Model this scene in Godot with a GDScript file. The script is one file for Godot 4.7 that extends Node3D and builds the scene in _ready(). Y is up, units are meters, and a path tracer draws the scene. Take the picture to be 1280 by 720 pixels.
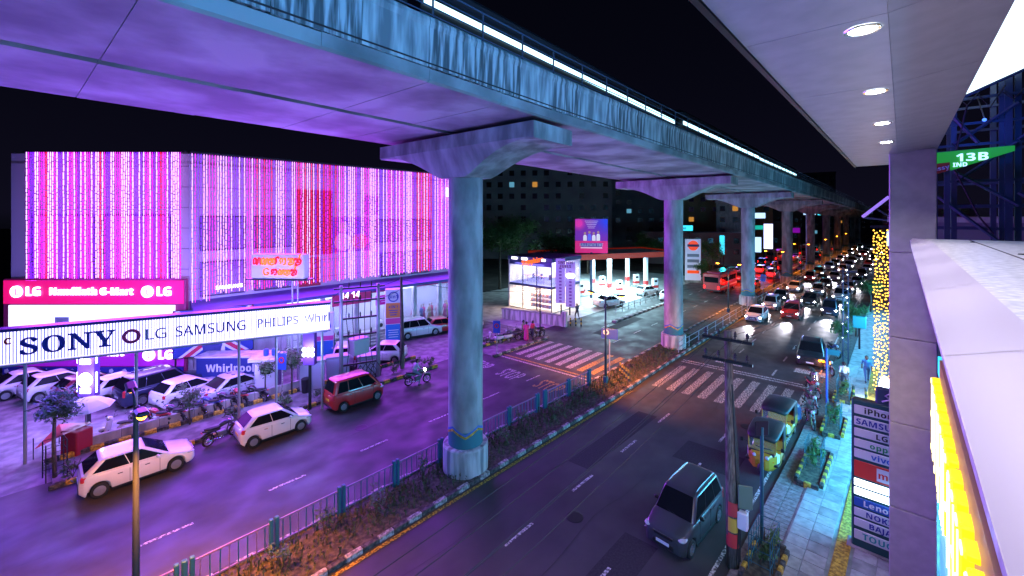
extends Node3D
# Night street under an elevated railway, seen from a station walkway.
const YAW := 0.6928
const ROAD_TURN := -0.085
const OWN_TURN := -0.0512
var rng := RandomNumberGenerator.new()
var M := {}
var used := {}
var cache := {}
var proto := {}

class MB:
	var st := SurfaceTool.new()
	func _init() -> void:
		st.begin(Mesh.PRIMITIVE_TRIANGLES)
		st.set_smooth_group(-1)
		st.set_uv(Vector2.ZERO)
	func tri(a: Vector3, b: Vector3, c: Vector3) -> void:
		st.add_vertex(a); st.add_vertex(b); st.add_vertex(c)
	func quad(a: Vector3, b: Vector3, c: Vector3, d: Vector3) -> void:
		tri(a, b, c); tri(a, c, d)
	func quad_uv(a: Vector3, b: Vector3, c: Vector3, d: Vector3) -> void:
		var p := [a, b, c, a, c, d]
		var t := [Vector2(0, 1), Vector2(0, 0), Vector2(1, 0), Vector2(0, 1), Vector2(1, 0), Vector2(1, 1)]
		for i in 6:
			st.set_uv(t[i]); st.add_vertex(p[i])
		st.set_uv(Vector2.ZERO)
	func box(c: Vector3, s: Vector3, bs := Basis.IDENTITY) -> MB:
		var h := s * 0.5
		var p := []
		for i in 8:
			p.append(c + bs * Vector3(h.x if i & 1 else -h.x, h.y if i & 2 else -h.y, h.z if i & 4 else -h.z))
		quad(p[4], p[6], p[7], p[5]); quad(p[1], p[3], p[2], p[0])
		quad(p[5], p[7], p[3], p[1]); quad(p[0], p[2], p[6], p[4])
		quad(p[6], p[2], p[3], p[7]); quad(p[0], p[4], p[5], p[1])
		return self
	func bev(c: Vector3, s: Vector3, r: float, bs := Basis.IDENTITY) -> MB:
		# box with chamfered edges: rings of a bevelled rectangle
		var rings := []
		var h := s * 0.5
		for k in 4:
			var y: float = [-h.y, -h.y + r, h.y - r, h.y][k]
			var i: float = [r, 0.0, 0.0, r][k]
			var ring := []
			var ax := h.x - i
			var az := h.z - i
			var q := minf(r, minf(ax, az) * 0.9)
			for v in [Vector2(ax - q, az), Vector2(ax, az - q), Vector2(ax, -az + q), Vector2(ax - q, -az), Vector2(-ax + q, -az), Vector2(-ax, -az + q), Vector2(-ax, az - q), Vector2(-ax + q, az)]:
				ring.append(c + bs * Vector3(v.x, y, v.y))
			rings.append(ring)
		return loft(rings, true)
	func loft(rings: Array, caps := true, closed := true) -> MB:
		for i in rings.size() - 1:
			var a: Array = rings[i]
			var b: Array = rings[i + 1]
			var n := a.size()
			for j in (n if closed else n - 1):
				var k := (j + 1) % n
				quad(a[j], b[j], b[k], a[k])
		if caps:
			for e in 2:
				var r: Array = rings[0] if e == 0 else rings[-1]
				var m := Vector3.ZERO
				for p in r: m += p
				m /= r.size()
				for j in r.size():
					var k := (j + 1) % r.size()
					if e == 0: tri(m, r[j], r[k])
					else: tri(m, r[k], r[j])
		return self
	func tube(pts: Array, r, seg := 8, caps := true) -> MB:
		var rings := []
		var side := Vector3.ZERO
		for i in pts.size():
			var d: Vector3 = (pts[mini(i + 1, pts.size() - 1)] - pts[maxi(i - 1, 0)]).normalized()
			if side == Vector3.ZERO:
				side = d.cross(Vector3.UP if absf(d.y) < 0.9 else Vector3.RIGHT).normalized()
			side = (side - d * side.dot(d)).normalized()
			var up := side.cross(d)
			var ring := []
			var rr: float = r[i] if r is Array else r
			for j in seg:
				var a := -TAU * j / seg
				ring.append(pts[i] + (side * cos(a) + up * sin(a)) * rr)
			rings.append(ring)
		return loft(rings, caps)
	func lathe(prof: Array, c := Vector3.ZERO, bs := Basis.IDENTITY, seg := 16, caps := false) -> MB:
		# prof: Vector2(radius, height) along local Y
		var rings := []
		for p in prof:
			var ring := []
			for j in seg:
				var a := TAU * j / seg
				ring.append(c + bs * Vector3(cos(a) * p.x, p.y, sin(a) * p.x))
			rings.append(ring)
		return loft(rings, caps)
	func prism(poly: Array, z0: float, z1: float, bs := Basis.IDENTITY, c := Vector3.ZERO) -> MB:
		# poly of Vector2 in xy, counter-clockwise, extruded along z
		var n := poly.size()
		var idx := Geometry2D.triangulate_polygon(PackedVector2Array(poly))
		for i in n:
			var k := (i + 1) % n
			quad(c + bs * Vector3(poly[i].x, poly[i].y, z1), c + bs * Vector3(poly[i].x, poly[i].y, z0), c + bs * Vector3(poly[k].x, poly[k].y, z0), c + bs * Vector3(poly[k].x, poly[k].y, z1))
		for i in range(0, idx.size(), 3):
			var a: Vector2 = poly[idx[i]]
			var b: Vector2 = poly[idx[i + 1]]
			var d: Vector2 = poly[idx[i + 2]]
			if (b - a).cross(d - a) > 0:
				var w := b; b = d; d = w
			tri(c + bs * Vector3(a.x, a.y, z1), c + bs * Vector3(b.x, b.y, z1), c + bs * Vector3(d.x, d.y, z1))
			tri(c + bs * Vector3(a.x, a.y, z0), c + bs * Vector3(d.x, d.y, z0), c + bs * Vector3(b.x, b.y, z0))
		return self
	func ball(c: Vector3, r: Vector3, n := 8) -> MB:
		var rings := []
		for i in n + 1:
			var t := PI * clampf(float(i) / n, 0.02, 0.98)
			var ring := []
			for j in n * 2:
				var a := PI * j / n
				ring.append(c + Vector3(cos(a) * sin(t) * r.x, -cos(t) * r.y, sin(a) * sin(t) * r.z))
			rings.append(ring)
		return loft(rings, true)
	func quad_sheet(a: Vector3, b: Vector3, c: Vector3, d: Vector3) -> MB:
		quad(a, b, c, d)
		return self
	func smooth(on := true) -> MB:
		st.set_smooth_group(0 if on else -1)
		return self
	func done() -> ArrayMesh:
		st.generate_normals()
		return st.commit()

func lin(r: float, g: float, b: float) -> Color:
	return Color(r, g, b).linear_to_srgb()
func add(m: Variant, called: String, material: Material, parent: Node = self) -> MeshInstance3D:
	var o := MeshInstance3D.new()
	o.mesh = m.done() if m is MB else m
	o.material_override = material
	o.name = numbered(called) if parent == self else called
	parent.add_child(o, true)
	return o
func numbered(called: String) -> String:
	var n: int = used.get(called, -1) + 1
	used[called] = n
	return called if n == 0 else "%s_%03d" % [called, n]
func tag(o: Node, label: String, category: String, group := "") -> Node:
	o.set_meta("label", label); o.set_meta("category", category)
	if group: o.set_meta("group", group)
	return o
func thing(called: String, label: String, category: String, at := Vector3.ZERO, turn := 0.0, group := "") -> Node3D:
	var o := Node3D.new()
	o.name = numbered(called)
	add_child(o)
	o.position = at; o.rotation.y = turn
	tag(o, label, category, group)
	return o
func struct(o: Node) -> Node:
	o.set_meta("kind", "structure")
	return o
func copy_of(p: Node3D, called: String, label: String, at: Vector3, turn: float, group := "") -> Node3D:
	var r: Node3D = p.duplicate()
	r.name = numbered(called)
	add_child(r)
	r.position = at; r.rotation = Vector3(0, turn, 0)
	r.set_meta("label", label)
	if group: r.set_meta("group", group)
	return r
func part(parent: Node, called: String, kind: String = "") -> Node3D:
	var o := Node3D.new()
	o.name = called
	parent.add_child(o, true)
	if kind: o.set_meta("kind", kind)
	return o

# ---------- materials ----------
func noise_image(seed_: int, freq: float, lo: Color, hi: Color, size := 256, contrast := 1.0, octaves := 4) -> ImageTexture:
	var n := FastNoiseLite.new()
	n.seed = seed_; n.frequency = freq; n.fractal_octaves = octaves; n.noise_type = FastNoiseLite.TYPE_SIMPLEX_SMOOTH
	var g := n.get_seamless_image(size, size)
	g.convert(Image.FORMAT_RGB8)
	var out := Image.create(size, size, false, Image.FORMAT_RGB8)
	for y in size:
		for x in size:
			var v := clampf((g.get_pixel(x, y).r - 0.5) * contrast + 0.5, 0.0, 1.0)
			out.set_pixel(x, y, lo.lerp(hi, v))
	return ImageTexture.create_from_image(out)
func mat(key: String, c: Color, rough := 0.6, metal := 0.0, extra := {}) -> StandardMaterial3D:
	if M.has(key): return M[key]
	var m := StandardMaterial3D.new()
	m.resource_name = key
	m.albedo_color = c; m.roughness = rough; m.metallic = metal
	for k in extra: m.set(k, extra[k])
	M[key] = m
	return m
func tmat(key: String, tex: Texture2D, scale_: Vector3, rough := 0.8, extra := {}) -> StandardMaterial3D:
	if M.has(key): return M[key]
	var m := mat(key, Color.WHITE, rough, 0.0, extra)
	m.albedo_texture = tex
	m.uv1_triplanar = true
	m.uv1_world_triplanar = extra.get("uv1_world_triplanar", true)
	m.uv1_scale = scale_
	return m
func glow(key: String, c: Color, energy: float, base := Color(0.05, 0.05, 0.05)) -> StandardMaterial3D:
	if M.has(key): return M[key]
	var m := mat(key, base, 0.5)
	m.emission_enabled = true
	m.emission = c
	m.emission_energy_multiplier = energy
	return m
func paint(key: String, c: Color, rough := 0.35) -> StandardMaterial3D:
	return mat(key, c, rough, 0.0, {"clearcoat_enabled": true, "clearcoat": 0.8, "clearcoat_roughness": 0.08})

# ---------- lights ----------
func omni(parent: Node, at: Vector3, c: Color, e: float, size := 0.1) -> OmniLight3D:
	var l := OmniLight3D.new()
	l.name = "lamp_light"; l.light_color = c; l.light_energy = e; l.light_size = size; l.omni_range = 60.0; l.omni_attenuation = 2.0; l.shadow_enabled = true
	parent.add_child(l, true)
	l.position = at
	return l
func spot(parent: Node, at: Vector3, towards: Vector3, c: Color, e: float, angle := 35.0, size := 0.08) -> SpotLight3D:
	var l := SpotLight3D.new()
	l.name = "lamp_light"; l.light_color = c; l.light_energy = e; l.light_size = size; l.spot_range = 80.0; l.spot_attenuation = 2.0; l.spot_angle = angle; l.spot_angle_attenuation = 0.6; l.shadow_enabled = true
	parent.add_child(l, true)
	l.transform = Transform3D(Basis.looking_at(towards.normalized(), Vector3.UP if absf(towards.normalized().y) < 0.95 else Vector3.RIGHT), at)
	return l
func area(parent: Node, at: Vector3, towards: Vector3, size: Vector2, c: Color, e: float) -> AreaLight3D:
	var l := AreaLight3D.new()
	l.name = "panel_light"; l.light_color = c; l.light_energy = e; l.area_size = size; l.area_normalize_energy = true; l.shadow_enabled = true
	l.set("area_range", 200.0)
	parent.add_child(l, true)
	l.transform = Transform3D(Basis.looking_at(towards.normalized(), Vector3.UP if absf(towards.normalized().y) < 0.95 else Vector3.RIGHT), at)
	return l

# ---------- lettering ----------
func letters(parent: Node, called: String, words: String, height: float, at: Vector3, bs: Basis, m: Material, depth := 0.04, bold := true, stretch := 1.0, serif := false) -> MeshInstance3D:
	var f := SystemFont.new()
	f.font_names = PackedStringArray(["Droid Serif" if serif else "Droid Sans"])
	f.font_weight = 700 if bold else 400
	var t := TextMesh.new()
	t.font = f; t.text = words; t.font_size = 48
	t.pixel_size = height / 35.0
	t.depth = depth
	t.curve_step = 2.0
	var o := add(t, called, m, parent)
	o.transform = Transform3D(bs * Basis.from_scale(Vector3(stretch, 1, 1)), at)
	return o

# ---------- the road's line ----------
const KNOTS := [[60.0, -18.7], [34.0, -16.95], [10.0, -15.45], [0.0, -14.75], [-13.5, -13.95], [-25.0, -13.15], [-37.5, -12.6], [-61.5, -11.45], [-85.5, -10.1], [-109.5, -8.75], [-133.5, -7.35], [-157.5, -6.0], [-260.0, -0.2], [-420.0, 8.8]]
func mid(z: float) -> float:
	for i in KNOTS.size() - 1:
		if z >= KNOTS[i + 1][0]:
			var k0: Array = KNOTS[maxi(i - 1, 0)]
			var k1: Array = KNOTS[i]
			var k2: Array = KNOTS[i + 1]
			var k3: Array = KNOTS[mini(i + 2, KNOTS.size() - 1)]
			return lerpf(k1[1], k2[1], clampf((k1[0] - z) / (k1[0] - k2[0]), -2.0, 1.0)) + 0.0 * (k0[1] + k3[1])
	return KNOTS[-1][1]
func on(u: float, z: float, y := 0.0) -> Vector3:
	return Vector3(mid(z) + u, y, z)
func road_turn(z: float) -> float:
	var d := on(0, z - 3) - on(0, z + 3)
	return atan2(-d.x, -d.z)
func ribbon(u0: float, u1: float, z0: float, z1: float, y: float, step := 3.0) -> MB:
	var b := MB.new()
	var n := maxi(1, int(ceil(absf(z1 - z0) / step)))
	for i in n:
		var za := lerpf(z0, z1, float(i) / n)
		var zb := lerpf(z0, z1, float(i + 1) / n)
		b.quad(on(u0, za, y), on(u0, zb, y), on(u1, zb, y), on(u1, za, y))
	return b
func slab(u0: float, u1: float, z0: float, z1: float, y0: float, y1: float, step := 3.0) -> MB:
	# a raised strip that follows the road: rings across, lofted along z
	var rings := []
	var n := maxi(1, int(ceil(absf(z1 - z0) / step)))
	for i in n + 1:
		var z := lerpf(z0, z1, float(i) / n)
		rings.append([on(u0, z, y0), on(u0, z, y1), on(u1, z, y1), on(u1, z, y0)])
	return MB.new().loft(rings, true)
func make_materials() -> void:
	tmat("asphalt", noise_image(3, 0.005, lin(0.034, 0.034, 0.036), lin(0.056, 0.054, 0.054), 1024, 1.2, 10), Vector3(0.08, 0.08, 0.06), 0.74, {"metallic_specular": 0.4})
	tmat("asphalt_patch", noise_image(4, 0.08, lin(0.026, 0.026, 0.028), lin(0.044, 0.043, 0.044), 256, 1.6, 5), Vector3(0.5, 0.5, 0.5), 0.85, {"metallic_specular": 0.3})
	tmat("tar", noise_image(6, 0.08, lin(0.008, 0.008, 0.009), lin(0.02, 0.02, 0.02), 64, 1.6, 3), Vector3(0.5, 0.5, 0.5), 0.6)
	tmat("road_paint_worn", noise_image(40, 0.07, lin(0.05, 0.05, 0.05), lin(0.42, 0.4, 0.34), 256, 3.0, 6), Vector3(0.5, 0.5, 0.35), 0.75)
	M.asphalt.roughness_texture = noise_image(9, 0.03, Color(0.7, 0.7, 0.7), Color(1, 1, 1), 256, 1.6, 5)
	M.asphalt.roughness_texture_channel = BaseMaterial3D.TEXTURE_CHANNEL_RED
	tmat("lot", noise_image(5, 0.025, lin(0.09, 0.085, 0.09), lin(0.2, 0.19, 0.19), 256, 1.8, 5), Vector3(0.17, 0.17, 0.17), 0.7)
	tmat("dirt", noise_image(7, 0.03, lin(0.035, 0.031, 0.022), lin(0.1, 0.085, 0.058), 256, 2.0, 6), Vector3(0.5, 0.5, 0.5), 0.95)
	tmat("earth", noise_image(8, 0.03, lin(0.03, 0.03, 0.028), lin(0.08, 0.075, 0.07), 128, 1.5, 4), Vector3(0.05, 0.05, 0.05), 0.9)
	tmat("concrete", noise_image(21, 0.004, lin(0.13, 0.126, 0.122), lin(0.37, 0.36, 0.345), 1024, 1.9, 10), Vector3(0.055, 0.055, 0.055), 0.85)
	tmat("concrete_b", noise_image(22, 0.006, lin(0.15, 0.146, 0.14), lin(0.37, 0.36, 0.345), 1024, 1.9, 10), Vector3(0.16, 0.05, 0.16), 0.85)
	tmat("streaked", noise_image(24, 0.02, lin(0.08, 0.085, 0.085), lin(0.5, 0.5, 0.49), 512, 2.6, 5), Vector3(0.55, 0.045, 0.55), 0.85)
	tmat("streaked_b", noise_image(25, 0.02, lin(0.17, 0.175, 0.175), lin(0.52, 0.52, 0.5), 256, 2.2, 5), Vector3(0.4, 0.05, 0.4), 0.85)
	tmat("paving", noise_image(31, 0.03, lin(0.26, 0.26, 0.26), lin(0.36, 0.36, 0.35), 256, 1.6, 4), Vector3(0.4, 0.4, 0.4), 0.75)
	tmat("paving_b", noise_image(32, 0.03, lin(0.17, 0.17, 0.17), lin(0.29, 0.29, 0.29), 128, 1.6, 4), Vector3(0.4, 0.4, 0.4), 0.75)
	tmat("brick_paver", noise_image(33, 0.05, lin(0.14, 0.12, 0.12), lin(0.27, 0.24, 0.24), 128, 1.6, 4), Vector3(0.6, 0.6, 0.6), 0.8)
	tmat("forecourt", noise_image(34, 0.02, lin(0.28, 0.28, 0.28), lin(0.5, 0.5, 0.5), 256, 1.5, 4), Vector3(0.12, 0.12, 0.12), 0.6)
	tmat("road_paint", noise_image(41, 0.06, lin(0.09, 0.088, 0.085), lin(0.6, 0.59, 0.55), 256, 3.2, 5), Vector3(0.55, 0.55, 0.55), 0.7)
	tmat("road_paint_yellow", noise_image(42, 0.06, lin(0.1, 0.07, 0.03), lin(0.55, 0.37, 0.05), 256, 3.0, 5), Vector3(0.55, 0.55, 0.55), 0.7)
	tmat("kerb_white", noise_image(43, 0.05, lin(0.12, 0.115, 0.11), lin(0.42, 0.41, 0.39), 128, 2.4, 5), Vector3(0.9, 0.9, 0.9), 0.8)
	tmat("kerb_black", noise_image(44, 0.05, lin(0.02, 0.02, 0.02), lin(0.1, 0.09, 0.08), 128, 2.0, 5), Vector3(0.9, 0.9, 0.9), 0.8)
	tmat("kerb_yellow", noise_image(45, 0.05, lin(0.25, 0.15, 0.02), lin(0.65, 0.42, 0.05), 128, 2.2, 5), Vector3(0.9, 0.9, 0.9), 0.8)
	tmat("plaster", noise_image(46, 0.02, lin(0.42, 0.4, 0.4), lin(0.66, 0.64, 0.64), 256, 1.8, 5), Vector3(0.25, 0.1, 0.25), 0.8)
	tmat("cladding", noise_image(47, 0.02, lin(0.6, 0.6, 0.61), lin(0.74, 0.74, 0.75), 128, 1.4, 4), Vector3(0.5, 0.15, 0.5), 0.3)
	tmat("soffit_panel", noise_image(48, 0.02, lin(0.34, 0.34, 0.36), lin(0.42, 0.42, 0.44), 256, 1.4, 6), Vector3(0.4, 0.4, 0.4), 0.4)
	tmat("ledge_white", noise_image(49, 0.03, lin(0.46, 0.44, 0.43), lin(0.72, 0.7, 0.69), 512, 1.8, 8), Vector3(0.45, 0.45, 0.45), 0.4)
	tmat("tower_wall", noise_image(50, 0.02, lin(0.1, 0.1, 0.11), lin(0.17, 0.17, 0.18), 128, 1.3, 4), Vector3(0.06, 0.06, 0.06), 0.9)
	tmat("ochre_wall", noise_image(51, 0.02, lin(0.3, 0.22, 0.12), lin(0.42, 0.32, 0.18), 128, 1.3, 4), Vector3(0.06, 0.06, 0.06), 0.9)
	tmat("bark", noise_image(52, 0.05, lin(0.04, 0.03, 0.022), lin(0.13, 0.1, 0.075), 128, 2.0, 5), Vector3(2.5, 0.4, 2.5), 0.95)
	tmat("pole_wood", noise_image(53, 0.05, lin(0.06, 0.05, 0.042), lin(0.2, 0.17, 0.14), 128, 2.2, 5), Vector3(3.0, 0.3, 3.0), 0.9)
	mat("teal_paint", lin(0.015, 0.11, 0.14), 0.55)
	mat("lamp_post_paint", lin(0.045, 0.06, 0.058), 0.6, 0.2)
	mat("store_wall", lin(0.42, 0.36, 0.45), 0.55)
	mat("violet_rail", lin(0.2, 0.12, 0.2), 0.5)
	mat("dark_metal", lin(0.03, 0.032, 0.035), 0.45, 0.6)
	mat("grey_metal", lin(0.22, 0.23, 0.24), 0.4, 0.7)
	mat("galvanised", lin(0.32, 0.33, 0.34), 0.5, 0.5)
	mat("steel_blue", lin(0.05, 0.07, 0.12), 0.5, 0.3)
	mat("chrome", lin(0.6, 0.6, 0.6), 0.15, 1.0)
	mat("black_plastic", lin(0.012, 0.012, 0.013), 0.45)
	mat("tyre", lin(0.014, 0.014, 0.014), 0.85)
	mat("alloy", lin(0.4, 0.4, 0.42), 0.35, 0.8)
	mat("car_glass", lin(0.008, 0.009, 0.011), 0.05, 0.0, {"metallic_specular": 0.1})
	mat("white_plastic", lin(0.68, 0.68, 0.7), 0.45)
	mat("plate_yellow", lin(0.7, 0.45, 0.03), 0.5)
	mat("rubber", lin(0.02, 0.02, 0.02), 0.8)
	mat("leaf_a", lin(0.03, 0.075, 0.022), 0.6, 0.0, {"cull_mode": 2, "backlight_enabled": true, "backlight": lin(0.05, 0.12, 0.03)})
	mat("leaf_b", lin(0.05, 0.11, 0.03), 0.6, 0.0, {"cull_mode": 2, "backlight_enabled": true, "backlight": lin(0.06, 0.14, 0.03)})
	mat("leaf_dry", lin(0.055, 0.07, 0.025), 0.8, 0.0, {"cull_mode": 2})
	mat("lens_off", lin(0.45, 0.45, 0.47), 0.15)
	mat("lens_red_off", lin(0.5, 0.01, 0.015), 0.15, 0.0, {"clearcoat_enabled": true, "clearcoat": 1.0})
	mat("lens_amber", lin(0.6, 0.2, 0.01), 0.2)
	glow("headlamp_on", Color(0.96, 0.95, 1.0), 45.0)
	glow("tail_on", Color(1.0, 0.06, 0.03), 9.0)
	glow("hazard_on", Color(1.0, 0.5, 0.06), 14.0)
	glow("sodium_lens", Color(1.0, 0.6, 0.15), 22.0)
	glow("white_tube", Color(0.85, 0.93, 1.0), 7.0)
	glow("shop_tube", Color(0.9, 0.95, 1.0), 5.0)
	glow("panel_white", Color(0.8, 0.82, 1.0), 2.2, Color(0.8, 0.8, 0.8))
	glow("panel_cool", Color(0.7, 0.85, 1.0), 1.6, Color(0.8, 0.8, 0.8))
	glow("strip_face", Color(0.78, 0.74, 1.0), 3.0, Color(0.8, 0.8, 0.85))
	glow("panel_cyan", Color(0.25, 0.9, 1.0), 1.3, Color(0.2, 0.6, 0.7))
	glow("panel_magenta", Color(1.0, 0.03, 0.35), 0.75, lin(0.5, 0.02, 0.2))
	glow("panel_violet", Color(0.6, 0.05, 0.75), 0.6, lin(0.3, 0.03, 0.35))
	glow("letter_white", Color(0.95, 0.92, 1.0), 3.2, Color(0.9, 0.9, 0.9))
	glow("neon_red", Color(1.0, 0.06, 0.02), 1.6, Color(0.5, 0.05, 0.03))
	glow("neon_orange", Color(1.0, 0.42, 0.03), 1.9, Color(0.6, 0.2, 0.03))
	glow("sign_green", Color(0.1, 0.75, 0.08), 0.35, lin(0.08, 0.5, 0.05))
	glow("warm_bulb", Color(1.0, 0.75, 0.25), 7.0)
	glow("yellow_hot", Color(1.0, 0.93, 0.6), 4.0, Color(0.8, 0.7, 0.3))
	glow("yellow_sign", Color(1.0, 0.8, 0.06), 1.7, Color(0.7, 0.5, 0.05))
	glow("spot_disc", Color(0.92, 0.96, 1.0), 40.0)
	glow("window_warm", Color(1.0, 0.7, 0.3), 0.5)
	glow("window_cool", Color(0.5, 0.85, 1.0), 0.45)
	glow("train_window", Color(0.7, 0.92, 1.0), 3.6)
	glow("train_strip", Color(0.2, 0.6, 0.75), 0.5)
	glow("amber_lens", Color(1.0, 0.5, 0.05), 8.0)
# ---------- vehicles: front points to local -Z, origin on the ground ----------
func pw(t: Array, s: float) -> float:
	for i in t.size() - 1:
		if s <= t[i + 1][0]:
			var f: float = clampf((s - t[i][0]) / maxf(t[i + 1][0] - t[i][0], 1e-4), 0.0, 1.0)
			f = f * f * (3.0 - 2.0 * f) * 0.5 + f * 0.5
			return lerpf(t[i][1], t[i + 1][1], f)
	return t[-1][1]
func wheel_meshes(r: float, w: float) -> Array:
	var key := "wheel%.2f%.2f" % [r, w]
	if cache.has(key): return cache[key]
	var side := Basis(Vector3.BACK, PI / 2)
	var h := w * 0.5
	var tyre := MB.new().smooth().lathe([Vector2(r * 0.62, -h * 0.9), Vector2(r * 0.9, -h), Vector2(r * 0.985, -h * 0.75), Vector2(r, 0), Vector2(r * 0.985, h * 0.75), Vector2(r * 0.9, h), Vector2(r * 0.62, h * 0.9)], Vector3.ZERO, side, 20).done()
	var rim := MB.new()
	rim.lathe([Vector2(0.01, h * 0.3), Vector2(r * 0.6, h * 0.3), Vector2(r * 0.64, h * 0.92), Vector2(r * 0.57, h * 0.95)], Vector3.ZERO, side, 20)
	rim.lathe([Vector2(0.01, -h * 0.3), Vector2(r * 0.6, -h * 0.3), Vector2(r * 0.64, -h * 0.92), Vector2(r * 0.57, -h * 0.95)], Vector3.ZERO, side, 20)
	for k in 5:
		var bs := Basis(Vector3.RIGHT, TAU * k / 5.0)
		for s in [-1.0, 1.0]:
			rim.box(bs * Vector3(s * h * 0.75, r * 0.33, 0), Vector3(h * 0.3, r * 0.56, r * 0.15), bs)
	cache[key] = [tyre, rim.done()]
	return cache[key]
func put_wheel(car: Node3D, at: Vector3, r: float, w: float) -> void:
	var ms := wheel_meshes(r, w)
	var wh := part(car, "wheel")
	wh.position = at
	add(ms[0], "tyre", M.tyre, wh)
	add(ms[1], "rim", M.alloy, wh)

const CARS := {
	"hatch": {"L": 3.8, "W": 1.68, "H": 1.48, "belt": 0.92, "rise": 0.1, "hood": 0.82, "nose": 0.66, "A": 0.95, "B": 1.82, "C": 3.16, "D": 3.72, "tail": 1.0, "fa": 0.72, "ra": 3.2, "r": 0.3},
	"small": {"L": 3.4, "W": 1.52, "H": 1.47, "belt": 0.92, "hood": 0.81, "nose": 0.66, "rise": 0.1, "A": 0.74, "B": 1.48, "C": 2.78, "D": 3.33, "tail": 1.0, "fa": 0.62, "ra": 2.85, "r": 0.28},
	"van": {"L": 3.3, "W": 1.48, "H": 1.82, "belt": 1.06, "hood": 0.98, "nose": 0.8, "A": 0.3, "B": 0.95, "C": 3.05, "D": 3.27, "tail": 1.06, "fa": 0.5, "ra": 2.65, "r": 0.28},
	"wagon": {"L": 3.6, "W": 1.52, "H": 1.68, "belt": 1.0, "hood": 0.94, "nose": 0.78, "A": 0.78, "B": 1.28, "C": 3.3, "D": 3.56, "tail": 1.0, "fa": 0.6, "ra": 2.98, "r": 0.29},
	"mpv": {"L": 4.5, "W": 1.76, "H": 1.76, "belt": 1.04, "hood": 0.97, "nose": 0.78, "A": 1.1, "B": 1.75, "C": 4.0, "D": 4.44, "tail": 1.06, "fa": 0.8, "ra": 3.55, "r": 0.33},
	"sedan": {"L": 4.3, "W": 1.7, "H": 1.46, "belt": 0.92, "hood": 0.82, "nose": 0.66, "rise": 0.06, "A": 1.08, "B": 1.9, "C": 2.9, "D": 3.7, "tail": 0.99, "fa": 0.8, "ra": 3.35, "r": 0.3},
	"suv": {"L": 4.0, "W": 1.78, "H": 1.68, "belt": 1.06, "hood": 1.0, "nose": 0.82, "A": 1.1, "B": 1.65, "C": 3.55, "D": 3.95, "tail": 1.06, "fa": 0.78, "ra": 3.25, "r": 0.34},
}
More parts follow.
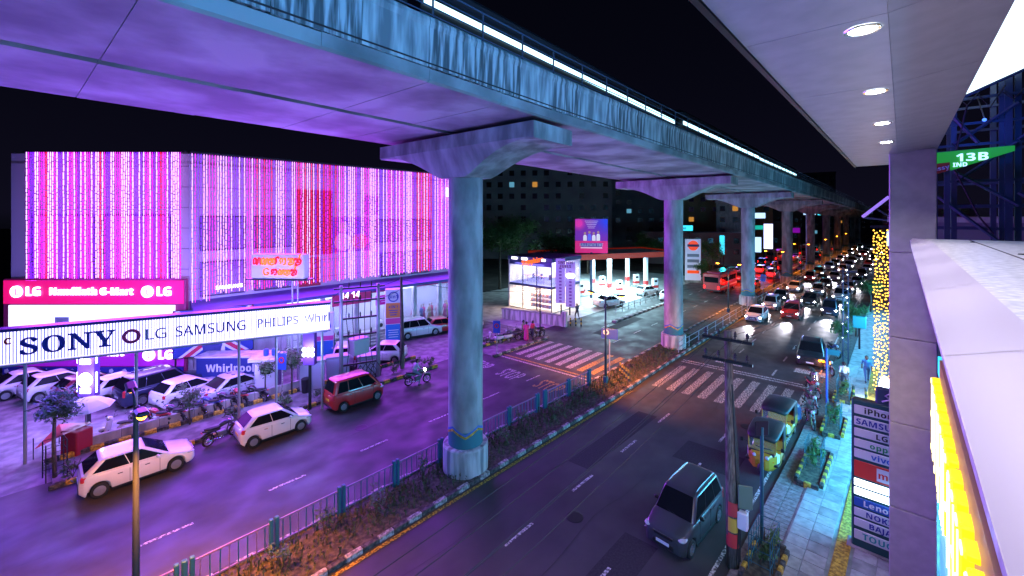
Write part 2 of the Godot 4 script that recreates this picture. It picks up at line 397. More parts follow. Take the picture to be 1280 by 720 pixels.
func car(kind: String, body: Material, heads: Material, tails: Material, plate: Material, roof_mat: Material = null) -> Node3D:
	# a new vehicle with all its parts, not yet placed or labelled
	var c: Dictionary = CARS[kind]
	var L: float = c.L
	var hw: float = c.W * 0.5
	var z0 := -L * 0.5
	var root := Node3D.new()
	var key := kind + "_body"
	var rise: float = c.get("rise", 0.03)
	if not cache.has(key):
		var bs := func(q: float) -> float: return c.belt + rise * clampf((q - c.A) / (L - c.A), 0.0, 1.0)
		var top := [[0.0, c.nose * 0.8], [0.05, c.nose], [0.22, c.nose + 0.07], [c.A, c.hood + 0.05], [c.A + 0.25, c.belt], [c.D - 0.1, c.belt + rise + 0.02], [L - 0.1, c.tail], [L, c.tail - 0.16]]
		var wid := [[0.0, 0.7], [0.06, 0.84], [0.25, 0.95], [0.7, 1.0], [L - 0.7, 1.0], [L - 0.15, 0.94], [L, 0.82]]
		var rings := []
		var ss := [0.0, 0.03, 0.08, 0.16]
		var s := 0.24
		while s < L - 0.18:
			ss.append(s); s += 0.06
		ss.append_array([L - 0.16, L - 0.08, L - 0.03, L])
		for q in ss:
			var yt := pw(top, q)
			var w := hw * pw(wid, q)
			var yb := 0.2 + 0.09 * maxf(0.0, 1.0 - q / 0.15) + 0.14 * maxf(0.0, 1.0 - (L - q) / 0.15)
			for ax in [c.fa, c.ra]:
				var R: float = c.r + 0.055
				var dx: float = absf(q - ax)
				if dx < R: yb = maxf(yb, c.r + sqrt(R * R - dx * dx))
			var ym := maxf(yb + 0.06, yt * 0.55)
			var ring := []
			for p in [Vector2(0.0, minf(yb, 0.3)), Vector2(0.8, minf(yb, 0.3)), Vector2(0.805, yb), Vector2(0.965, yb), Vector2(0.99, yb + 0.03), Vector2(1.0, ym), Vector2(0.985, maxf(ym + 0.02, yt - 0.14)), Vector2(0.94, yt - 0.035), Vector2(0.86, yt), Vector2(0.45, yt + 0.03), Vector2(0.0, yt + 0.04)]:
				ring.append(Vector3(p.x * w, p.y, z0 + q))
			for k in range(9, 0, -1):
				ring.append(ring[k] * Vector3(-1, 1, 1))
			rings.append(ring)
		cache[key] = MB.new().smooth().loft(rings, true).done()
		# cabin
		var lev := []
		for v in [[-0.06, 0.0, 0.0], [0.0, 0.0, 0.0], [0.55, 0.0, 0.0], [0.86, 0.0, 0.01], [0.96, 0.03, 0.05], [1.0, 0.12, 0.16], [1.012, 0.4, 0.45]]:
			var f: float = v[0]
			var a: float = lerpf(c.A, c.B, minf(f, 1.0)) + v[2]
			var d: float = lerpf(c.D, c.C, minf(f, 1.0)) - v[2]
			var w: float = lerpf(hw * 0.94, hw * 0.76, minf(f, 1.0)) - v[1]
			var r := 0.17
			var ring := []
			for cr in [[1, -1], [1, 1], [-1, 1], [-1, -1]]:
				var cx: float = cr[0] * (w - r)
				var cz: float = z0 + (a + r if cr[1] < 0 else d - r)
				for k in 4:
					var ang: float = {[1, -1]: -PI / 2, [1, 1]: 0.0, [-1, 1]: PI / 2, [-1, -1]: PI}[cr] + k * PI / 6
					ring.append(Vector3(cx + cos(ang) * r, lerpf(bs.call(cz + sin(ang) * r - z0), c.H, f), cz + sin(ang) * r))
			lev.append(ring)
		cache[kind + "_cabin"] = MB.new().smooth().loft(lev, true).done()
		# panes, on the sloping sides
		var P := func(f: float, q: float, side: float, out: float) -> Vector3:
			return Vector3(side * (lerpf(hw * 0.94, hw * 0.76, f) + out), lerpf(bs.call(q), c.H, f), z0 + q)
		var sides := []
		var cuts: Array = [0.0, 0.47, 0.96] if kind in ["hatch", "small", "sedan"] else [0.0, 0.36, 0.7, 0.97]
		for side in [-1.0, 1.0]:
			for i in cuts.size() - 1:
				var b := MB.new()
				var pt := []
				for e in [[0.06, 0], [0.87, 0], [0.87, 1], [0.06, 1]]:
					var a: float = lerpf(c.A, c.B, e[0]) + 0.17
					var d: float = lerpf(c.D, c.C, e[0]) - 0.16
					pt.append(P.call(e[0], lerpf(a, d, cuts[i + e[1]]) + (0.012 if e[1] == 0 else -0.012), side, 0.006))
				b.quad(pt[0], pt[1], pt[2], pt[3])
				sides.append(b.done())
		cache[kind + "_sides"] = sides
		var fr := []
		for e in [[0.03, -1], [0.93, -1], [0.93, 1], [0.03, 1]]:
			fr.append([Vector3(e[1] * (lerpf(hw * 0.94, hw * 0.76, e[0]) - 0.07), c.belt + (c.H - c.belt) * e[0] + 0.004, z0 + lerpf(c.A, c.B, e[0]) - 0.006), Vector3(e[1] * (lerpf(hw * 0.94, hw * 0.76, e[0]) - 0.12), lerpf(c.belt + rise, c.H, e[0] * 0.85 + 0.1) + 0.004, z0 + lerpf(c.D, c.C, e[0] * 0.85 + 0.1) + 0.006)])
		var g := MB.new()
		g.quad(fr[0][0], fr[1][0], fr[2][0], fr[3][0])
		cache[kind + "_front"] = g.done()
		g = MB.new()
		g.quad(fr[0][1], fr[3][1], fr[2][1], fr[1][1])
		cache[kind + "_rear"] = g.done()
		var tall: bool = kind in ["van", "wagon", "mpv", "suv"]
		cache[kind + "_head"] = MB.new().smooth().ball(Vector3.ZERO, Vector3(0.17, 0.07, 0.24), 8).done()
		cache[kind + "_tail"] = MB.new().bev(Vector3.ZERO, Vector3(0.16, 0.42 if tall else 0.26, 0.2), 0.05).done()
	add(cache[key], "body", body, root)
	add(cache[kind + "_cabin"], "roof", roof_mat if roof_mat else body, root)
	add(cache[kind + "_front"], "windscreen", M.car_glass, root)
	add(cache[kind + "_rear"], "rear_window", M.car_glass, root)
	for s in cache[kind + "_sides"]: add(s, "side_window", M.car_glass, root)
	for sx in [-1.0, 1.0]:
		var h := add(cache[kind + "_head"], "headlight", heads, root)
		h.position = Vector3(sx * (hw * 0.74), c.nose - 0.03, z0 + 0.25)
		h.rotation.y = -sx * 0.35
		var t := add(cache[kind + "_tail"], "taillight", tails, root)
		t.position = Vector3(sx * (hw * 0.83), c.tail - 0.12, -z0 - 0.14)
		t.rotation.y = sx * 0.25
		put_wheel(root, Vector3(sx * (hw - 0.1), c.r, z0 + c.fa), c.r, 0.2)
		put_wheel(root, Vector3(sx * (hw - 0.1), c.r, z0 + c.ra), c.r, 0.2)
		add(MB.new().bev(Vector3(sx * (hw + 0.07), c.belt + 0.06, z0 + c.A + 0.42), Vector3(0.16, 0.13, 0.1), 0.03), "wing_mirror", body if kind != "wagon" else M.black_plastic, root)
		for q in [0.45, 0.68]:
			add(MB.new().box(Vector3(sx * (hw * 0.995 + 0.006), c.belt - 0.16, z0 + L * q), Vector3(0.03, 0.03, 0.16)), "door_handle", M.chrome, root)
		for q in [0.34 if kind != "van" else 0.24, 0.6]:
			add(MB.new().box(Vector3(sx * (hw * 0.992), c.belt * 0.62, z0 + L * q), Vector3(0.02, c.belt * 0.6, 0.014)), "door_seam", M.black_plastic, root)
		add(MB.new().box(Vector3(sx * (hw * 0.975), 0.235, (c.fa + c.ra) * 0.5 + z0), Vector3(0.06, 0.07, c.ra - c.fa - c.r * 2.4)), "sill_trim", M.black_plastic, root)
	add(MB.new().bev(Vector3(0, 0.4, z0 + 0.02), Vector3(c.W * 0.5, 0.14, 0.08), 0.02), "grille", M.black_plastic, root)
	add(MB.new().bev(Vector3(0, c.nose - 0.1, z0 + 0.015), Vector3(c.W * 0.44, 0.12, 0.07), 0.02), "upper_grille", M.black_plastic, root)
	add(MB.new().box(Vector3(0, c.nose - 0.05, z0 + 0.0), Vector3(c.W * 0.46, 0.025, 0.05)), "grille_bar", M.chrome, root)
	for sx in [-1.0, 1.0]:
		add(MB.new().bev(Vector3(sx * hw * 0.62, 0.38, z0 + 0.06), Vector3(0.16, 0.1, 0.08), 0.03), "fog_lamp", M.black_plastic, root)
		add(MB.new().tube([Vector3(sx * hw * 0.1, c.belt + 0.03, z0 + c.A + 0.02), Vector3(sx * hw * 0.1 + 0.3, c.belt + 0.1, z0 + c.A + 0.08)], 0.012, 4), "wiper", M.black_plastic, root)
		if kind in ["wagon", "suv", "mpv"]: add(MB.new().tube([Vector3(sx * hw * 0.66, c.H + 0.02, z0 + c.B + 0.25), Vector3(sx * hw * 0.66, c.H + 0.05, z0 + c.B + 0.5), Vector3(sx * hw * 0.66, c.H + 0.05, z0 + c.C - 0.4), Vector3(sx * hw * 0.66, c.H + 0.02, z0 + c.C - 0.2)], 0.018, 5), "roof_rail", M.grey_metal, root)
	add(MB.new().box(Vector3(0, 0.47, z0 - 0.03), Vector3(0.46, 0.1, 0.015)), "number_plate", plate, root)
	add(MB.new().box(Vector3(0, c.tail - 0.36, -z0 + 0.008), Vector3(0.46, 0.11, 0.02)), "number_plate", plate, root)
	add(MB.new().bev(Vector3(0, 0.33, -z0 - 0.02), Vector3(c.W * 0.72, 0.1, 0.08), 0.02), "rear_bumper_trim", M.black_plastic, root)
	return root
func place(o: Node3D, called: String, label: String, category: String, at: Vector3, turn: float, group := "") -> Node3D:
	o.name = numbered(called)
	add_child(o)
	o.position = at; o.rotation.y = turn
	tag(o, label, category, group)
	return o
func stock(key: String, make: Callable) -> Node3D:
	if not proto.has(key): proto[key] = make.call()
	return proto[key].duplicate()

func bus(body: Material, band: Material, heads: Material, tails: Material, length := 9.0) -> Node3D:
	var root := Node3D.new()
	var w := 2.45
	var h := 3.0
	var hl := length * 0.5
	add(MB.new().bev(Vector3(0, 0.35 + (h - 0.35) * 0.5, 0), Vector3(w, h - 0.35, length), 0.14), "body", body, root)
	add(MB.new().box(Vector3(0, 0.95, 0), Vector3(w + 0.02, 0.22, length - 0.4)), "side_band", band, root)
	add(MB.new().bev(Vector3(0, h + 0.06, 0.3), Vector3(w * 0.8, 0.14, length * 0.7), 0.05), "roof_rack", body, root)
	var n := int(length / 1.15)
	for sx in [-1.0, 1.0]:
		for i in n:
			var z := -hl + 0.75 + (length - 1.5) * (i + 0.5) / n
			add(MB.new().box(Vector3(sx * (w * 0.5 + 0.004), 2.0, z), Vector3(0.02, 0.75, (length - 1.5) / n - 0.12)), "side_window", M.car_glass, root)
		for zz in [-hl + 1.7, hl - 2.1]:
			put_wheel(root, Vector3(sx * (w * 0.5 - 0.14), 0.46, zz), 0.46, 0.26)
		add(MB.new().bev(Vector3(sx * 0.9, 0.8, -hl - 0.0), Vector3(0.34, 0.22, 0.06), 0.02), "headlight", heads, root)
		add(MB.new().bev(Vector3(sx * 1.0, 0.95, hl + 0.0), Vector3(0.2, 0.4, 0.06), 0.02), "taillight", tails, root)
	add(MB.new().box(Vector3(0, 1.95, -hl - 0.006), Vector3(w - 0.34, 1.05, 0.03)), "windscreen", M.car_glass, root)
	add(MB.new().box(Vector3(0, 2.05, hl + 0.006), Vector3(w - 0.5, 0.8, 0.03)), "rear_window", M.car_glass, root)
	add(MB.new().box(Vector3(0, 0.5, hl + 0.03), Vector3(w - 0.2, 0.18, 0.1)), "rear_bumper", M.black_plastic, root)
	return root

func auto_rickshaw() -> Node3D:
	var root := Node3D.new()
	var hw := 0.64
	var yellow := paint("auto_yellow", lin(0.42, 0.23, 0.015), 0.45)
	var black := mat("auto_canvas", lin(0.018, 0.018, 0.02), 0.5)
	# lower tub, tapering to the nose; front at -Z
	var rings := []
	for q in [[-1.3, 0.2, 0.36, 0.7], [-1.22, 0.34, 0.3, 0.92], [-0.95, 0.52, 0.27, 1.0], [-0.7, 0.6, 0.27, 0.98], [-0.55, hw, 0.27, 0.62], [0.35, hw, 0.27, 0.62], [0.5, hw, 0.3, 1.0], [1.15, hw * 0.98, 0.34, 1.02], [1.25, hw * 0.9, 0.42, 0.95]]:
		var ring := []
		for p in [Vector2(0, q[2]), Vector2(0.86, q[2]), Vector2(1, q[2] + 0.1), Vector2(1, q[3] - 0.08), Vector2(0.9, q[3]), Vector2(0, q[3] + 0.02)]:
			ring.append(Vector3(p.x * q[1], p.y, q[0]))
		for k in range(4, 0, -1): ring.append(ring[k] * Vector3(-1, 1, 1))
		rings.append(ring)
	add(MB.new().loft(rings, true), "body", yellow, root)
	add(MB.new().bev(Vector3(0, 0.5, -0.02), Vector3(1.3, 0.1, 2.0), 0.03), "skirt", black, root)
	var cr := []
	for q in [[-0.98, 0.5, 1.6], [-0.86, 0.6, 1.67], [-0.3, 0.65, 1.73], [0.7, 0.66, 1.72], [1.12, 0.62, 1.64], [1.24, 0.56, 1.5]]:
		var ring := []
		for p in [Vector2(0, -0.1), Vector2(0.97, -0.13), Vector2(1, -0.06), Vector2(0.9, 0.0), Vector2(0.45, 0.05), Vector2(0, 0.06)]:
			ring.append(Vector3(p.x * q[1], q[2] + p.y, q[0]))
		for k in range(4, 0, -1): ring.append(ring[k] * Vector3(-1, 1, 1))
		cr.append(ring)
	add(MB.new().smooth().loft(cr, true), "canopy", black, root)
	var back := MB.new().bev(Vector3(0, 1.3, 1.17), Vector3(1.2, 0.66, 0.1), 0.03, Basis(Vector3.RIGHT, -0.1))
	add(back, "rear_curtain", black, root)
	add(MB.new().box(Vector3(0, 1.38, 1.235), Vector3(0.6, 0.24, 0.02), Basis(Vector3.RIGHT, -0.1)), "rear_window", M.car_glass, root)
	for sx in [-1.0, 1.0]:
		add(MB.new().tube([Vector3(sx * 0.52, 0.96, -0.96), Vector3(sx * 0.55, 1.58, -0.84)], 0.03, 6), "windscreen_post", yellow, root)
		add(MB.new().tube([Vector3(sx * 0.63, 0.6, 0.42), Vector3(sx * 0.62, 1.62, 0.36)], 0.03, 6), "roof_post", black, root)
		add(MB.new().bev(Vector3(sx * 0.6, 1.25, 0.82), Vector3(0.06, 0.62, 0.66), 0.02), "side_curtain", black, root)
		add(MB.new().tube([Vector3(sx * 0.56, 1.2, -0.9), Vector3(sx * 0.78, 1.28, -0.98)], 0.012, 5), "mirror_arm", M.dark_metal, root)
		add(MB.new().bev(Vector3(sx * 0.8, 1.28, -0.98), Vector3(0.13, 0.18, 0.04), 0.015), "wing_mirror", M.black_plastic, root)
		put_wheel(root, Vector3(sx * 0.54, 0.24, 0.72), 0.24, 0.13)
		add(MB.new().smooth().ball(Vector3(sx * 0.24, 0.84, -1.2), Vector3(0.1, 0.1, 0.07), 6), "headlight", M.lens_off, root)
		add(MB.new().bev(Vector3(sx * 0.52, 0.8, 1.24), Vector3(0.1, 0.18, 0.05), 0.015), "taillight", M.lens_red_off, root)
		add(MB.new().bev(Vector3(sx * 0.44, 0.68, -1.05), Vector3(0.09, 0.08, 0.05), 0.02), "indicator", M.lens_amber, root)
	var ws := MB.new()
	ws.quad(Vector3(-0.5, 0.98, -0.955), Vector3(-0.52, 1.56, -0.85), Vector3(0.52, 1.56, -0.85), Vector3(0.5, 0.98, -0.955))
	add(ws, "windscreen", mat("auto_glass", Color(0.5, 0.6, 0.6, 0.25), 0.05, 0.0, {"transparency": 1}), root)
	add(MB.new().bev(Vector3(0, 0.93, -1.0), Vector3(1.0, 0.14, 0.12), 0.03), "cowl_panel", black, root)
	for sx in [-1.0, 1.0]: add(MB.new().box(Vector3(sx * 0.59, 0.7, -0.72), Vector3(0.03, 0.42, 0.2), Basis(Vector3.UP, sx * 0.3)), "side_stripe", M.white_plastic, root)
	add(MB.new().bev(Vector3(0, 0.62, 0.75), Vector3(1.1, 0.16, 0.5), 0.05), "seat", black, root)
	add(MB.new().bev(Vector3(0, 0.72, -0.3), Vector3(0.6, 0.14, 0.34), 0.04), "driver_seat", black, root)
	add(MB.new().tube([Vector3(-0.3, 1.05, -0.72), Vector3(0, 1.02, -0.78), Vector3(0.3, 1.05, -0.72)], 0.018, 6), "handlebar", M.dark_metal, root)
	put_wheel(root, Vector3(0, 0.24, -1.12), 0.24, 0.13)
	add(MB.new().smooth().tube([Vector3(0, 0.3, -1.42), Vector3(0, 0.47, -1.34), Vector3(0, 0.53, -1.12), Vector3(0, 0.46, -0.92)], 0.1, 8), "mudguard", black, root)
	add(MB.new().box(Vector3(0, 0.58, -1.29), Vector3(0.3, 0.1, 0.02)), "number_plate", M.plate_yellow, root)
	return root

func bike_wheel(root: Node3D, z: float, r: float) -> void:
	var key := "bw%.2f" % r
	if not cache.has(key):
		var side := Basis(Vector3.BACK, PI / 2)
		var t := MB.new().smooth()
		var prof := []
		for k in 9:
			var a := TAU * k / 8
			prof.append(Vector2(r - 0.05 + cos(a) * 0.05, sin(a) * 0.045))
		t.lathe(prof, Vector3.ZERO, side, 18)
		var rim := MB.new().lathe([Vector2(r - 0.11, -0.03), Vector2(r - 0.08, -0.03), Vector2(r - 0.08, 0.03), Vector2(r - 0.11, 0.03), Vector2(r - 0.11, -0.03)], Vector3.ZERO, side, 18)
		rim.lathe([Vector2(0.01, -0.06), Vector2(0.06, -0.06), Vector2(0.06, 0.06), Vector2(0.01, 0.06)], Vector3.ZERO, side, 8)
		for k in 6:
			var bs := Basis(Vector3.RIGHT, TAU * k / 6.0)
			rim.box(bs * Vector3(0, r * 0.4, 0), Vector3(0.03, r * 0.7, 0.035), bs)
		cache[key] = [t.done(), rim.done()]
	var w := part(root, "wheel")
	w.position = Vector3(0, r, z)
	add(cache[key][0], "tyre", M.tyre, w)
	add(cache[key][1], "rim", M.alloy, w)
func motorbike(tank: Material, lamp: Material) -> Node3D:
	var root := Node3D.new()
	bike_wheel(root, -0.64, 0.3)
	bike_wheel(root, 0.62, 0.3)
	var f := MB.new()
	for sx in [-0.07, 0.07]:
		f.tube([Vector3(sx, 0.3, -0.64), Vector3(sx, 0.62, -0.53), Vector3(sx, 0.95, -0.4)], 0.024, 6)
	add(f, "fork", M.chrome, root)
	var fr := MB.new()
	fr.tube([Vector3(0, 0.85, -0.4), Vector3(0, 0.4, -0.25), Vector3(0, 0.32, 0.15), Vector3(0, 0.65, 0.3), Vector3(0, 0.8, 0.75)], 0.03, 6)
	for sx in [-0.1, 0.1]: fr.tube([Vector3(sx, 0.34, 0.15), Vector3(sx, 0.3, 0.62)], 0.025, 6)
	for sx in [-0.13, 0.13]: fr.tube([Vector3(sx, 0.32, 0.6), Vector3(sx, 0.66, 0.5)], 0.032, 6)
	add(fr, "frame", M.black_plastic, root)
	add(MB.new().bev(Vector3(0, 0.42, 0.0), Vector3(0.26, 0.3, 0.4), 0.05), "engine", M.grey_metal, root)
	var tk := MB.new().smooth()
	tk.loft([tk_ring(-0.42, 0.08, 0.86, 0.06), tk_ring(-0.3, 0.14, 0.9, 0.12), tk_ring(-0.1, 0.15, 0.88, 0.13), tk_ring(0.1, 0.1, 0.8, 0.08)], true)
	add(tk, "fuel_tank", tank, root)
	var se := MB.new().smooth()
	se.loft([tk_ring(0.04, 0.1, 0.8, 0.05), tk_ring(0.2, 0.15, 0.8, 0.05), tk_ring(0.6, 0.14, 0.86, 0.06), tk_ring(0.8, 0.07, 0.9, 0.04)], true)
	add(se, "seat", M.rubber, root)
	add(MB.new().smooth().loft([tk_ring(0.1, 0.12, 0.68, 0.08), tk_ring(0.5, 0.14, 0.74, 0.09), tk_ring(0.9, 0.05, 0.84, 0.04)], true), "tail_cowl", tank, root)
	add(MB.new().tube([Vector3(-0.36, 1.02, -0.22), Vector3(-0.18, 1.05, -0.38), Vector3(0.18, 1.05, -0.38), Vector3(0.36, 1.02, -0.22)], 0.018, 6), "handlebar", M.dark_metal, root)
	for sx in [-1.0, 1.0]:
		var mi := MB.new().tube([Vector3(sx * 0.22, 1.04, -0.36), Vector3(sx * 0.3, 1.22, -0.36)], 0.008, 5)
		mi.bev(Vector3(sx * 0.32, 1.25, -0.36), Vector3(0.12, 0.08, 0.03), 0.02)
		add(mi, "mirror", M.black_plastic, root)
	add(MB.new().smooth().ball(Vector3(0, 0.92, -0.5), Vector3(0.1, 0.1, 0.09), 6), "headlight", lamp, root)
	add(MB.new().bev(Vector3(0, 0.8, 0.93), Vector3(0.14, 0.07, 0.05), 0.015), "taillight", M.lens_red_off, root)
	add(MB.new().smooth().tube([Vector3(0, 0.5, -0.94), Vector3(0, 0.63, -0.78), Vector3(0, 0.65, -0.56), Vector3(0, 0.6, -0.4)], 0.05, 6), "front_mudguard", tank, root)
	add(MB.new().smooth().tube([Vector3(0, 0.66, 0.5), Vector3(0, 0.66, 0.76), Vector3(0, 0.52, 0.95)], 0.06, 6), "rear_mudguard", M.black_plastic, root)
	add(MB.new().smooth().tube([Vector3(0.12, 0.3, -0.12), Vector3(0.14, 0.26, 0.2), Vector3(0.16, 0.36, 0.85)], [0.02, 0.03, 0.045], 8), "exhaust", M.chrome, root)
	add(MB.new().tube([Vector3(-0.08, 0.3, 0.1), Vector3(-0.26, 0.01, 0.16)], 0.012, 5), "side_stand", M.dark_metal, root)
	return root
func tk_ring(z: float, w: float, y: float, h: float) -> Array:
	var r := []
	for k in 10:
		var a := TAU * k / 10
		r.append(Vector3(cos(a) * w, y + sin(a) * h, z))
	return r
func scooter(body: Material) -> Node3D:
	var root := Node3D.new()
	bike_wheel(root, -0.6, 0.22)
	bike_wheel(root, 0.52, 0.22)
	add(MB.new().smooth().loft([tk_ring(-0.02, 0.1, 0.42, 0.14), tk_ring(0.15, 0.19, 0.5, 0.2), tk_ring(0.5, 0.2, 0.56, 0.19), tk_ring(0.85, 0.06, 0.64, 0.08)], true), "body", body, root)
	add(MB.new().bev(Vector3(0, 0.28, -0.2), Vector3(0.36, 0.08, 0.5), 0.02), "footboard", M.black_plastic, root)
	add(MB.new().bev(Vector3(0, 0.6, -0.45), Vector3(0.42, 0.62, 0.08), 0.03, Basis(Vector3.RIGHT, 0.22)), "apron", body, root)
	add(MB.new().smooth().loft([tk_ring(0.0, 0.12, 0.74, 0.05), tk_ring(0.2, 0.17, 0.75, 0.06), tk_ring(0.6, 0.15, 0.78, 0.05), tk_ring(0.75, 0.08, 0.78, 0.03)], true), "seat", M.rubber, root)
	add(MB.new().smooth().tube([Vector3(0, 0.36, -0.86), Vector3(0, 0.46, -0.68), Vector3(0, 0.46, -0.48)], 0.09, 8), "front_mudguard", body, root)
	add(MB.new().smooth().ball(Vector3(0, 0.98, -0.4), Vector3(0.15, 0.11, 0.13), 6), "handlebar_cowl", body, root)
	add(MB.new().tube([Vector3(-0.34, 1.0, -0.26), Vector3(0, 0.98, -0.36), Vector3(0.34, 1.0, -0.26)], 0.018, 6), "handlebar", M.dark_metal, root)
	add(MB.new().smooth().ball(Vector3(0, 0.98, -0.52), Vector3(0.08, 0.07, 0.03), 5), "headlight", M.lens_off, root)
	add(MB.new().bev(Vector3(0, 0.62, 0.86), Vector3(0.16, 0.08, 0.05), 0.02), "taillight", M.lens_red_off, root)
	for sx in [-1.0, 1.0]:
		var mi := MB.new().tube([Vector3(sx * 0.2, 1.0, -0.34), Vector3(sx * 0.28, 1.2, -0.34)], 0.008, 5)
		mi.bev(Vector3(sx * 0.3, 1.23, -0.34), Vector3(0.12, 0.08, 0.03), 0.02)
		add(mi, "mirror", M.black_plastic, root)
	return root

# ---------- people: one smooth surface round a posed skeleton ----------
func person_mesh(bones: Array, cell := 0.03) -> ArrayMesh:
	# bones: [a, b, ra, rb, Color(linear)]
	var lo := Vector3(9, 9, 9)
	var hi := -lo
	for b in bones:
		for k in 2:
			var r: float = b[2 + k] + 0.06
			lo = lo.min(b[k] - Vector3.ONE * r); hi = hi.max(b[k] + Vector3.ONE * r)
	var n := Vector3i(((hi - lo) / cell).ceil()) + Vector3i.ONE
	var f := PackedFloat32Array()
	f.resize(n.x * n.y * n.z)
	f.fill(1.0)
	for b in bones:
		var a: Vector3 = b[0]
		var d: Vector3 = b[1] - b[0]
		var dd := maxf(d.length_squared(), 1e-6)
		var m: float = maxf(b[2], b[3]) + 0.07
		var p0 := Vector3i(((a.min(b[1]) - Vector3.ONE * m - lo) / cell).floor()).max(Vector3i.ZERO)
		var p1 := Vector3i(((a.max(b[1]) + Vector3.ONE * m - lo) / cell).ceil()).min(n - Vector3i.ONE)
		for z in range(p0.z, p1.z + 1):
			for y in range(p0.y, p1.y + 1):
				for x in range(p0.x, p1.x + 1):
					var p := lo + Vector3(x, y, z) * cell
					var t := clampf((p - a).dot(d) / dd, 0.0, 1.0)
					var s: float = (p - a - d * t).length() - lerpf(b[2], b[3], t)
					var i := (z * n.y + y) * n.x + x
					var e := f[i]
					var h := maxf(0.04 - absf(e - s), 0.0) / 0.04
					f[i] = minf(e, s) - h * h * 0.01
	var st := SurfaceTool.new()
	st.begin(Mesh.PRIMITIVE_TRIANGLES)
	st.set_smooth_group(0)
	var at := {}
	var vs := []
	for z in n.z - 1:
		for y in n.y - 1:
			for x in n.x - 1:
				var c := Vector3.ZERO
				var cnt := 0
				var v := []
				var neg := 0
				for k in 8:
					var w := f[((z + (k >> 2)) * n.y + y + ((k >> 1) & 1)) * n.x + x + (k & 1)]
					v.append(w)
					if w < 0: neg += 1
				if neg == 0 or neg == 8: continue
				for e in [[0, 1], [2, 3], [4, 5], [6, 7], [0, 2], [1, 3], [4, 6], [5, 7], [0, 4], [1, 5], [2, 6], [3, 7]]:
					var q: float = v[e[0]]
					var r: float = v[e[1]]
					if (q < 0) != (r < 0):
						var t := q / (q - r)
						c += Vector3(e[0] & 1, (e[0] >> 1) & 1, e[0] >> 2).lerp(Vector3(e[1] & 1, (e[1] >> 1) & 1, e[1] >> 2), t)
						cnt += 1
				at[Vector3i(x, y, z)] = vs.size()
				vs.append(lo + (Vector3(x, y, z) + c / cnt) * cell)
	var cols := []
	for p in vs:
		var best := 9.0
		var col := Color.WHITE
		for b in bones:
			var d: Vector3 = b[1] - b[0]
			var t := clampf((p - b[0]).dot(d) / maxf(d.length_squared(), 1e-6), 0.0, 1.0)
			var s: float = (p - b[0] - d * t).length() - lerpf(b[2], b[3], t)
			if s < best:
				best = s; col = b[4]
		cols.append(col)
	for z in range(1, n.z - 1):
		for y in range(1, n.y - 1):
			for x in range(1, n.x - 1):
				var i := (z * n.y + y) * n.x + x
				var w := f[i] < 0
				for ax in 3:
					var j: int = i + [1, n.x, n.x * n.y][ax]
					if w == (f[j] < 0): continue
					var u: Vector3i = [Vector3i(0, 1, 0), Vector3i(0, 0, 1), Vector3i(1, 0, 0)][ax]
					var t: Vector3i = [Vector3i(0, 0, 1), Vector3i(1, 0, 0), Vector3i(0, 1, 0)][ax]
					var o := Vector3i(x, y, z)
					var q := [at.get(o - u - t, -1), at.get(o - t, -1), at.get(o, -1), at.get(o - u, -1)]
					if q.has(-1): continue
					if w: q.reverse()
					for k in [0, 1, 2, 0, 2, 3]:
						st.set_color(cols[q[k]])
						st.add_vertex(vs[q[k]])
	st.generate_normals()
	return st.commit()
func skin() -> StandardMaterial3D:
	return mat("person_surface", Color.WHITE, 0.7, 0.0, {"vertex_color_use_as_albedo": true})
func figure(pose: Dictionary, c: Dictionary) -> ArrayMesh:
	# joints in metres, front towards -Z
	var b := []
	var J := pose
	var sk: Color = c.skin
	b.append([J.pelvis, J.belly, 0.15, 0.135, c.legs]); b.append([J.belly, J.chest, 0.14, 0.16, c.top]); b.append([J.chest, J.neck, 0.15, 0.06, c.top])
	b.append([J.neck, J.head - Vector3(0, 0.06, 0), 0.055, 0.06, sk])
	b.append([J.head + Vector3(0, -0.07, -0.03), J.head + Vector3(0, 0.03, 0.0), 0.065, 0.095, sk])
	b.append([J.head + Vector3(0, 0.05, 0.02), J.head + Vector3(0, -0.02, 0.05), 0.098, 0.08, c.hair])
	b.append([J.head + Vector3(0, -0.02, -0.1), J.head + Vector3(0, -0.035, -0.115), 0.014, 0.018, sk])
	for s in ["l", "r"]:
		var sx := -1.0 if s == "l" else 1.0
		b.append([J.head + Vector3(sx * 0.09, -0.02, 0.01), J.head + Vector3(sx * 0.1, -0.02, 0.02), 0.022, 0.02, sk])
		b.append([J.chest + Vector3(sx * 0.08, 0.06, 0), J["shoulder_" + s], 0.09, 0.07, c.top])
		b.append([J["shoulder_" + s], J["elbow_" + s], 0.062, 0.045, c.top])
		b.append([J["elbow_" + s], J["wrist_" + s], 0.043, 0.03, sk])
		var w: Vector3 = J["wrist_" + s]
		var d: Vector3 = (w - J["elbow_" + s]).normalized()
		b.append([w, w + d * 0.07, 0.03, 0.034, sk]); b.append([w + d * 0.07, w + d * 0.15 + Vector3(0, 0, -0.02), 0.03, 0.018, sk])
		b.append([w + d * 0.03, w + d * 0.08 + Vector3(-sx * 0.03, 0, -0.04), 0.016, 0.012, sk])
		b.append([J["hip_" + s], J["knee_" + s], 0.1, 0.062, c.legs]); b.append([J["knee_" + s], J["ankle_" + s], 0.06, 0.04, c.get("shin", c.legs)])
		var a: Vector3 = J["ankle_" + s]
		b.append([a + Vector3(0, -0.03, 0.03), a + Vector3(0, -0.05, -0.15), 0.045, 0.035, c.shoe])
	if c.has("skirt"):
		b.append([J.pelvis, Vector3(J.pelvis.x, 0.25, J.pelvis.z), 0.17, 0.24, c.skirt])
	return person_mesh(b, 0.025)
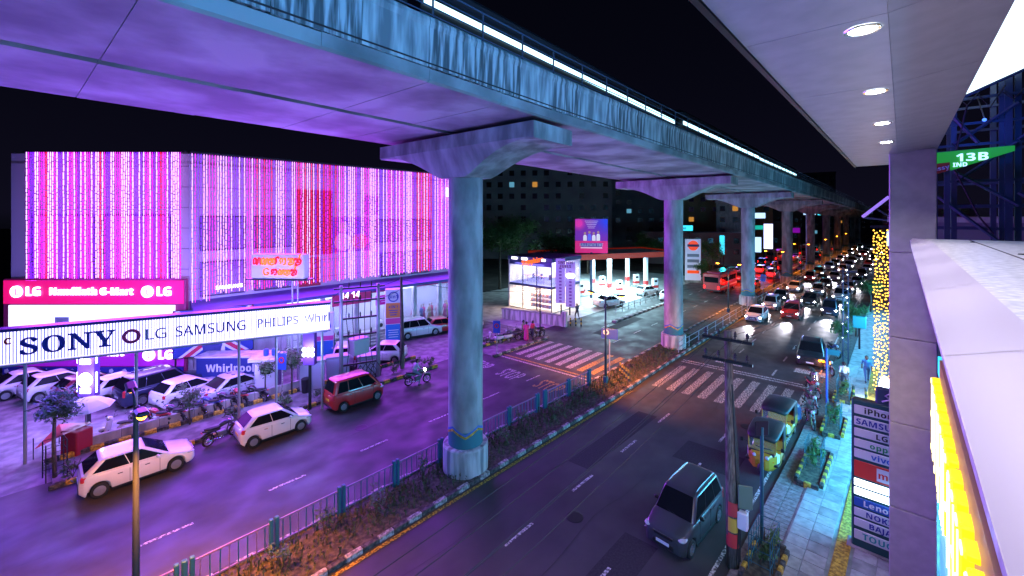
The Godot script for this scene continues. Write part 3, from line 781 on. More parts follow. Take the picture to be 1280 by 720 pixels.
func walk_pose(stride: float) -> Dictionary:
	var h := 0.1
	return {"pelvis": Vector3(0, 0.95, 0), "belly": Vector3(0, 1.1, 0), "chest": Vector3(0, 1.32, -0.01), "neck": Vector3(0, 1.5, -0.01), "head": Vector3(0, 1.63, -0.03),
		"shoulder_l": Vector3(-0.19, 1.4, 0), "shoulder_r": Vector3(0.19, 1.4, 0), "elbow_l": Vector3(-0.24, 1.13, stride * 0.25 + 0.03), "elbow_r": Vector3(0.24, 1.13, -stride * 0.25 + 0.03), "wrist_l": Vector3(-0.24, 0.9, stride * 0.35 - 0.08), "wrist_r": Vector3(0.24, 0.9, -stride * 0.5 - 0.08),
		"hip_l": Vector3(-h, 0.9, 0), "hip_r": Vector3(h, 0.9, 0), "knee_l": Vector3(-h, 0.5, -stride * 0.4 - 0.04), "knee_r": Vector3(h, 0.5, stride * 0.3 - 0.04), "ankle_l": Vector3(-h, 0.085, -stride * 0.55), "ankle_r": Vector3(h, 0.085 + absf(stride) * 0.06, stride * 0.7)}
func ride_pose() -> Dictionary:
	return {"pelvis": Vector3(0, 0.93, 0.22), "belly": Vector3(0, 1.08, 0.18), "chest": Vector3(0, 1.29, 0.1), "neck": Vector3(0, 1.46, 0.06), "head": Vector3(0, 1.6, 0.03),
		"shoulder_l": Vector3(-0.19, 1.37, 0.08), "shoulder_r": Vector3(0.19, 1.37, 0.08), "elbow_l": Vector3(-0.3, 1.14, -0.06), "elbow_r": Vector3(0.3, 1.14, -0.06), "wrist_l": Vector3(-0.33, 1.06, -0.18), "wrist_r": Vector3(0.33, 1.06, -0.18),
		"hip_l": Vector3(-0.1, 0.9, 0.18), "hip_r": Vector3(0.1, 0.9, 0.18), "knee_l": Vector3(-0.2, 0.68, -0.16), "knee_r": Vector3(0.22, 0.7, -0.16), "ankle_l": Vector3(-0.22, 0.32, 0.06), "ankle_r": Vector3(0.3, 0.09, 0.0)}
func leaf_crown(center: Vector3, size: Vector3, count: int, leaf: float, seed_: int, clumps := 9) -> MB:
	var r := RandomNumberGenerator.new()
	r.seed = seed_
	var b := MB.new()
	var cs := []
	for i in clumps:
		var d := Vector3(r.randfn(), r.randfn() * 0.8, r.randfn()).normalized() * r.randf_range(0.25, 0.85)
		cs.append([center + d * size, r.randf_range(0.28, 0.5)])
	for i in count:
		var c: Array = cs[r.randi() % cs.size()]
		var p: Vector3 = c[0] + Vector3(r.randfn(), r.randfn(), r.randfn()) * size * c[1] * 0.42
		var bs := Basis.from_euler(Vector3(r.randf_range(-0.9, 0.9), r.randf() * TAU, r.randf_range(-0.6, 0.6)))
		var l := leaf * r.randf_range(0.6, 1.3)
		b.quad(p - bs.z * l, p + bs.x * l * 0.42, p + bs.z * l, p - bs.x * l * 0.42)
	return b
func tree(called: String, label: String, at: Vector3, height: float, crown: Vector3, count: int, leaf: float, seed_: int, m: Material, group := "") -> Node3D:
	var t := thing(called, label, "tree", at, 0.0, group)
	var r := RandomNumberGenerator.new()
	r.seed = seed_
	var h := height - crown.y
	var tr := MB.new().smooth()
	tr.tube([Vector3(0, -0.1, 0), Vector3(0.05, h * 0.5, 0.04), Vector3(0, h, 0), Vector3(0.05, h + crown.y * 0.6, 0)], [height * 0.022, height * 0.017, height * 0.014, 0.01], 8)
	for k in 7:
		var a := TAU * k / 7 + r.randf()
		var s := Vector3(0, h * r.randf_range(0.75, 1.1), 0)
		var e := Vector3(cos(a) * crown.x * 0.75, h + crown.y * r.randf_range(-0.3, 0.6), sin(a) * crown.z * 0.75)
		tr.tube([s, s.lerp(e, 0.5) + Vector3(0, 0.1 * crown.y, 0), e], [height * 0.01, height * 0.006, 0.008], 5)
	add(tr, "trunk", M.bark, t)
	add(leaf_crown(Vector3(0, h + crown.y * 0.1, 0), crown, count, leaf, seed_, 14), "crown", m, t)
	return t
func _ready() -> void:
	rng.seed = 77
	var cam := Camera3D.new()
	cam.name = "camera"
	add_child(cam)
	cam.position = Vector3(0, 11.5, 0)
	cam.rotation.y = YAW
	cam.set_frustum(0.1 * 720.0 / 530.0, Vector2(0, -0.1 * 90.0 / 530.0), 0.1, 1500.0)
	cam.current = true
	var env := Environment.new()
	env.tonemap_mode = Environment.TONE_MAPPER_LINEAR
	env.tonemap_exposure = 1.0
	env.background_mode = Environment.BG_SKY
	var skm := ProceduralSkyMaterial.new()
	skm.sky_top_color = lin(0.0010, 0.0012, 0.0035)
	skm.sky_horizon_color = lin(0.0045, 0.004, 0.011)
	skm.ground_bottom_color = lin(0.001, 0.001, 0.002)
	skm.ground_horizon_color = lin(0.003, 0.003, 0.007)
	var sky := Sky.new()
	sky.sky_material = skm
	env.sky = sky
	env.sdfgi_enabled = true; env.ssao_enabled = true; env.ssil_enabled = true
	var we := WorldEnvironment.new()
	we.name = "environment"
	we.environment = env
	add_child(we)
	make_materials()
	build_ground()
	build_viaduct()
	build_store()
	build_signs_left()
	build_station()
	build_background()
	build_own_building()
	build_right_side()
	build_street_furniture()
	build_traffic()
	build_lot()
	build_people()
	build_plants()

# ---------- ground, roads, markings ----------
func build_ground() -> void:
	var g := MB.new()
	for i in 12:
		for j in 12:
			var x := -600.0 + i * 100.0
			var z := 300.0 - j * 100.0
			g.quad(Vector3(x, -0.03, z), Vector3(x, -0.03, z - 100), Vector3(x + 100, -0.03, z - 100), Vector3(x + 100, -0.03, z))
	struct(add(g, "ground", M.earth))
	struct(add(ribbon(-12.4, 10.5, 45, -420, 0.0, 4.0), "road", M.asphalt))
	struct(add(ribbon(-34, -12.4, 30, -34, -0.006, 4.0), "parking_lot", M.lot))
	struct(add(ribbon(-32, -9.6, -34, -84, -0.008, 4.0), "forecourt", M.forecourt))
	# median with soil, kerb stones painted black and white
	var md: Node3D = struct(add(slab(-1.25, 0.95, 40, -300, -0.02, 0.11), "median_strip", M.dirt))
	var kb := MB.new().bev(Vector3(0, 0.07, 0), Vector3(0.2, 0.2, 0.58), 0.02).done()
	for side in [1.0, -1.0]:
		var kerb: Node3D = Node3D.new()
		kerb.name = numbered("median_kerb")
		add_child(kerb)
		struct(kerb)
		for i in 130:
			var z := 2.0 - i * 0.6
			var o := add(kb, "kerb_block", M.kerb_white if i % 2 == 0 else M.kerb_black, kerb)
			o.position = on(1.05 if side > 0 else -1.35, z)
			o.rotation.y = road_turn(z) + rng.randf_range(-0.012, 0.012)
		var rest := add(slab(0.95 if side > 0 else -1.45, 1.15 if side > 0 else -1.25, -76, -300, -0.02, 0.17), "far_kerb", M.kerb_white, kerb)
		rest.set_meta("kind", "stuff")
	# painted lines
	var mk: Node3D = Node3D.new()
	mk.name = "lane_markings"
	add_child(mk)
	struct(mk)
	add(ribbon(1.25, 1.4, 40, -26.5, 0.005), "edge_line", M.road_paint_yellow, mk)
	add(ribbon(1.25, 1.4, -36, -250, 0.005), "edge_line", M.road_paint_yellow, mk)
	add(ribbon(-1.7, -1.56, -34, -250, 0.005), "edge_line", M.road_paint_yellow, mk)
	var dz := 5.0
	while dz > -120:
		if dz < -34 or dz > -24:
			for u in [-4.85, -8.3, 4.45, 7.6]:
				if u == -8.3 and dz > -36: continue
				add(ribbon(u - 0.06, u + 0.06, dz, dz - 1.5, 0.005, 2.0), "lane_dash", M.road_paint, mk)
		dz -= 4.05
	add(ribbon(10.05, 10.17, 10, -90, 0.005), "edge_line", M.road_paint, mk)
	var zeb: Node3D = Node3D.new()
	zeb.name = "zebra_crossing"
	add_child(zeb)
	struct(zeb)
	for i in 9:
		var u := -2.0 - i * 0.98
		add(ribbon(u - 0.5, u, -27.4, -32.2, 0.005), "stripe", M.road_paint if i > 1 else M.road_paint_yellow, zeb)
	for i in 9:
		var u := 1.9 + i * 0.98
		add(ribbon(u, u + 0.5, -28.2, -33.4, 0.005), "stripe", M.road_paint_worn, zeb)
	for a in [[-11.0, -1.7, -26.6], [-11.0, -1.7, -26.15], [1.6, 10.2, -34.3], [1.6, 10.2, -34.75]]:
		add(ribbon(a[0], a[1], a[2], a[2] - 0.2, 0.005), "stop_line", M.road_paint_yellow if a[2] > -30 and a[2] < -26.4 else M.road_paint, zeb)
	for u in [-3.1, -6.5, -9.6]:
		var w := letters(mk, "stop_lettering", "STOP", 1.6, on(u, -23.6, 0.006), Basis(Vector3.UP, road_turn(-23.6)) * Basis(Vector3.RIGHT, -PI / 2), M.road_paint_yellow if u > -4 else M.road_paint, 0.003, true, 0.36)
		w.name = "stop_lettering"
	for a in [[3.6, -36.0], [8.6, -37.4]]:
		add(ribbon(a[0], a[0] + 1.9, a[1], a[1] - 1.0, 0.005), "rumble_bar", M.road_paint, mk)
	# repairs, tar seams and manholes in the asphalt
	var rp: Node3D = Node3D.new()
	rp.name = "road_repairs"
	add_child(rp)
	struct(rp)
	for a in [[3.0, 4.1, -17.0, -24.0], [6.4, 9.0, -20.5, -22.5], [-7.9, -6.8, -37.0, -46.0], [7.2, 8.4, -9.5, -14.5]]:
		add(ribbon(a[0], a[1], a[2], a[3], 0.003, 1.5), "patch", M.asphalt_patch, rp)
	for a in [-6.7, 2.9, 6.1]:
		var q := []
		for i in 70:
			var z := 8.0 - i * 0.9
			q.append(on(a + 0.14 * sin(i * 0.7) + rng.randf_range(-0.05, 0.05), z, 0.006))
		var cr := MB.new()
		for i in 69:
			if i % 17 > 12: continue
			cr.quad(q[i] - Vector3(0.012, 0, 0), q[i + 1] - Vector3(0.01, 0, 0), q[i + 1] + Vector3(0.012, 0, 0), q[i] + Vector3(0.01, 0, 0))
		add(cr, "tar_seam", M.tar, rp)
	for p in [[-7.0, -12.5], [5.4, -14.0], [8.2, -26.0]]:
		add(MB.new().lathe([Vector2(0.01, 0.012), Vector2(0.3, 0.012), Vector2(0.34, 0.004)], on(p[0], p[1]), Basis.IDENTITY, 20), "manhole_cover", M.dark_metal, rp)
	# left footpath and its yellow-black kerbs
	var fp: Node3D = struct(add(slab(-14.3, -11.75, -1.4, -21.0, -0.02, 0.1), "left_footpath", M.lot))
	var yb := MB.new().bev(Vector3(0, 0.06, 0), Vector3(0.2, 0.26, 0.48), 0.02).done()
	for i in 40:
		var z := -1.5 - i * 0.5
		var o := add(yb, "kerb_block", M.kerb_yellow if i % 2 else M.kerb_black, fp)
		o.position = on(-11.65, z); o.rotation.y = road_turn(z) + rng.randf_range(-0.02, 0.02)
		o = add(yb, "kerb_block", M.kerb_yellow if i % 2 else M.kerb_black, fp)
		o.position = on(-14.3, z, 0.12); o.rotation.y = road_turn(z) + rng.randf_range(-0.02, 0.02)
	var isl: Node3D = struct(add(slab(-12.4, -10.2, -25.6, -33.0, -0.02, 0.1), "traffic_island", M.lot))
	for i in 14:
		var z := -25.8 - i * 0.52
		var o := add(yb, "kerb_block", M.kerb_white if i % 2 else M.kerb_black, isl)
		o.position = on(-10.1, z); o.rotation.y = road_turn(z)
		o = add(yb, "kerb_block", M.kerb_yellow if i % 2 else M.kerb_black, isl)
		o.position = on(-12.45, z, 0.1); o.rotation.y = road_turn(z)
	# right: brick shoulder, sidewalk tiles, ribbed guide path
	var sh: Node3D = struct(add(slab(10.5, 11.5, 6, -52, -0.02, 0.03), "brick_shoulder", M.kerb_black))
	var bm := MB.new().bev(Vector3(0, 0.05, 0), Vector3(0.48, 0.06, 0.235), 0.01).done()
	for i in 60:
		var z := -13.2 - i * 0.25
		for k in 2:
			var o := add(bm, "paver", M.brick_paver, sh)
			o.position = on(10.75 + k * 0.5, z, rng.randf_range(-0.004, 0.004)); o.rotation.y = road_turn(z)
	var sw: Node3D = struct(add(slab(11.5, 16.5, 6, -90, -0.02, 0.11), "sidewalk", M.paving_b))
	var tm := MB.new().bev(Vector3(0, 0.12, 0), Vector3(0.585, 0.05, 0.585), 0.008).done()
	for i in 48:
		for k in 6:
			if k == 2: continue
			var z := -13.0 - i * 0.6
			var o := add(tm, "paving_tile", M.paving if rng.randf() < 0.7 else M.paving_b, sw)
			o.position = on(11.85 + k * 0.6, z, rng.randf_range(-0.003, 0.003)); o.rotation.y = road_turn(z)
	var gp := MB.new()
	gp.bev(Vector3(0, 0.12, 0), Vector3(0.4, 0.05, 0.585), 0.008)
	for k in 4: gp.box(Vector3(-0.14 + k * 0.093, 0.148, 0), Vector3(0.035, 0.012, 0.5))
	var gm := gp.done()
	for i in 48:
		var z := -13.0 - i * 0.6
		var o := add(gm, "guide_tile", M.kerb_yellow, sw)
		o.position = on(13.05, z); o.rotation.y = road_turn(z)

# ---------- viaduct ----------
const PIERS := [[34.5, -13.95], [10.5, -13.95], [-13.5, -13.95], [-37.5, -12.8], [-61.5, -11.5], [-85.5, -10.05], [-109.5, -8.75], [-133.5, -7.35], [-157.5, -6.0], [-181.5, -4.65], [-205.5, -3.3], [-229.5, -1.95]]
func deck_y(z: float) -> float:
	return 15.15 - 0.013 * maxf(0.0, -z - 13.5)
func build_viaduct() -> void:
	var gsec := [Vector2(-4.75, 0), Vector2(-0.2, 0), Vector2(-0.2, 0.14), Vector2(0.2, 0.14), Vector2(0.2, 0), Vector2(4.75, 0), Vector2(4.82, 0.06), Vector2(4.84, 0.36), Vector2(4.72, 0.4), Vector2(4.72, 0.9), Vector2(-4.72, 0.9), Vector2(-4.72, 0.4), Vector2(-4.84, 0.36), Vector2(-4.82, 0.06)]
	var girder := MB.new().prism(gsec, -23.92, 0.0).done()
	var segment := MB.new().prism(gsec, -2.985, 0.0).done()
	var core := MB.new().box(Vector3(0, 0.5, -11.95), Vector3(9.3, 0.6, 23.8)).done()
	var pan := MB.new().smooth(false)
	var prof := [Vector2(4.74, 0.4), Vector2(4.86, 0.4), Vector2(4.9, 1.45), Vector2(4.95, 1.6), Vector2(4.93, 1.72), Vector2(4.86, 1.77), Vector2(4.72, 1.77), Vector2(4.68, 1.7), Vector2(4.74, 1.5)]
	pan.prism(prof, -1.975, 0.0)
	var panel := pan.done()
	var ribs := MB.new()
	for k in 5: ribs.box(Vector3(4.885, 0.9, -0.2 - k * 0.39), Vector3(0.03, 0.95, 0.09))
	var left := MB.new().prism([Vector2(-4.86, 0.4), Vector2(-4.74, 0.4), Vector2(-4.7, 1.77), Vector2(-4.9, 1.77)], -23.92, 0.0).done()
	var post := MB.new().box(Vector3(4.8, 2.23, 0), Vector3(0.045, 0.92, 0.045)).done()
	var rails := []
	for y in [2.68, 2.4, 2.1, 1.88]: rails.append(MB.new().tube([Vector3(4.8, y, 0), Vector3(4.8, y, -23.9)], 0.022 if y < 2.6 else 0.03, 6).done())
	var duct := MB.new().tube([Vector3(4.86, 0.5, 0), Vector3(4.86, 0.5, -23.92)], 0.025, 6).done()
	var names := ["directly above the near parked cars at the picture's upper left", "", "between the first and second visible piers", "between the second and third visible piers", "between the third and fourth piers", "between the fourth and fifth piers", "between the fifth and sixth piers", "between the sixth and seventh piers", "between the seventh and eighth piers", "beyond the eighth pier far down the road", "farthest but one down the road"]
	for k in PIERS.size() - 1:
		var a := Vector3(PIERS[k][1], deck_y(PIERS[k][0]), PIERS[k][0])
		var b := Vector3(PIERS[k + 1][1], deck_y(PIERS[k + 1][0]), PIERS[k + 1][0])
		var lab: String = names[k]
		if k == 0: lab = "behind the viewer, before the span at upper left"
		if k == 1: lab = "at the picture's upper left, over the near carriageway"
		var t := thing("viaduct_span", "concrete viaduct deck span " + lab, "viaduct", a, 0.0, "viaduct deck spans")
		t.basis = Basis.looking_at((b - a).normalized(), Vector3.UP) * Basis.from_scale(Vector3(1, 1, a.distance_to(b) / 24.0))
		if k > 5: add(girder, "girder", M.concrete, t)
		else:
			add(core, "girder_core", M.concrete_b, t)
			for i in 8: add(segment, "girder_segment", M.concrete, t).position = Vector3(0, 0.008 * ((i * 5 + k) % 3), -i * 2.995)
		add(left, "parapet", M.concrete_b, t)
		add(duct, "cable_duct", M.dark_metal, t)
		for i in 12:
			if k > 7 and i > 0: break
			var o := add(panel, "parapet_panel", M.streaked if (i * 7 + k) % 3 else M.streaked_b, t)
			o.position = Vector3(0, [0.0, 0.012, -0.008][(i + k) % 3], -i * 1.99)
			if k > 7: o.scale = Vector3(1, 1, 12)
			var p := add(post, "railing_post", M.steel_blue, t)
			p.position.z = -0.2 - i * 1.99
		for r in rails: add(r, "rail", M.steel_blue, t)
		for s in [-3.6, -1.4, 1.4, 3.6]:
			add(MB.new().box(Vector3(s, -0.1, -0.7), Vector3(0.7, 0.2, 0.5)), "bearing_block", M.concrete_b, t)
	var ord := ["", "", "nearest viaduct pier with teal zigzag band, beside the fence", "second viaduct pier, beside the zebra crossing", "third viaduct pier along the median", "fourth viaduct pier along the median", "fifth viaduct pier along the median", "sixth viaduct pier along the median", "seventh viaduct pier along the median", "eighth viaduct pier far down the median", "ninth viaduct pier far down the median", "farthest viaduct pier at the end of the median"]
	for k in range(1, PIERS.size()):
		var z: float = PIERS[k][0]
		var top := deck_y(z) - 0.2
		var cb := top - 1.75
		var t := thing("viaduct_pier", ord[k] if k > 1 else "viaduct pier standing behind the viewer", "pier", Vector3(PIERS[k][1], 0, z), 0.0, "viaduct piers")
		var sh := MB.new().smooth()
		sh.lathe([Vector2(0.78, 0.0), Vector2(0.78, cb * 0.36)], Vector3.ZERO, Basis.IDENTITY, 40)
		sh.lathe([Vector2(0.78, cb * 0.36 + 0.02), Vector2(0.78, cb * 0.66)], Vector3.ZERO, Basis.IDENTITY, 40)
		sh.lathe([Vector2(0.78, cb * 0.66 + 0.02), Vector2(0.78, cb + 0.3)], Vector3.ZERO, Basis.IDENTITY, 40)
		sh.lathe([Vector2(0.768, 0.1), Vector2(0.768, cb + 0.2)], Vector3.ZERO, Basis.IDENTITY, 40)
		add(sh, "shaft", M.concrete_b, t)
		add(MB.new().lathe([Vector2(1.02, -0.1), Vector2(1.02, 1.22), Vector2(0.98, 1.28), Vector2(0.76, 1.28)], Vector3.ZERO, Basis.IDENTITY, 40), "collar", M.streaked_b, t)
		add(MB.new().smooth().lathe([Vector2(0.784, 1.28), Vector2(0.784, 2.0)], Vector3.ZERO, Basis.IDENTITY, 40), "painted_band", mat("band_teal", lin(0.03, 0.15, 0.17), 0.6), t)
		var zg := MB.new()
		for e in [[0.0, 0.0], [0.11, 1.0]]:
			var zz := MB.new()
			for j in 80:
				var y := func(q: int) -> float: return 1.72 + 0.3 * absf(fposmod(q / 10.0, 2.0) - 1.0)
				var p := []
				for q in [j, j + 1]:
					var an: float = TAU * q / 80.0
					p.append([Vector3(cos(an) * 0.789, y.call(q) + e[0], sin(an) * 0.789), Vector3(cos(an) * 0.789, y.call(q) + e[0] + 0.1, sin(an) * 0.789)])
				zz.quad(p[0][0], p[1][0], p[1][1], p[0][1])
			add(zz, "zigzag_stripe", M.kerb_yellow if e[1] == 0.0 else mat("band_blue", lin(0.06, 0.14, 0.4), 0.6), t)
		var rings := []
		for i in 25:
			var x := -4.83 + 9.66 * i / 24.0
			var q := clampf((absf(x) - 0.95) / 3.2, 0.0, 1.0)
			var yb := cb + (1.13 - 0.0) * (1.0 - pow(1.0 - q, 1.7))
			var hd := lerpf(0.82, 1.24, q)
			var ring := []
			for p in [Vector2(-1.3, top), Vector2(1.3, top), Vector2(1.3, top - 0.56), Vector2(hd, yb), Vector2(-hd, yb), Vector2(-1.3, top - 0.56)]:
				ring.append(Vector3(x, p.y, p.x))
			rings.append(ring)
		add(MB.new().loft(rings, true), "pier_cap", M.concrete_b, t)
	# the train on the near track
	var d0 := Vector3(PIERS[2][1], deck_y(-13.5), -13.5)
	for k in 4:
		var zc: float = [3.0, -19.4, -41.6, -63.8][k]
		var xs := -13.95 if zc > -13.5 else lerpf(-13.95, -11.5, clampf((-13.5 - zc) / 48.0, 0.0, 1.0)) - (0.1 if k == 1 else 0.0)
		var c := Vector3(xs, deck_y(zc) + 1.05, zc)
		var t := thing("train_carriage", ["metro carriage with lit windows at the upper edge, over the left", "metro carriage with lit windows above the first visible pier", "metro carriage with lit windows above the second visible pier", "metro carriage with lit windows above the third visible pier"][k], "train", c, 0.0, "metro train on the viaduct")
		var turn := [0.0, -0.024, -0.05, -0.055]
		t.rotation = Vector3(-0.013 if k > 0 else 0.0, turn[k], 0)
		var bx := 1.95
		add(MB.new().bev(Vector3(bx, 0.95, 0), Vector3(2.7, 1.5, 22.0), 0.06), "lower_body", mat("train_teal", lin(0.03, 0.16, 0.2), 0.4), t)
		add(MB.new().bev(Vector3(bx, 2.75, 0), Vector3(2.7, 0.7, 22.0), 0.25), "roof", mat("train_roof", lin(0.012, 0.014, 0.02), 0.6), t)
		add(MB.new().box(Vector3(bx, 2.05, 0), Vector3(2.6, 0.8, 21.8)), "cabin", M.black_plastic, t)
		for i in 9:
			add(MB.new().box(Vector3(bx + 1.33, 2.1, -9.6 + i * 2.4), Vector3(0.03, 0.24, 2.37)), "window", M.train_window, t)
		add(MB.new().box(Vector3(bx + 1.37, 1.5, 0), Vector3(0.02, 0.12, 21.8)), "light_strip", M.train_strip, t)
		for i in 6:
			add(MB.new().lathe([Vector2(0.01, -0.06), Vector2(0.42, -0.06), Vector2(0.42, 0.06), Vector2(0.01, 0.06)], Vector3(bx + (0.72 if i % 2 else -0.72), 0.2, [-7.5, -7.5, -5.5, 5.5, 7.5, 7.5][i]), Basis(Vector3.BACK, PI / 2), 14), "wheel", M.dark_metal, t)
# ---------- the store with the curtain of light strings ----------
func string_mesh(len_: float, seed_: int) -> ArrayMesh:
	# a thin cord with small bulbs, uneven as hung
	var key := "string%.1f_%d" % [len_, seed_]
	if cache.has(key): return cache[key]
	var r := RandomNumberGenerator.new()
	r.seed = seed_
	var b := MB.new()
	var y := 0.0
	while y < len_ - 0.1:
		var l := r.randf_range(0.12, 0.5)
		var g := r.randf_range(0.03, 0.08)
		var x := r.randf_range(-0.012, 0.012)
		b.box(Vector3(x, -y - l * 0.5, 0), Vector3(r.randf_range(0.028, 0.045), l, 0.04))
		y += l + g
	cache[key] = b.done()
	return cache[key]
func build_store() -> void:
	glow("string_white", Color(0.88, 0.6, 1.0), 3.4)
	glow("string_violet", Color(0.5, 0.12, 1.0), 2.0)
	glow("string_magenta", Color(0.9, 0.08, 1.0), 1.9)
	glow("string_pink", Color(1.0, 0.22, 0.9), 2.1)
	glow("string_red", Color(1.0, 0.06, 0.3), 1.8)
	var A0 := Vector3(-45.2, 0, -1.3)
	var C := Vector3(-36.65, 0, -8.5)
	var B1 := Vector3(-34.5, 0, -33.0)
	var t := thing("electronics_store", "three-storey store hung with a purple curtain of light strings", "building")
	var H := 15.9
	# shell: walls with thickness from plan segments
	var plan := [Vector3(-46.2, 0, -0.45), A0, C, B1, Vector3(-56, 0, -36), Vector3(-60, 0, -10)]
	for i in plan.size():
		var a: Vector3 = plan[i]
		var b: Vector3 = plan[(i + 1) % plan.size()]
		var d := (b - a)
		var bs := Basis(d.normalized(), Vector3.UP, d.normalized().cross(Vector3.UP))
		add(MB.new().box((a + b) * 0.5 + bs.z * -0.15 + Vector3(0, (5.4 + H) * 0.5, 0), Vector3(d.length(), H - 5.4, 0.3), bs), "wall", M.store_wall if i < 4 else M.plaster, t)
		if i != 2: add(MB.new().box((a + b) * 0.5 + bs.z * -0.18 + Vector3(0, 2.7, 0), Vector3(d.length(), 5.4, 0.3), bs), "base_wall", M.plaster, t)
	var rf := MB.new()
	rf.prism([Vector2(-60, 10), Vector2(-46.2, 0.45), Vector2(-45.2, 1.3), Vector2(-36.65, 8.5), Vector2(-34.5, 33), Vector2(-56, 36)], 15.2, 15.4, Basis(Vector3.RIGHT, -PI / 2) * Basis.from_scale(Vector3(1, 1, 1)))
	add(rf, "roof", M.concrete_b, t)
	# frames of each face: local x along the face, z out of it
	var fa := {"o": A0, "d": (C - A0).normalized(), "len": A0.distance_to(C)}
	var fb := {"o": C, "d": (B1 - C).normalized(), "len": C.distance_to(B1)}
	for f in [fa, fb]: f.bs = Basis(f.d, Vector3.UP, f.d.cross(Vector3.UP))
	# cladding joints as raised seams
	for f in [fa, fb]:
		for k in 7:
			add(MB.new().box(f.o + f.d * f.len * 0.5 + Vector3(0, 6.3 + k * 1.45, 0) + f.bs.z * 0.01, Vector3(f.len - 0.1, 0.05, 0.03), f.bs), "panel_seam", mat("seam", lin(0.22, 0.18, 0.24), 0.7), t)
	# posters and windows: [face, x0, x1, y0, y1, material]
	var dark := mat("store_glass", lin(0.2, 0.11, 0.26), 0.3)
	var poster := mat("poster_red", lin(0.32, 0.01, 0.05), 0.6)
	var pview := mat("poster_violet", lin(0.2, 0.06, 0.32), 0.6)
	for w in [[fa, 0.2, 4.6, 5.5, 11.6, "b"], [fa, 5.2, 9.9, 5.5, 11.6, "b"], [fb, 0.6, 3.4, 9.0, 11.5, "w"], [fb, 0.6, 3.4, 5.7, 8.2, "w"], [fb, 4.0, 6.8, 9.0, 11.5, "w"], [fb, 4.0, 6.8, 5.7, 8.2, "w"], [fb, 7.1, 10.0, 8.2, 13.7, "r"], [fb, 7.1, 9.0, 5.6, 8.0, "r"], [fb, 10.1, 13.6, 8.3, 11.4, "v"], [fb, 13.0, 14.4, 11.6, 13.4, "v"], [fb, 14.0, 16.8, 9.0, 11.2, "w"], [fb, 14.6, 17.2, 5.7, 8.0, "w"], [fb, 17.4, 20.2, 9.0, 11.2, "w"], [fb, 17.6, 20.2, 5.7, 8.0, "w"]]:
		var f: Dictionary = w[0]
		var c: Vector3 = f.o + f.d * (w[1] + w[2]) * 0.5 + Vector3(0, (w[3] + w[4]) * 0.5, 0)
		var s := Vector3(w[2] - w[1], w[4] - w[3], 0.08)
		if w[5] == "r" or w[5] == "v":
			add(MB.new().box(c + f.bs.z * 0.05, s, f.bs), "poster", poster if w[5] == "r" else pview, t)
			continue
		var p := add(MB.new().box(c + f.bs.z * 0.03, Vector3(s.x - 0.16, s.y - 0.16, 0.05), f.bs), "window" if w[5] == "w" else "banner", dark if w[5] == "w" else mat("banner_pink", lin(0.5, 0.2, 0.45), 0.7), t)
		var fr := MB.new()
		for e in [-1, 1]:
			fr.box(c + f.bs.z * 0.06 + Vector3(0, e * (s.y * 0.5 - 0.04), 0), Vector3(s.x, 0.1, 0.1), f.bs)
			fr.box(c + f.bs.z * 0.06 + f.d * e * (s.x * 0.5 - 0.04), Vector3(0.1, s.y - 0.2, 0.1), f.bs)
		if w[5] == "w": fr.box(c + f.bs.z * 0.06, Vector3(0.07, s.y - 0.2, 0.08), f.bs)
		add(fr, "frame", mat("frame_dark", lin(0.05, 0.02, 0.07), 0.5), p)
	# figure on the big poster, as flat print shapes
	for s in [[10.9, 9.2, 0.75, 0.8, lin(0.55, 0.45, 0.45)], [11.0, 10.5, 0.4, 0.5, lin(0.5, 0.35, 0.3)], [12.5, 9.2, 0.8, 0.7, lin(0.6, 0.1, 0.14)]]:
		var b := MB.new().lathe([Vector2(0.01, 0), Vector2(1, 0), Vector2(1, 0.01), Vector2(0.01, 0.01)], Vector3.ZERO, Basis(Vector3.RIGHT, PI / 2), 14)
		var o := add(b, "poster_print", mat("pp%d" % int(s[0] * 10), s[4], 0.6), t)
		o.transform = Transform3D(fb.bs * Basis.from_scale(Vector3(s[2], s[3], 1)), fb.o + fb.d * s[0] + Vector3(0, s[1], 0) + fb.bs.z * 0.1)
	# light strings, each hung on its own
	var ms := ["string_white", "string_violet", "string_magenta", "string_pink"]
	for k in 72:
		var x := 0.15 + k * 0.15
		var o := add(string_mesh(10.2, 11 + k % 7), "light_string", M.string_red if k in [9, 34, 62] else M[ms[[0, 1, 0, 2, 0, 3, 1, 0, 2, 1, 0, 3, 0, 2][(k * 3 + k / 5) % 14]]], t)
		o.transform = Transform3D(fa.bs, fa.o + fa.d * x + Vector3(0, 15.95, 0) + fa.bs.z * 0.35)
	for k in 146:
		var x := 0.1 + k * 0.168
		var red: bool = (x > 4.0 and x < 5.4 and k % 3 == 0) or (x > 7.0 and x < 10.2 and k % 3 == 0) or (x > 18.4 and x < 20.3 and k % 2 > 0)
		var o := add(string_mesh(10.0 if k > 6 else 10.3, 31 + k % 7), "light_string", M.string_red if red else M[ms[[0, 1, 0, 2, 0, 3, 1, 0, 2, 1, 0, 3, 0, 2][(k * 3 + k / 5) % 14]]], t)
		o.transform = Transform3D(fb.bs, fb.o + fb.d * x + Vector3(0, 15.9, 0) + fb.bs.z * 0.35)
	for f in [fa, fb]:
		add(MB.new().box(f.o + f.d * f.len * 0.5 + Vector3(0, 16.0, 0) + f.bs.z * 0.2, Vector3(f.len, 0.1, 0.5), f.bs), "string_rail", M.dark_metal, t)
	area(t, fa.o + fa.d * fa.len * 0.5 + Vector3(0, 11.0, 0) + fa.bs.z * 0.6, fa.bs.z, Vector2(10.5, 9.0), lin(0.36, 0.05, 1.0), 600.0)
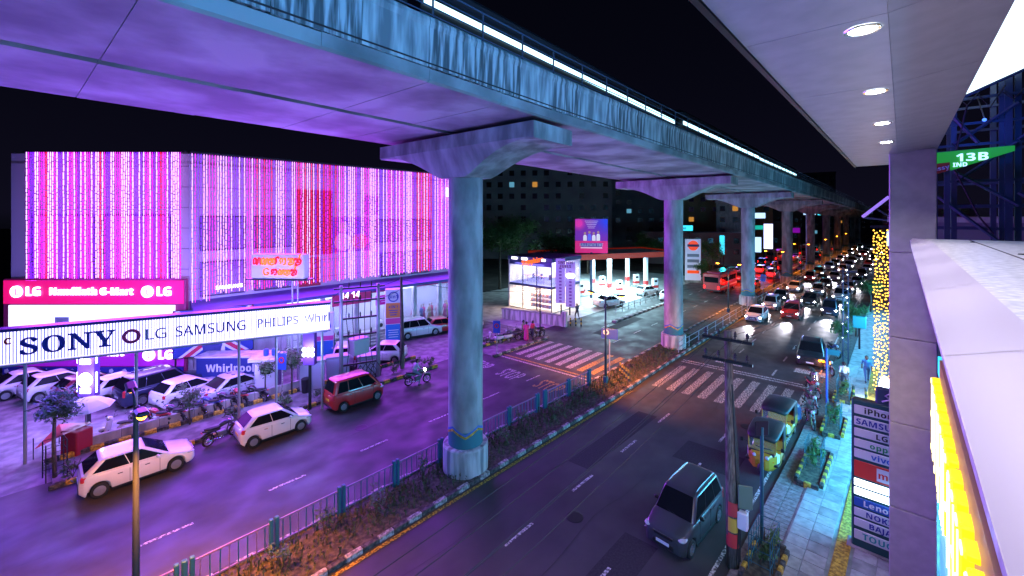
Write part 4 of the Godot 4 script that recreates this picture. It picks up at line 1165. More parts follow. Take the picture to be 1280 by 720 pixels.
	area(t, fb.o + fb.d * fb.len * 0.5 + Vector3(0, 11.0, 0) + fb.bs.z * 0.6, fb.bs.z, Vector2(24.0, 9.0), lin(0.38, 0.05, 1.0), 1350.0)
	letters(t, "lit_lettering", "LG", 0.95, fb.o + fb.d * 22.6 + Vector3(0, 14.0, 0) + fb.bs.z * 0.55, fb.bs, M.letter_white, 0.1)
	letters(t, "lit_lettering", "SAMSUNG", 0.26, fb.o + fb.d * 2.3 + Vector3(0, 6.3, 0) + fb.bs.z * 0.45, fb.bs, M.letter_white, 0.06)
	# ground floor: awning, lit shop windows, doors
	var w0: Vector3 = fb.o
	add(MB.new().prism([Vector2(0, 5.0), Vector2(1.8, 4.75), Vector2(1.8, 5.0), Vector2(0, 5.5)], 0, 24.4, Basis(fb.bs.z, Vector3.UP, -fb.d) * Basis.from_scale(Vector3(1, 1, -1)), w0), "awning", mat("awning_blue", lin(0.1, 0.07, 0.3), 0.5), t)
	# recessed shop with back wall, floor and ceiling
	var bk: Vector3 = w0 - fb.bs.z * 3.0
	add(MB.new().box(bk + fb.d * 12.2 + Vector3(0, 2.7, 0), Vector3(24.4, 5.4, 0.2), fb.bs), "shop_back_wall", M.white_plastic, t)
	add(MB.new().box(w0 - fb.bs.z * 1.6 + fb.d * 12.2 + Vector3(0, 5.15, 0), Vector3(24.4, 0.2, 3.0), fb.bs), "shop_ceiling", M.white_plastic, t)
	add(MB.new().box(w0 - fb.bs.z * 1.5 + fb.d * 12.2 + Vector3(0, 0.1, 0), Vector3(24.4, 0.2, 3.0), fb.bs), "shop_floor", M.forecourt, t)
	for i in 6:
		add(MB.new().box(w0 - fb.bs.z * 1.2 + fb.d * (2.5 + i * 4.0) + Vector3(0, 4.98, 0), Vector3(2.6, 0.08, 0.3), fb.bs), "ceiling_light", M.shop_tube, t)
	area(t, w0 - fb.bs.z * 0.9 + fb.d * 12.2 + Vector3(0, 4.85, 0), Vector3.DOWN + fb.bs.z * 0.6, Vector2(24, 1.6), lin(0.4, 0.45, 1.0), 190.0)
	for i in 9:
		var x := i * 3.05
		add(MB.new().bev(w0 + fb.d * x + Vector3(0, 2.5, 0), Vector3(0.4, 5.0, 0.4), 0.03, fb.bs), "column", M.plaster, t)
		if i < 8:
			var open := i == 4
			if i < 2:
				add(MB.new().box(w0 + fb.d * (x + 1.52) + Vector3(0, 2.5, 0), Vector3(2.6, 4.6, 0.12), fb.bs), "shop_panel", M.plaster, t)
				continue
			add(MB.new().box(w0 + fb.d * (x + 1.52) + Vector3(0, 0.35, 0), Vector3(2.62, 0.5, 0.2), fb.bs), "sill", M.concrete_b, t)
			if not open: add(MB.new().box(w0 + fb.d * (x + 1.52) + Vector3(0, 2.5, 0), Vector3(2.62, 3.8, 0.02), fb.bs), "shop_window", mat("shop_pane", Color(0.85, 0.9, 1.0, 0.12), 0.03, 0.0, {"transparency": 1}), t)
			add(MB.new().box(w0 + fb.d * (x + 1.52) + Vector3(0, 4.6, 0.0) + fb.bs.z * 0.15, Vector3(2.6, 0.55, 0.1), fb.bs), "fascia", M.panel_white if i in [2, 3, 5] else mat("fascia_pink", lin(0.6, 0.03, 0.2), 0.5), t)
	# steps before the door
	for k in 5:
		add(MB.new().box(w0 + fb.d * 12.3 + fb.bs.z * (1.9 - k * 0.34) + Vector3(0, 0.08 + k * 0.09, 0), Vector3(6.5, 0.16 + k * 0.18, 0.34), fb.bs), "step", M.paving, t)
	add(MB.new().prism([Vector2(0, 0), Vector2(1.6, 0), Vector2(0.3, 5.6), Vector2(0, 5.6)], -0.3, 0.3, Basis(fb.d, Vector3.UP, fb.bs.z), B1 + fb.bs.z * 0.1), "end_pilaster", M.cladding, t)
	# mannequins and goods in the windows
	var gown := [lin(0.5, 0.03, 0.08), lin(0.6, 0.3, 0.35), lin(0.1, 0.1, 0.3), lin(0.55, 0.05, 0.2), lin(0.4, 0.3, 0.1)]
	for i in 10:
		var m := thing("mannequin", "dressed mannequin in the bright shop window behind the red car, %s from the column" % ["first", "second", "third", "fourth", "fifth", "sixth", "seventh", "eighth", "ninth", "tenth"][i], "mannequin", w0 + fb.d * (18.6 + i * 0.5) - fb.bs.z * (0.7 + 0.35 * (i % 2)) + Vector3(0, 0.2, 0), 0, "shop window mannequins")
		var b := MB.new().smooth()
		b.lathe([Vector2(0.28, 0.0), Vector2(0.24, 0.5), Vector2(0.13, 1.15), Vector2(0.19, 1.42), Vector2(0.17, 1.62), Vector2(0.06, 1.72)], Vector3.ZERO, Basis.IDENTITY, 12, true)
		add(b, "dress", mat("gown%d" % (i % 5), gown[i % 5], 0.7), m)
		add(MB.new().smooth().tube([Vector3(0, 1.7, 0), Vector3(0, 1.8, 0)], 0.05, 8).ball(Vector3(0, 1.92, 0), Vector3(0.09, 0.12, 0.1), 6), "head", mat("mannequin_skin", lin(0.45, 0.32, 0.25), 0.6), m)
		for s in [-1, 1]: add(MB.new().smooth().tube([Vector3(s * 0.18, 1.58, 0), Vector3(s * 0.26, 1.3, 0.03), Vector3(s * 0.24, 1.02, 0.1)], [0.05, 0.04, 0.03], 6), "arm", M["gown%d" % (i % 5)], m)
	for i in 12:
		var x := 6.6 + i * 0.95 + (0.4 if i > 5 else 0.0)
		if x > 12 and x < 15: continue
		var a := thing("washing_machine", "white boxy appliance on show inside the lit store, number %d along the window" % (i + 1), "appliance", w0 + fb.d * x - fb.bs.z * 2.0 + Vector3(0, 0.2, 0), atan2(fb.bs.z.x, fb.bs.z.z), "appliances on show")
		a.set_meta("label", "white appliance on show behind the store's glass, " + ["first", "second", "third", "fourth", "fifth", "sixth", "seventh", "eighth", "ninth", "tenth", "eleventh", "twelfth"][i] + " along the row")
		var tall := i % 3 == 1
		add(MB.new().bev(Vector3(0, 0.9 if tall else 0.45, 0), Vector3(0.65, 1.8 if tall else 0.9, 0.6), 0.03), "cabinet", M.white_plastic if i % 2 else M.grey_metal, a)
		add(MB.new().box(Vector3(0, 0.6, 0.31), Vector3(0.6, 0.02, 0.02)) if tall else MB.new().lathe([Vector2(0.01, 0), Vector2(0.2, 0), Vector2(0.2, 0.03), Vector2(0.01, 0.03)], Vector3(0, 0.45, 0.31), Basis(Vector3.RIGHT, PI / 2), 14), "door", M.black_plastic, a)

func union_poster() -> ImageTexture:
	var w := 256
	var h := 160
	var im := Image.create(w, h, false, Image.FORMAT_RGB8)
	var blue := lin(0.02, 0.04, 0.25)
	var red := lin(0.5, 0.02, 0.06)
	var white := lin(0.65, 0.65, 0.7)
	for y in h:
		for x in w:
			var u := (x - 128.0) / 128.0
			var v := (y - 96.0) / 90.0
			var c := blue
			var d := minf(absf(u - v), absf(u + v))
			if d < 0.2: c = white
			if d < 0.09: c = red
			if absf(u) < 0.26 or absf(v) < 0.3: c = white
			if absf(u) < 0.16 or absf(v) < 0.18: c = red
			if Vector2((x - 120.0) / 34.0, (y - 110.0) / 62.0).length() < 1.0: c = lin(0.03, 0.04, 0.16)
			if Vector2((x - 122.0) / 15.0, (y - 38.0) / 18.0).length() < 1.0: c = lin(0.3, 0.2, 0.16)
			im.set_pixel(x, y, c)
	return ImageTexture.create_from_image(im)
func build_signs_left() -> void:
	var R := Basis(Vector3.UP, YAW)
	# magenta board
	var t := thing("brand_board", "wide magenta LG board with a white lit panel, behind the parked cars", "sign", Vector3(-40.9, 0, -4.1), YAW)
	add(MB.new().bev(Vector3(0, 3.9, -0.15), Vector3(12.6, 6.5, 0.3), 0.04), "backing", mat("board_back", lin(0.3, 0.02, 0.1), 0.5), t)
	add(MB.new().box(Vector3(0, 6.25, 0.03), Vector3(12.4, 1.6, 0.06)), "upper_sign_band", M.panel_magenta, t)
	add(MB.new().box(Vector3(-0.1, 4.35, 0.05), Vector3(11.4, 2.0, 0.1)), "lit_sign_panel", M.panel_white, t)
	add(MB.new().box(Vector3(0, 2.2, 0.03), Vector3(12.4, 2.1, 0.06)), "lower_sign_band", M.panel_violet, t)
	add(MB.new().box(Vector3(0, 0.85, 0.06), Vector3(12.4, 0.5, 0.1)), "base_band", mat("base_blue", lin(0.02, 0.03, 0.3), 0.5), t)
	add(MB.new().box(Vector3(-2.1, 4.1, 0.12), Vector3(0.95, 0.9, 0.04)), "printed_panel", mat("print_grey", lin(0.3, 0.32, 0.4), 0.6), t)
	for p in [[-5.2, 6.3], [3.8, 6.3], [3.9, 1.95]]:
		var disc := MB.new().lathe([Vector2(0.01, 0.1), Vector2(0.4, 0.1), Vector2(0.4, 0.0), Vector2(0.01, 0)], Vector3(p[0], p[1], 0.1), Basis(Vector3.RIGHT, PI / 2), 20)
		add(disc, "round_emblem", M.letter_white, t)
		add(MB.new().box(Vector3(p[0] + 0.02, p[1], 0.22), Vector3(0.06, 0.42, 0.02)).box(Vector3(p[0] + 0.13, p[1] - 0.18, 0.22), Vector3(0.2, 0.06, 0.02)), "emblem_stroke", M.panel_magenta, t)
		letters(t, "lit_lettering", "LG", 0.62, Vector3(p[0] + 1.1, p[1], 0.1), Basis.IDENTITY, M.letter_white, 0.1)
	letters(t, "lit_lettering", "Nandilath G-Mart", 0.5, Vector3(-0.1, 6.3, 0.1), Basis.IDENTITY, M.letter_white, 0.1)
	letters(t, "lit_lettering", "G-Mart", 0.5, Vector3(1.0, 2.1, 0.1), Basis.IDENTITY, M.letter_white, 0.1)
	for k in 14:
		add(MB.new().lathe([Vector2(0.01, 0), Vector2(0.16, 0), Vector2(0.16, 0.03), Vector2(0.01, 0.03)], Vector3(-5.9 + k * 0.9, 0.85, 0.12), Basis(Vector3.RIGHT, PI / 2), 5), "star", M.white_plastic, t)
	for x in [-5.8, -2, 2, 5.8]: add(MB.new().box(Vector3(x, 0.35, -0.15), Vector3(0.2, 0.75, 0.2)), "leg", M.dark_metal, t)
	area(t, Vector3(0, 4.6, 0.3), Vector3(0, 0, 1), Vector2(11.5, 3.4), lin(0.4, 0.2, 1.0), 70.0)
	# long white brand strip on posts
	var a := Vector3(-31.6, 0, 3.6)
	var b := Vector3(-24.5, 0, -12.5)
	var d := (b - a).normalized()
	var bs := Basis(d, Vector3.UP, d.cross(Vector3.UP))
	t = thing("brand_strip_sign", "long white ribbed sign strip of brand names running over the parked motorbikes", "sign", a, atan2(-d.z, d.x))
	var L := a.distance_to(b)
	add(MB.new().bev(Vector3(L * 0.5, 5.5, -0.2), Vector3(L, 1.5, 0.3), 0.03), "sign_box", M.strip_face, t)
	add(MB.new().box(Vector3(L * 0.5, 6.32, -0.15), Vector3(L + 0.1, 0.14, 0.6)), "top_cap", mat("cap_blue", lin(0.03, 0.03, 0.2), 0.4), t)
	add(MB.new().box(Vector3(L * 0.5, 4.7, -0.15), Vector3(L + 0.1, 0.08, 0.5)), "bottom_cap", mat("cap_grey", lin(0.3, 0.28, 0.4), 0.4), t)
	var rib := MB.new().box(Vector3(0, 5.5, -0.03), Vector3(0.03, 1.44, 0.05)).done()
	var n := int(L / 0.115)
	for k in mini(n, 299):
		var o := add(rib, "rib", mat("rib_grey", lin(0.6, 0.6, 0.72), 0.5), t)
		o.position.x = 0.05 + k * 0.115
	var navy := mat("letter_navy", lin(0.02, 0.03, 0.3), 0.4)
	var pink := mat("letter_grey", lin(0.24, 0.22, 0.4), 0.4)
	for w in [["SONY", 6.2, 0.82, navy, true, 1.05], ["LG", 9.45, 0.55, pink, false, 1.0], ["SAMSUNG", 11.8, 0.55, navy, false, 0.84], ["PHILIPS", 14.9, 0.5, pink, false, 0.8], ["Whirl", 16.95, 0.5, pink, false, 0.8]]:
		letters(t, "sign_lettering", w[0], w[2], Vector3(w[1], 5.5, 0.03), Basis.IDENTITY, w[3], 0.06, w[4], w[5] * (1.0 if w[4] else 1.08), w[4])
	letters(t, "sign_lettering", "8", 0.75, Vector3(3.55, 5.3, 0.03), Basis.IDENTITY, M.neon_red, 0.06)
	letters(t, "sign_lettering", "c", 0.4, Vector3(4.15, 5.85, 0.03), Basis.IDENTITY, mat("letter_red", lin(0.5, 0.03, 0.02), 0.4), 0.05)
	var ring := []
	add(MB.new().lathe([Vector2(0.22, 0), Vector2(0.36, 0), Vector2(0.36, 0.06), Vector2(0.22, 0.06), Vector2(0.22, 0)], Vector3(8.5, 5.5, 0.03), Basis(Vector3.RIGHT, PI / 2), 24), "round_emblem", mat("emblem_red", lin(0.5, 0.02, 0.15), 0.4), t)
	for x in [1.0, 4.6, 8.6, 13.0, 14.8, L - 0.4]:
		add(MB.new().tube([Vector3(x, -0.05, -0.25), Vector3(x, 4.7, -0.25)], 0.07, 8), "post", M.galvanised, t)
	area(t, Vector3(L * 0.5, 5.5, 0.25), Vector3(0, 0, 1), Vector2(L, 1.4), lin(0.13, 0.07, 1.0), 430.0)
	area(t, Vector3(L * 0.5, 5.5, -0.6), Vector3(0, -0.5, -1), Vector2(L, 1.4), lin(0.25, 0.2, 1.0), 330.0)
	# two light towers
	for k in 2:
		var at: Vector3 = [Vector3(-33.0, 0, -3.1), Vector3(-25.4, 0, -11.75)][k]
		t = thing("light_tower", ["slim sign tower with two round white lamps, behind the umbrella", "slim sign tower with two clusters of round bulbs, by the white car"][k], "light tower", at, YAW, "light towers")
		var lo: float = [1.6, 2.7][k]
		add(MB.new().bev(Vector3(0, lo + 1.6, 0), Vector3(0.95 if k == 0 else 0.7, 3.3, 0.35), 0.03), "tower_box", mat("tower_violet", lin(0.1, 0.03, 0.2), 0.5), t)
		add(MB.new().tube([Vector3(0, -0.05, 0), Vector3(0, lo + 0.1, 0)], 0.09, 8), "pole", M.dark_metal, t)
		for q in 2:
			if k == 0:
				add(MB.new().lathe([Vector2(0.01, 0), Vector2(0.4, 0), Vector2(0.36, 0.1), Vector2(0.01, 0.12)], Vector3(0, lo + 0.9 + q * 1.6, 0.18), Basis(Vector3.RIGHT, PI / 2), 20), "round_lamp", M.letter_white, t)
				add(MB.new().bev(Vector3(0, lo + 0.3 + q * 1.6, 0.2), Vector3(0.6, 0.3, 0.08), 0.03), "lamp_tile", M.letter_white, t)
				for s in [-1, 1]: add(MB.new().tube([Vector3(s * 0.52, lo + 0.2 + q * 1.6, 0.1), Vector3(s * 0.52, lo + 1.3 + q * 1.6, 0.1)], 0.04, 6), "side_tube_lamp", M.white_tube, t)
			else:
				for i in 6:
					add(MB.new().smooth().ball(Vector3(-0.25 + (i % 3) * 0.25, lo + 0.6 + q * 1.75 + (i / 3) * 0.3, 0.22), Vector3(0.12, 0.13, 0.08), 6), "round_bulb", M.white_tube, t)
			omni(t, Vector3(0, lo + 0.8 + q * 1.6, 0.6), lin(0.35, 0.4, 1.0), 10.0, 0.4)
	# red neon sign in the local script, on two thin posts
	t = thing("neon_script_sign", "white box sign with red neon script on two thin posts before the facade", "sign", Vector3(-31.2, 0, -12.2), YAW - 0.1)
	add(MB.new().bev(Vector3(0, 8.0, -0.3), Vector3(3.9, 1.7, 0.6), 0.04), "sign_box", M.white_plastic, t)
	add(MB.new().box(Vector3(0, 7.1, -0.3), Vector3(4.5, 0.08, 0.9)), "shelf", M.dark_metal, t)
	for x in [0.9, 1.3]: add(MB.new().tube([Vector3(x, -0.05, -0.3), Vector3(x, 7.1, -0.3)], 0.06, 8), "post", M.galvanised, t)
	var neon := []
	var g := func(x: float, y: float, s: float, pts: Array) -> void:
		var q := []
		for p in pts: q.append(Vector3(x + p[0] * s, y + p[1] * s, 0.06))
		add(MB.new().tube(q, 0.055, 6), "neon_sign_stroke", M.neon_orange if neon.size() % 3 else M.neon_red, t)
		neon.append(1)
	var na := [[0.25, 0.15], [0.1, 0.1], [0.02, 0.3], [0.05, 0.75], [0.25, 0.95], [0.42, 0.75], [0.42, 0.2], [0.5, 0.05], [0.62, 0.2], [0.65, 0.7], [0.8, 0.95], [0.98, 0.75], [1.0, 0.05]]
	var la := [[0.1, 0.15], [0.25, 0.35], [0.1, 0.6], [0.2, 0.9], [0.45, 0.85], [0.5, 0.4], [0.55, 0.85], [0.8, 0.95], [0.95, 0.6], [0.8, 0.1], [0.55, 0.1]]
	var tha := [[0.1, 0.6], [0.15, 0.9], [0.4, 0.9], [0.4, 0.4], [0.2, 0.3], [0.15, 0.1], [0.45, 0.0], [0.85, 0.2], [0.95, 0.6], [0.75, 0.95], [0.55, 0.7], [0.6, 0.3]]
	var ti := [[0.0, 0.0], [0.15, 0.5], [0.1, 0.95], [0.35, 1.15], [0.6, 0.95]]
	g.call(-1.75, 8.1, 0.52, na); g.call(-1.15, 8.1, 0.52, na); g.call(-0.6, 8.1, 0.5, tha); g.call(-0.12, 8.15, 0.45, ti); g.call(0.15, 8.1, 0.52, la); g.call(0.75, 8.1, 0.52, tha); g.call(1.25, 8.1, 0.52, tha); g.call(1.6, 8.55, 0.3, ti)
	g.call(-1.05, 7.4, 0.5, [[0.9, 0.75], [0.6, 0.95], [0.2, 0.8], [0.1, 0.4], [0.3, 0.05], [0.7, 0.05], [0.9, 0.3], [0.6, 0.4]])
	g.call(-0.45, 7.4, 0.45, la); g.call(0.1, 7.4, 0.42, na); g.call(0.55, 7.4, 0.42, tha); g.call(1.0, 7.4, 0.45, tha); g.call(1.3, 7.8, 0.25, ti)
	area(t, Vector3(0, 8.0, 0.4), Vector3(0, 0, 1), Vector2(3.6, 1.4), Color(1.0, 0.2, 0.05), 4.0)
	# flag poster and blue container on the lot
	t = thing("flag_poster", "large poster with a union flag and standing figure, above the blue container", "poster", Vector3(-35.2, 0, -9.6), 1.2)
	var pm := mat("union_print", Color.WHITE, 0.6)
	pm.albedo_texture = union_poster()
	add(MB.new().box(Vector3(0, 3.4, -0.06), Vector3(4.7, 3.3, 0.1)), "backing", M.dark_metal, t)
	var q := MB.new()
	q.quad_uv(Vector3(-2.3, 1.8, 0), Vector3(-2.3, 5.0, 0), Vector3(2.3, 5.0, 0), Vector3(2.3, 1.8, 0))
	add(q, "printed_sheet", pm, t)
	letters(t, "printed_lettering", "INDIA", 0.42, Vector3(1.1, 3.95, 0.02), Basis.IDENTITY, M.white_plastic, 0.02)
	for x in [-2.2, 2.2]: add(MB.new().box(Vector3(x, 0.9, -0.1), Vector3(0.1, 1.9, 0.1)), "leg", M.dark_metal, t)
	t = thing("blue_container", "dark blue container printed Whirlpool, behind the motorbikes", "container", Vector3(-32.9, 0, -9.8), 0.72)
	add(MB.new().bev(Vector3(0, 1.0, -0.6), Vector3(4.4, 1.9, 1.2), 0.04), "box", mat("container_blue", lin(0.02, 0.035, 0.16), 0.5), t)
	add(MB.new().box(Vector3(0, 2.0, -0.6), Vector3(4.5, 0.1, 1.35)), "lid", M.plaster, t)
	letters(t, "printed_lettering", "Whirlpool", 0.5, Vector3(0.1, 1.25, 0.02), Basis.IDENTITY, M.white_plastic, 0.02)
	t = thing("guard_kiosk", "small white guard booth with a flat roof, right of the blue container", "kiosk", Vector3(-30.3, 0, -11.3), 0.9)
	add(MB.new().bev(Vector3(0, 1.05, 0), Vector3(1.3, 2.1, 1.2), 0.03), "booth", M.white_plastic, t)
	add(MB.new().prism([Vector2(-0.95, 0), Vector2(0.95, 0), Vector2(0.95, 0.1), Vector2(-0.95, 0.22)], -0.85, 0.85, Basis.IDENTITY, Vector3(0, 2.12, 0)), "roof", M.plaster, t)
	add(MB.new().box(Vector3(0.0, 1.5, 0.605), Vector3(0.6, 0.5, 0.03)), "window", M.car_glass, t)
	add(MB.new().box(Vector3(0.66, 1.0, 0), Vector3(0.03, 1.8, 0.7)), "door", mat("booth_door", lin(0.1, 0.12, 0.2), 0.5), t)
	for e in [[-0.15, 0.12], [0.35, 0.2]]: add(MB.new().lathe([Vector2(0.16, 0), Vector2(0.17, 0.35), Vector2(0.1, 0.42), Vector2(0.02, 0.44)], Vector3(e[0], 2.3, 0), Basis.IDENTITY, 12), "water_can", mat("can_blue", lin(0.02, 0.08, 0.3), 0.4), t)
	# advertising pillars by the steps
	for k in 2:
		t = thing("advert_pillar", ["tall orange and blue advertising pillar with a round badge, before the shop", "shorter blue advertising pillar with a red badge, left of the gantry"][k], "sign", [Vector3(-32.4, 0, -22.4), Vector3(-34.0, 0, -17.0)][k], 1.0, "advertising pillars")
		var h: float = [5.0, 3.6][k]
		var w: float = [1.35, 1.3][k]
		add(MB.new().bev(Vector3(0, h * 0.5, 0), Vector3(w, h, 0.8), 0.03), "pillar", M.white_plastic, t)
		for sd in [[Vector3(0, 0, 0.41), Vector3(1, 1, 0)], [Vector3(w * 0.5 + 0.01, 0, 0), Vector3(0, 1, 0.75)]]:
			var sx: float = w - 0.06 if sd[1].x > 0 else 0.03
			var sz: float = 0.03 if sd[1].x > 0 else 0.74
			add(MB.new().box(sd[0] + Vector3(0, h * 0.2, 0), Vector3(sx, h * 0.36, sz)), "print_panel", mat("print_blue", lin(0.02, 0.16, 0.5), 0.6), t)
			add(MB.new().box(sd[0] + Vector3(0, h * 0.44, 0), Vector3(sx, h * 0.1, sz)), "print_panel", mat("print_pink", lin(0.6, 0.05, 0.25), 0.6), t)
			if k == 0: add(MB.new().box(sd[0] + Vector3(0, h * 0.63, 0), Vector3(sx, h * 0.26, sz)), "print_panel", mat("print_orange", lin(0.65, 0.22, 0.05), 0.6), t)
		add(MB.new().lathe([Vector2(0.36, 0), Vector2(0.46, 0), Vector2(0.46, 0.03), Vector2(0.36, 0.03), Vector2(0.36, 0)], Vector3(0, h * (0.87 if k == 0 else 0.7), 0.41), Basis(Vector3.RIGHT, PI / 2), 20), "badge_ring", mat("badge_blue", lin(0.1, 0.1, 0.4) if k == 0 else lin(0.5, 0.02, 0.08), 0.5), t)
		letters(t, "printed_lettering", "3in1", 0.3, Vector3(0, h * (0.87 if k == 0 else 0.7), 0.42), Basis.IDENTITY, navy, 0.01)
		if k == 0:
			letters(t, "printed_lettering", "4 IN 1", 0.22, Vector3(0, h * 0.69, 0.43), Basis.IDENTITY, navy, 0.01)
			for i in 3: add(MB.new().box(Vector3(0, h * 0.63 - i * 0.2, 0.43), Vector3(0.8 - 0.12 * i, 0.07, 0.01)), "print_line", navy, t)
			for i in 4: add(MB.new().box(Vector3(0, h * 0.28 - i * 0.2, 0.43), Vector3(0.9 - 0.1 * (i % 2), 0.06, 0.01)), "print_line", M.white_plastic, t)
	t = thing("hanging_banner", "red and pink sale banners strung under the store's awning", "banner", Vector3(-33.6, 0, -20.0), 1.45)
	add(MB.new().box(Vector3(-0.8, 4.4, 0), Vector3(3.4, 0.9, 0.05)), "red_banner", mat("banner_red", lin(0.55, 0.02, 0.12), 0.6), t)
	add(MB.new().box(Vector3(2.6, 3.95, 0.02), Vector3(2.6, 0.85, 0.05)), "pink_banner", mat("banner_deep", lin(0.5, 0.02, 0.25), 0.6), t)
	letters(t, "banner_lettering", "14 14", 0.5, Vector3(-1.0, 4.75, 0.04), Basis.IDENTITY, M.letter_white, 0.03)
	for i in 3: add(MB.new().box(Vector3(2.6, 4.2 - i * 0.2, 0.055), Vector3(2.0 - 0.2 * i, 0.08, 0.02)), "print_line", M.white_plastic, t)
	for x in [-2.4, 3.8]: add(MB.new().tube([Vector3(x, -0.02, -0.05), Vector3(x, 4.9, -0.05)], 0.03, 6), "pole", M.dark_metal, t)
# ---------- petrol station ----------
func build_station() -> void:
	var t := thing("station_shop", "two-storey glass shop with lit interior at the petrol station", "building", Vector3(-31.4, 0, -44.6), -0.02)
	var W := 6.6
	add(MB.new().box(Vector3(0, 3.1, -2.9), Vector3(W, 6.2, 0.2)), "back_wall", M.white_plastic, t)
	add(MB.new().box(Vector3(-W * 0.5, 3.1, 0.3), Vector3(0.2, 6.2, 6.2)), "side_wall", M.plaster, t)
	add(MB.new().box(Vector3(0, 3.0, 0.2), Vector3(W, 0.3, 6.3)), "floor_slab", mat("slab_blue", lin(0.06, 0.08, 0.2), 0.5), t)
	add(MB.new().box(Vector3(0, 0.05, 0.2), Vector3(W, 0.12, 6.2)), "ground_floor", M.forecourt, t)
	add(MB.new().bev(Vector3(0, 6.25, 0.2), Vector3(W + 0.3, 0.5, 6.5), 0.03), "roof", mat("slab_navy", lin(0.05, 0.06, 0.16), 0.5), t)
	add(MB.new().box(Vector3(0, 5.75, 3.32), Vector3(W, 0.6, 0.12)), "fascia", mat("fascia_navy", lin(0.06, 0.06, 0.22), 0.5), t)
	var pane := mat("shop_pane", Color(0.85, 0.9, 1.0, 0.12), 0.03, 0.0, {"transparency": 1})
	for f in 2:
		for i in 3:
			add(MB.new().box(Vector3(-2.2 + i * 2.2, 1.5 + f * 2.95, 3.3), Vector3(2.1, 2.4, 0.02)), "window_pane", pane, t)
		for i in 2: add(MB.new().box(Vector3(W * 0.5, 1.5 + f * 2.95, 1.7 - i * 3.0), Vector3(0.02, 2.4, 2.9)), "window_pane", pane, t)
		for i in 4: add(MB.new().box(Vector3(-3.25 + i * 2.17, 1.5 + f * 2.95, 3.3), Vector3(0.09, 2.7, 0.09)), "mullion", M.dark_metal, t)
		for i in 2: add(MB.new().box(Vector3(-1.6 + i * 3.2, 2.75 + f * 3.05, 0.6), Vector3(2.2, 0.06, 1.6)), "ceiling_light", M.shop_tube, t)
		area(t, Vector3(0, 2.65 + f * 3.05, 0.6), Vector3.DOWN, Vector2(6.0, 4.5), Color(0.86, 0.82, 1.0) if f else Color(1.0, 0.85, 0.72), 120.0)
	add(MB.new().box(Vector3(-1.6, 1.6, -2.0), Vector3(1.6, 2.2, 0.4)), "partition", M.white_plastic, t)
	for i in 12:
		add(MB.new().box(Vector3(0.1 + (i % 4) * 0.75, 0.45 + (i / 4) * 0.62, 2.6), Vector3(0.7, 0.06, 0.5)), "shelf", M.dark_metal, t)
		for j in 4: add(MB.new().bev(Vector3(-0.15 + (i % 4) * 0.75 + j * 0.17, 0.63 + (i / 4) * 0.62, 2.6), Vector3(0.13, 0.3, 0.3), 0.02), "goods", mat("goods%d" % ((i + j) % 4), [lin(0.5, 0.1, 0.06), lin(0.5, 0.4, 0.3), lin(0.15, 0.2, 0.4), lin(0.45, 0.25, 0.05)][(i + j) % 4], 0.6), t)
	for i in 4:
		add(MB.new().bev(Vector3(-2.0 + i * 1.3, 3.9, 1.2 - 0.6 * (i % 2)), Vector3(0.8, 0.06, 0.8), 0.02).tube([Vector3(-2.0 + i * 1.3, 3.15, 1.2 - 0.6 * (i % 2)), Vector3(-2.0 + i * 1.3, 3.9, 1.2 - 0.6 * (i % 2))], 0.04, 6), "cafe_table", mat("table_wood", lin(0.3, 0.15, 0.08), 0.5), t)
		add(MB.new().bev(Vector3(-1.4 + i * 1.3, 3.55, 1.0), Vector3(0.4, 0.06, 0.4), 0.02).box(Vector3(-1.22 + i * 1.3, 3.85, 1.0), Vector3(0.05, 0.6, 0.4)), "cafe_chair", M.black_plastic, t)
	for x in [-2.2, -0.6, 2.3]: add(MB.new().bev(Vector3(x, 6.25, 3.6), Vector3(0.9 if x < 2 else 0.5, 0.3, 0.2), 0.04), "sign_lamp", M.letter_white, t)
	var sc := letters(t, "script_sign_lettering", "Sapphire", 0.6, Vector3(0.6, 6.05, 3.55), Basis(Vector3.BACK, 0.22), M.neon_orange, 0.05, true, 0.9, true)
	# pylon of two white boards
	t = thing("white_pylon_sign", "tall white twin-board pylon sign beside the petrol station shop", "sign", Vector3(-26.7, 0, -41.9), 0.45)
	for s in [-1, 1]:
		add(MB.new().bev(Vector3(s * 0.58, 3.75 - 0.2 * s, 0), Vector3(1.1, 5.2, 0.25), 0.03), "sign_board", mat("pylon_lit", lin(0.62, 0.58, 0.72), 0.5), t)
		for i in 11: add(MB.new().box(Vector3(s * 0.58, 5.2 - i * 0.38 - 0.2 * s, 0.14), Vector3(0.3, 0.2, 0.02), Basis(Vector3.BACK, 0.2 * (i % 3 - 1))), "printed_mark", mat("mark_violet", lin(0.25, 0.1, 0.35) if s < 0 else lin(0.3, 0.2, 0.1), 0.5), t)
		add(MB.new().tube([Vector3(s * 0.5, -0.05, 0), Vector3(s * 0.5, 1.2, 0)], 0.09, 8), "post", M.dark_metal, t)
	letters(t, "printed_lettering", "SWITCH", 0.34, Vector3(0, 6.1, 0.15), Basis.IDENTITY, mat("letter_maroon", lin(0.25, 0.03, 0.15), 0.5), 0.02)
	letters(t, "printed_lettering", "FUELS", 0.34, Vector3(0, 5.65, 0.15), Basis.IDENTITY, M.letter_maroon, 0.02)
	add(MB.new().smooth().ball(Vector3(0.6, 4.6, 0.25), Vector3(0.55, 0.32, 0.12), 8), "oval_lamp", M.letter_white, t)
	# canopy over the pumps
	var cc := Vector3(-30.6, 0, -58.8)
	var dir := Vector3(7.1, 0, -12.5).normalized()
	var turn := atan2(-dir.z, dir.x)
	t = thing("fuel_canopy", "wide petrol station canopy with an orange-red edge band", "canopy", cc, turn)
	var L := 21.0
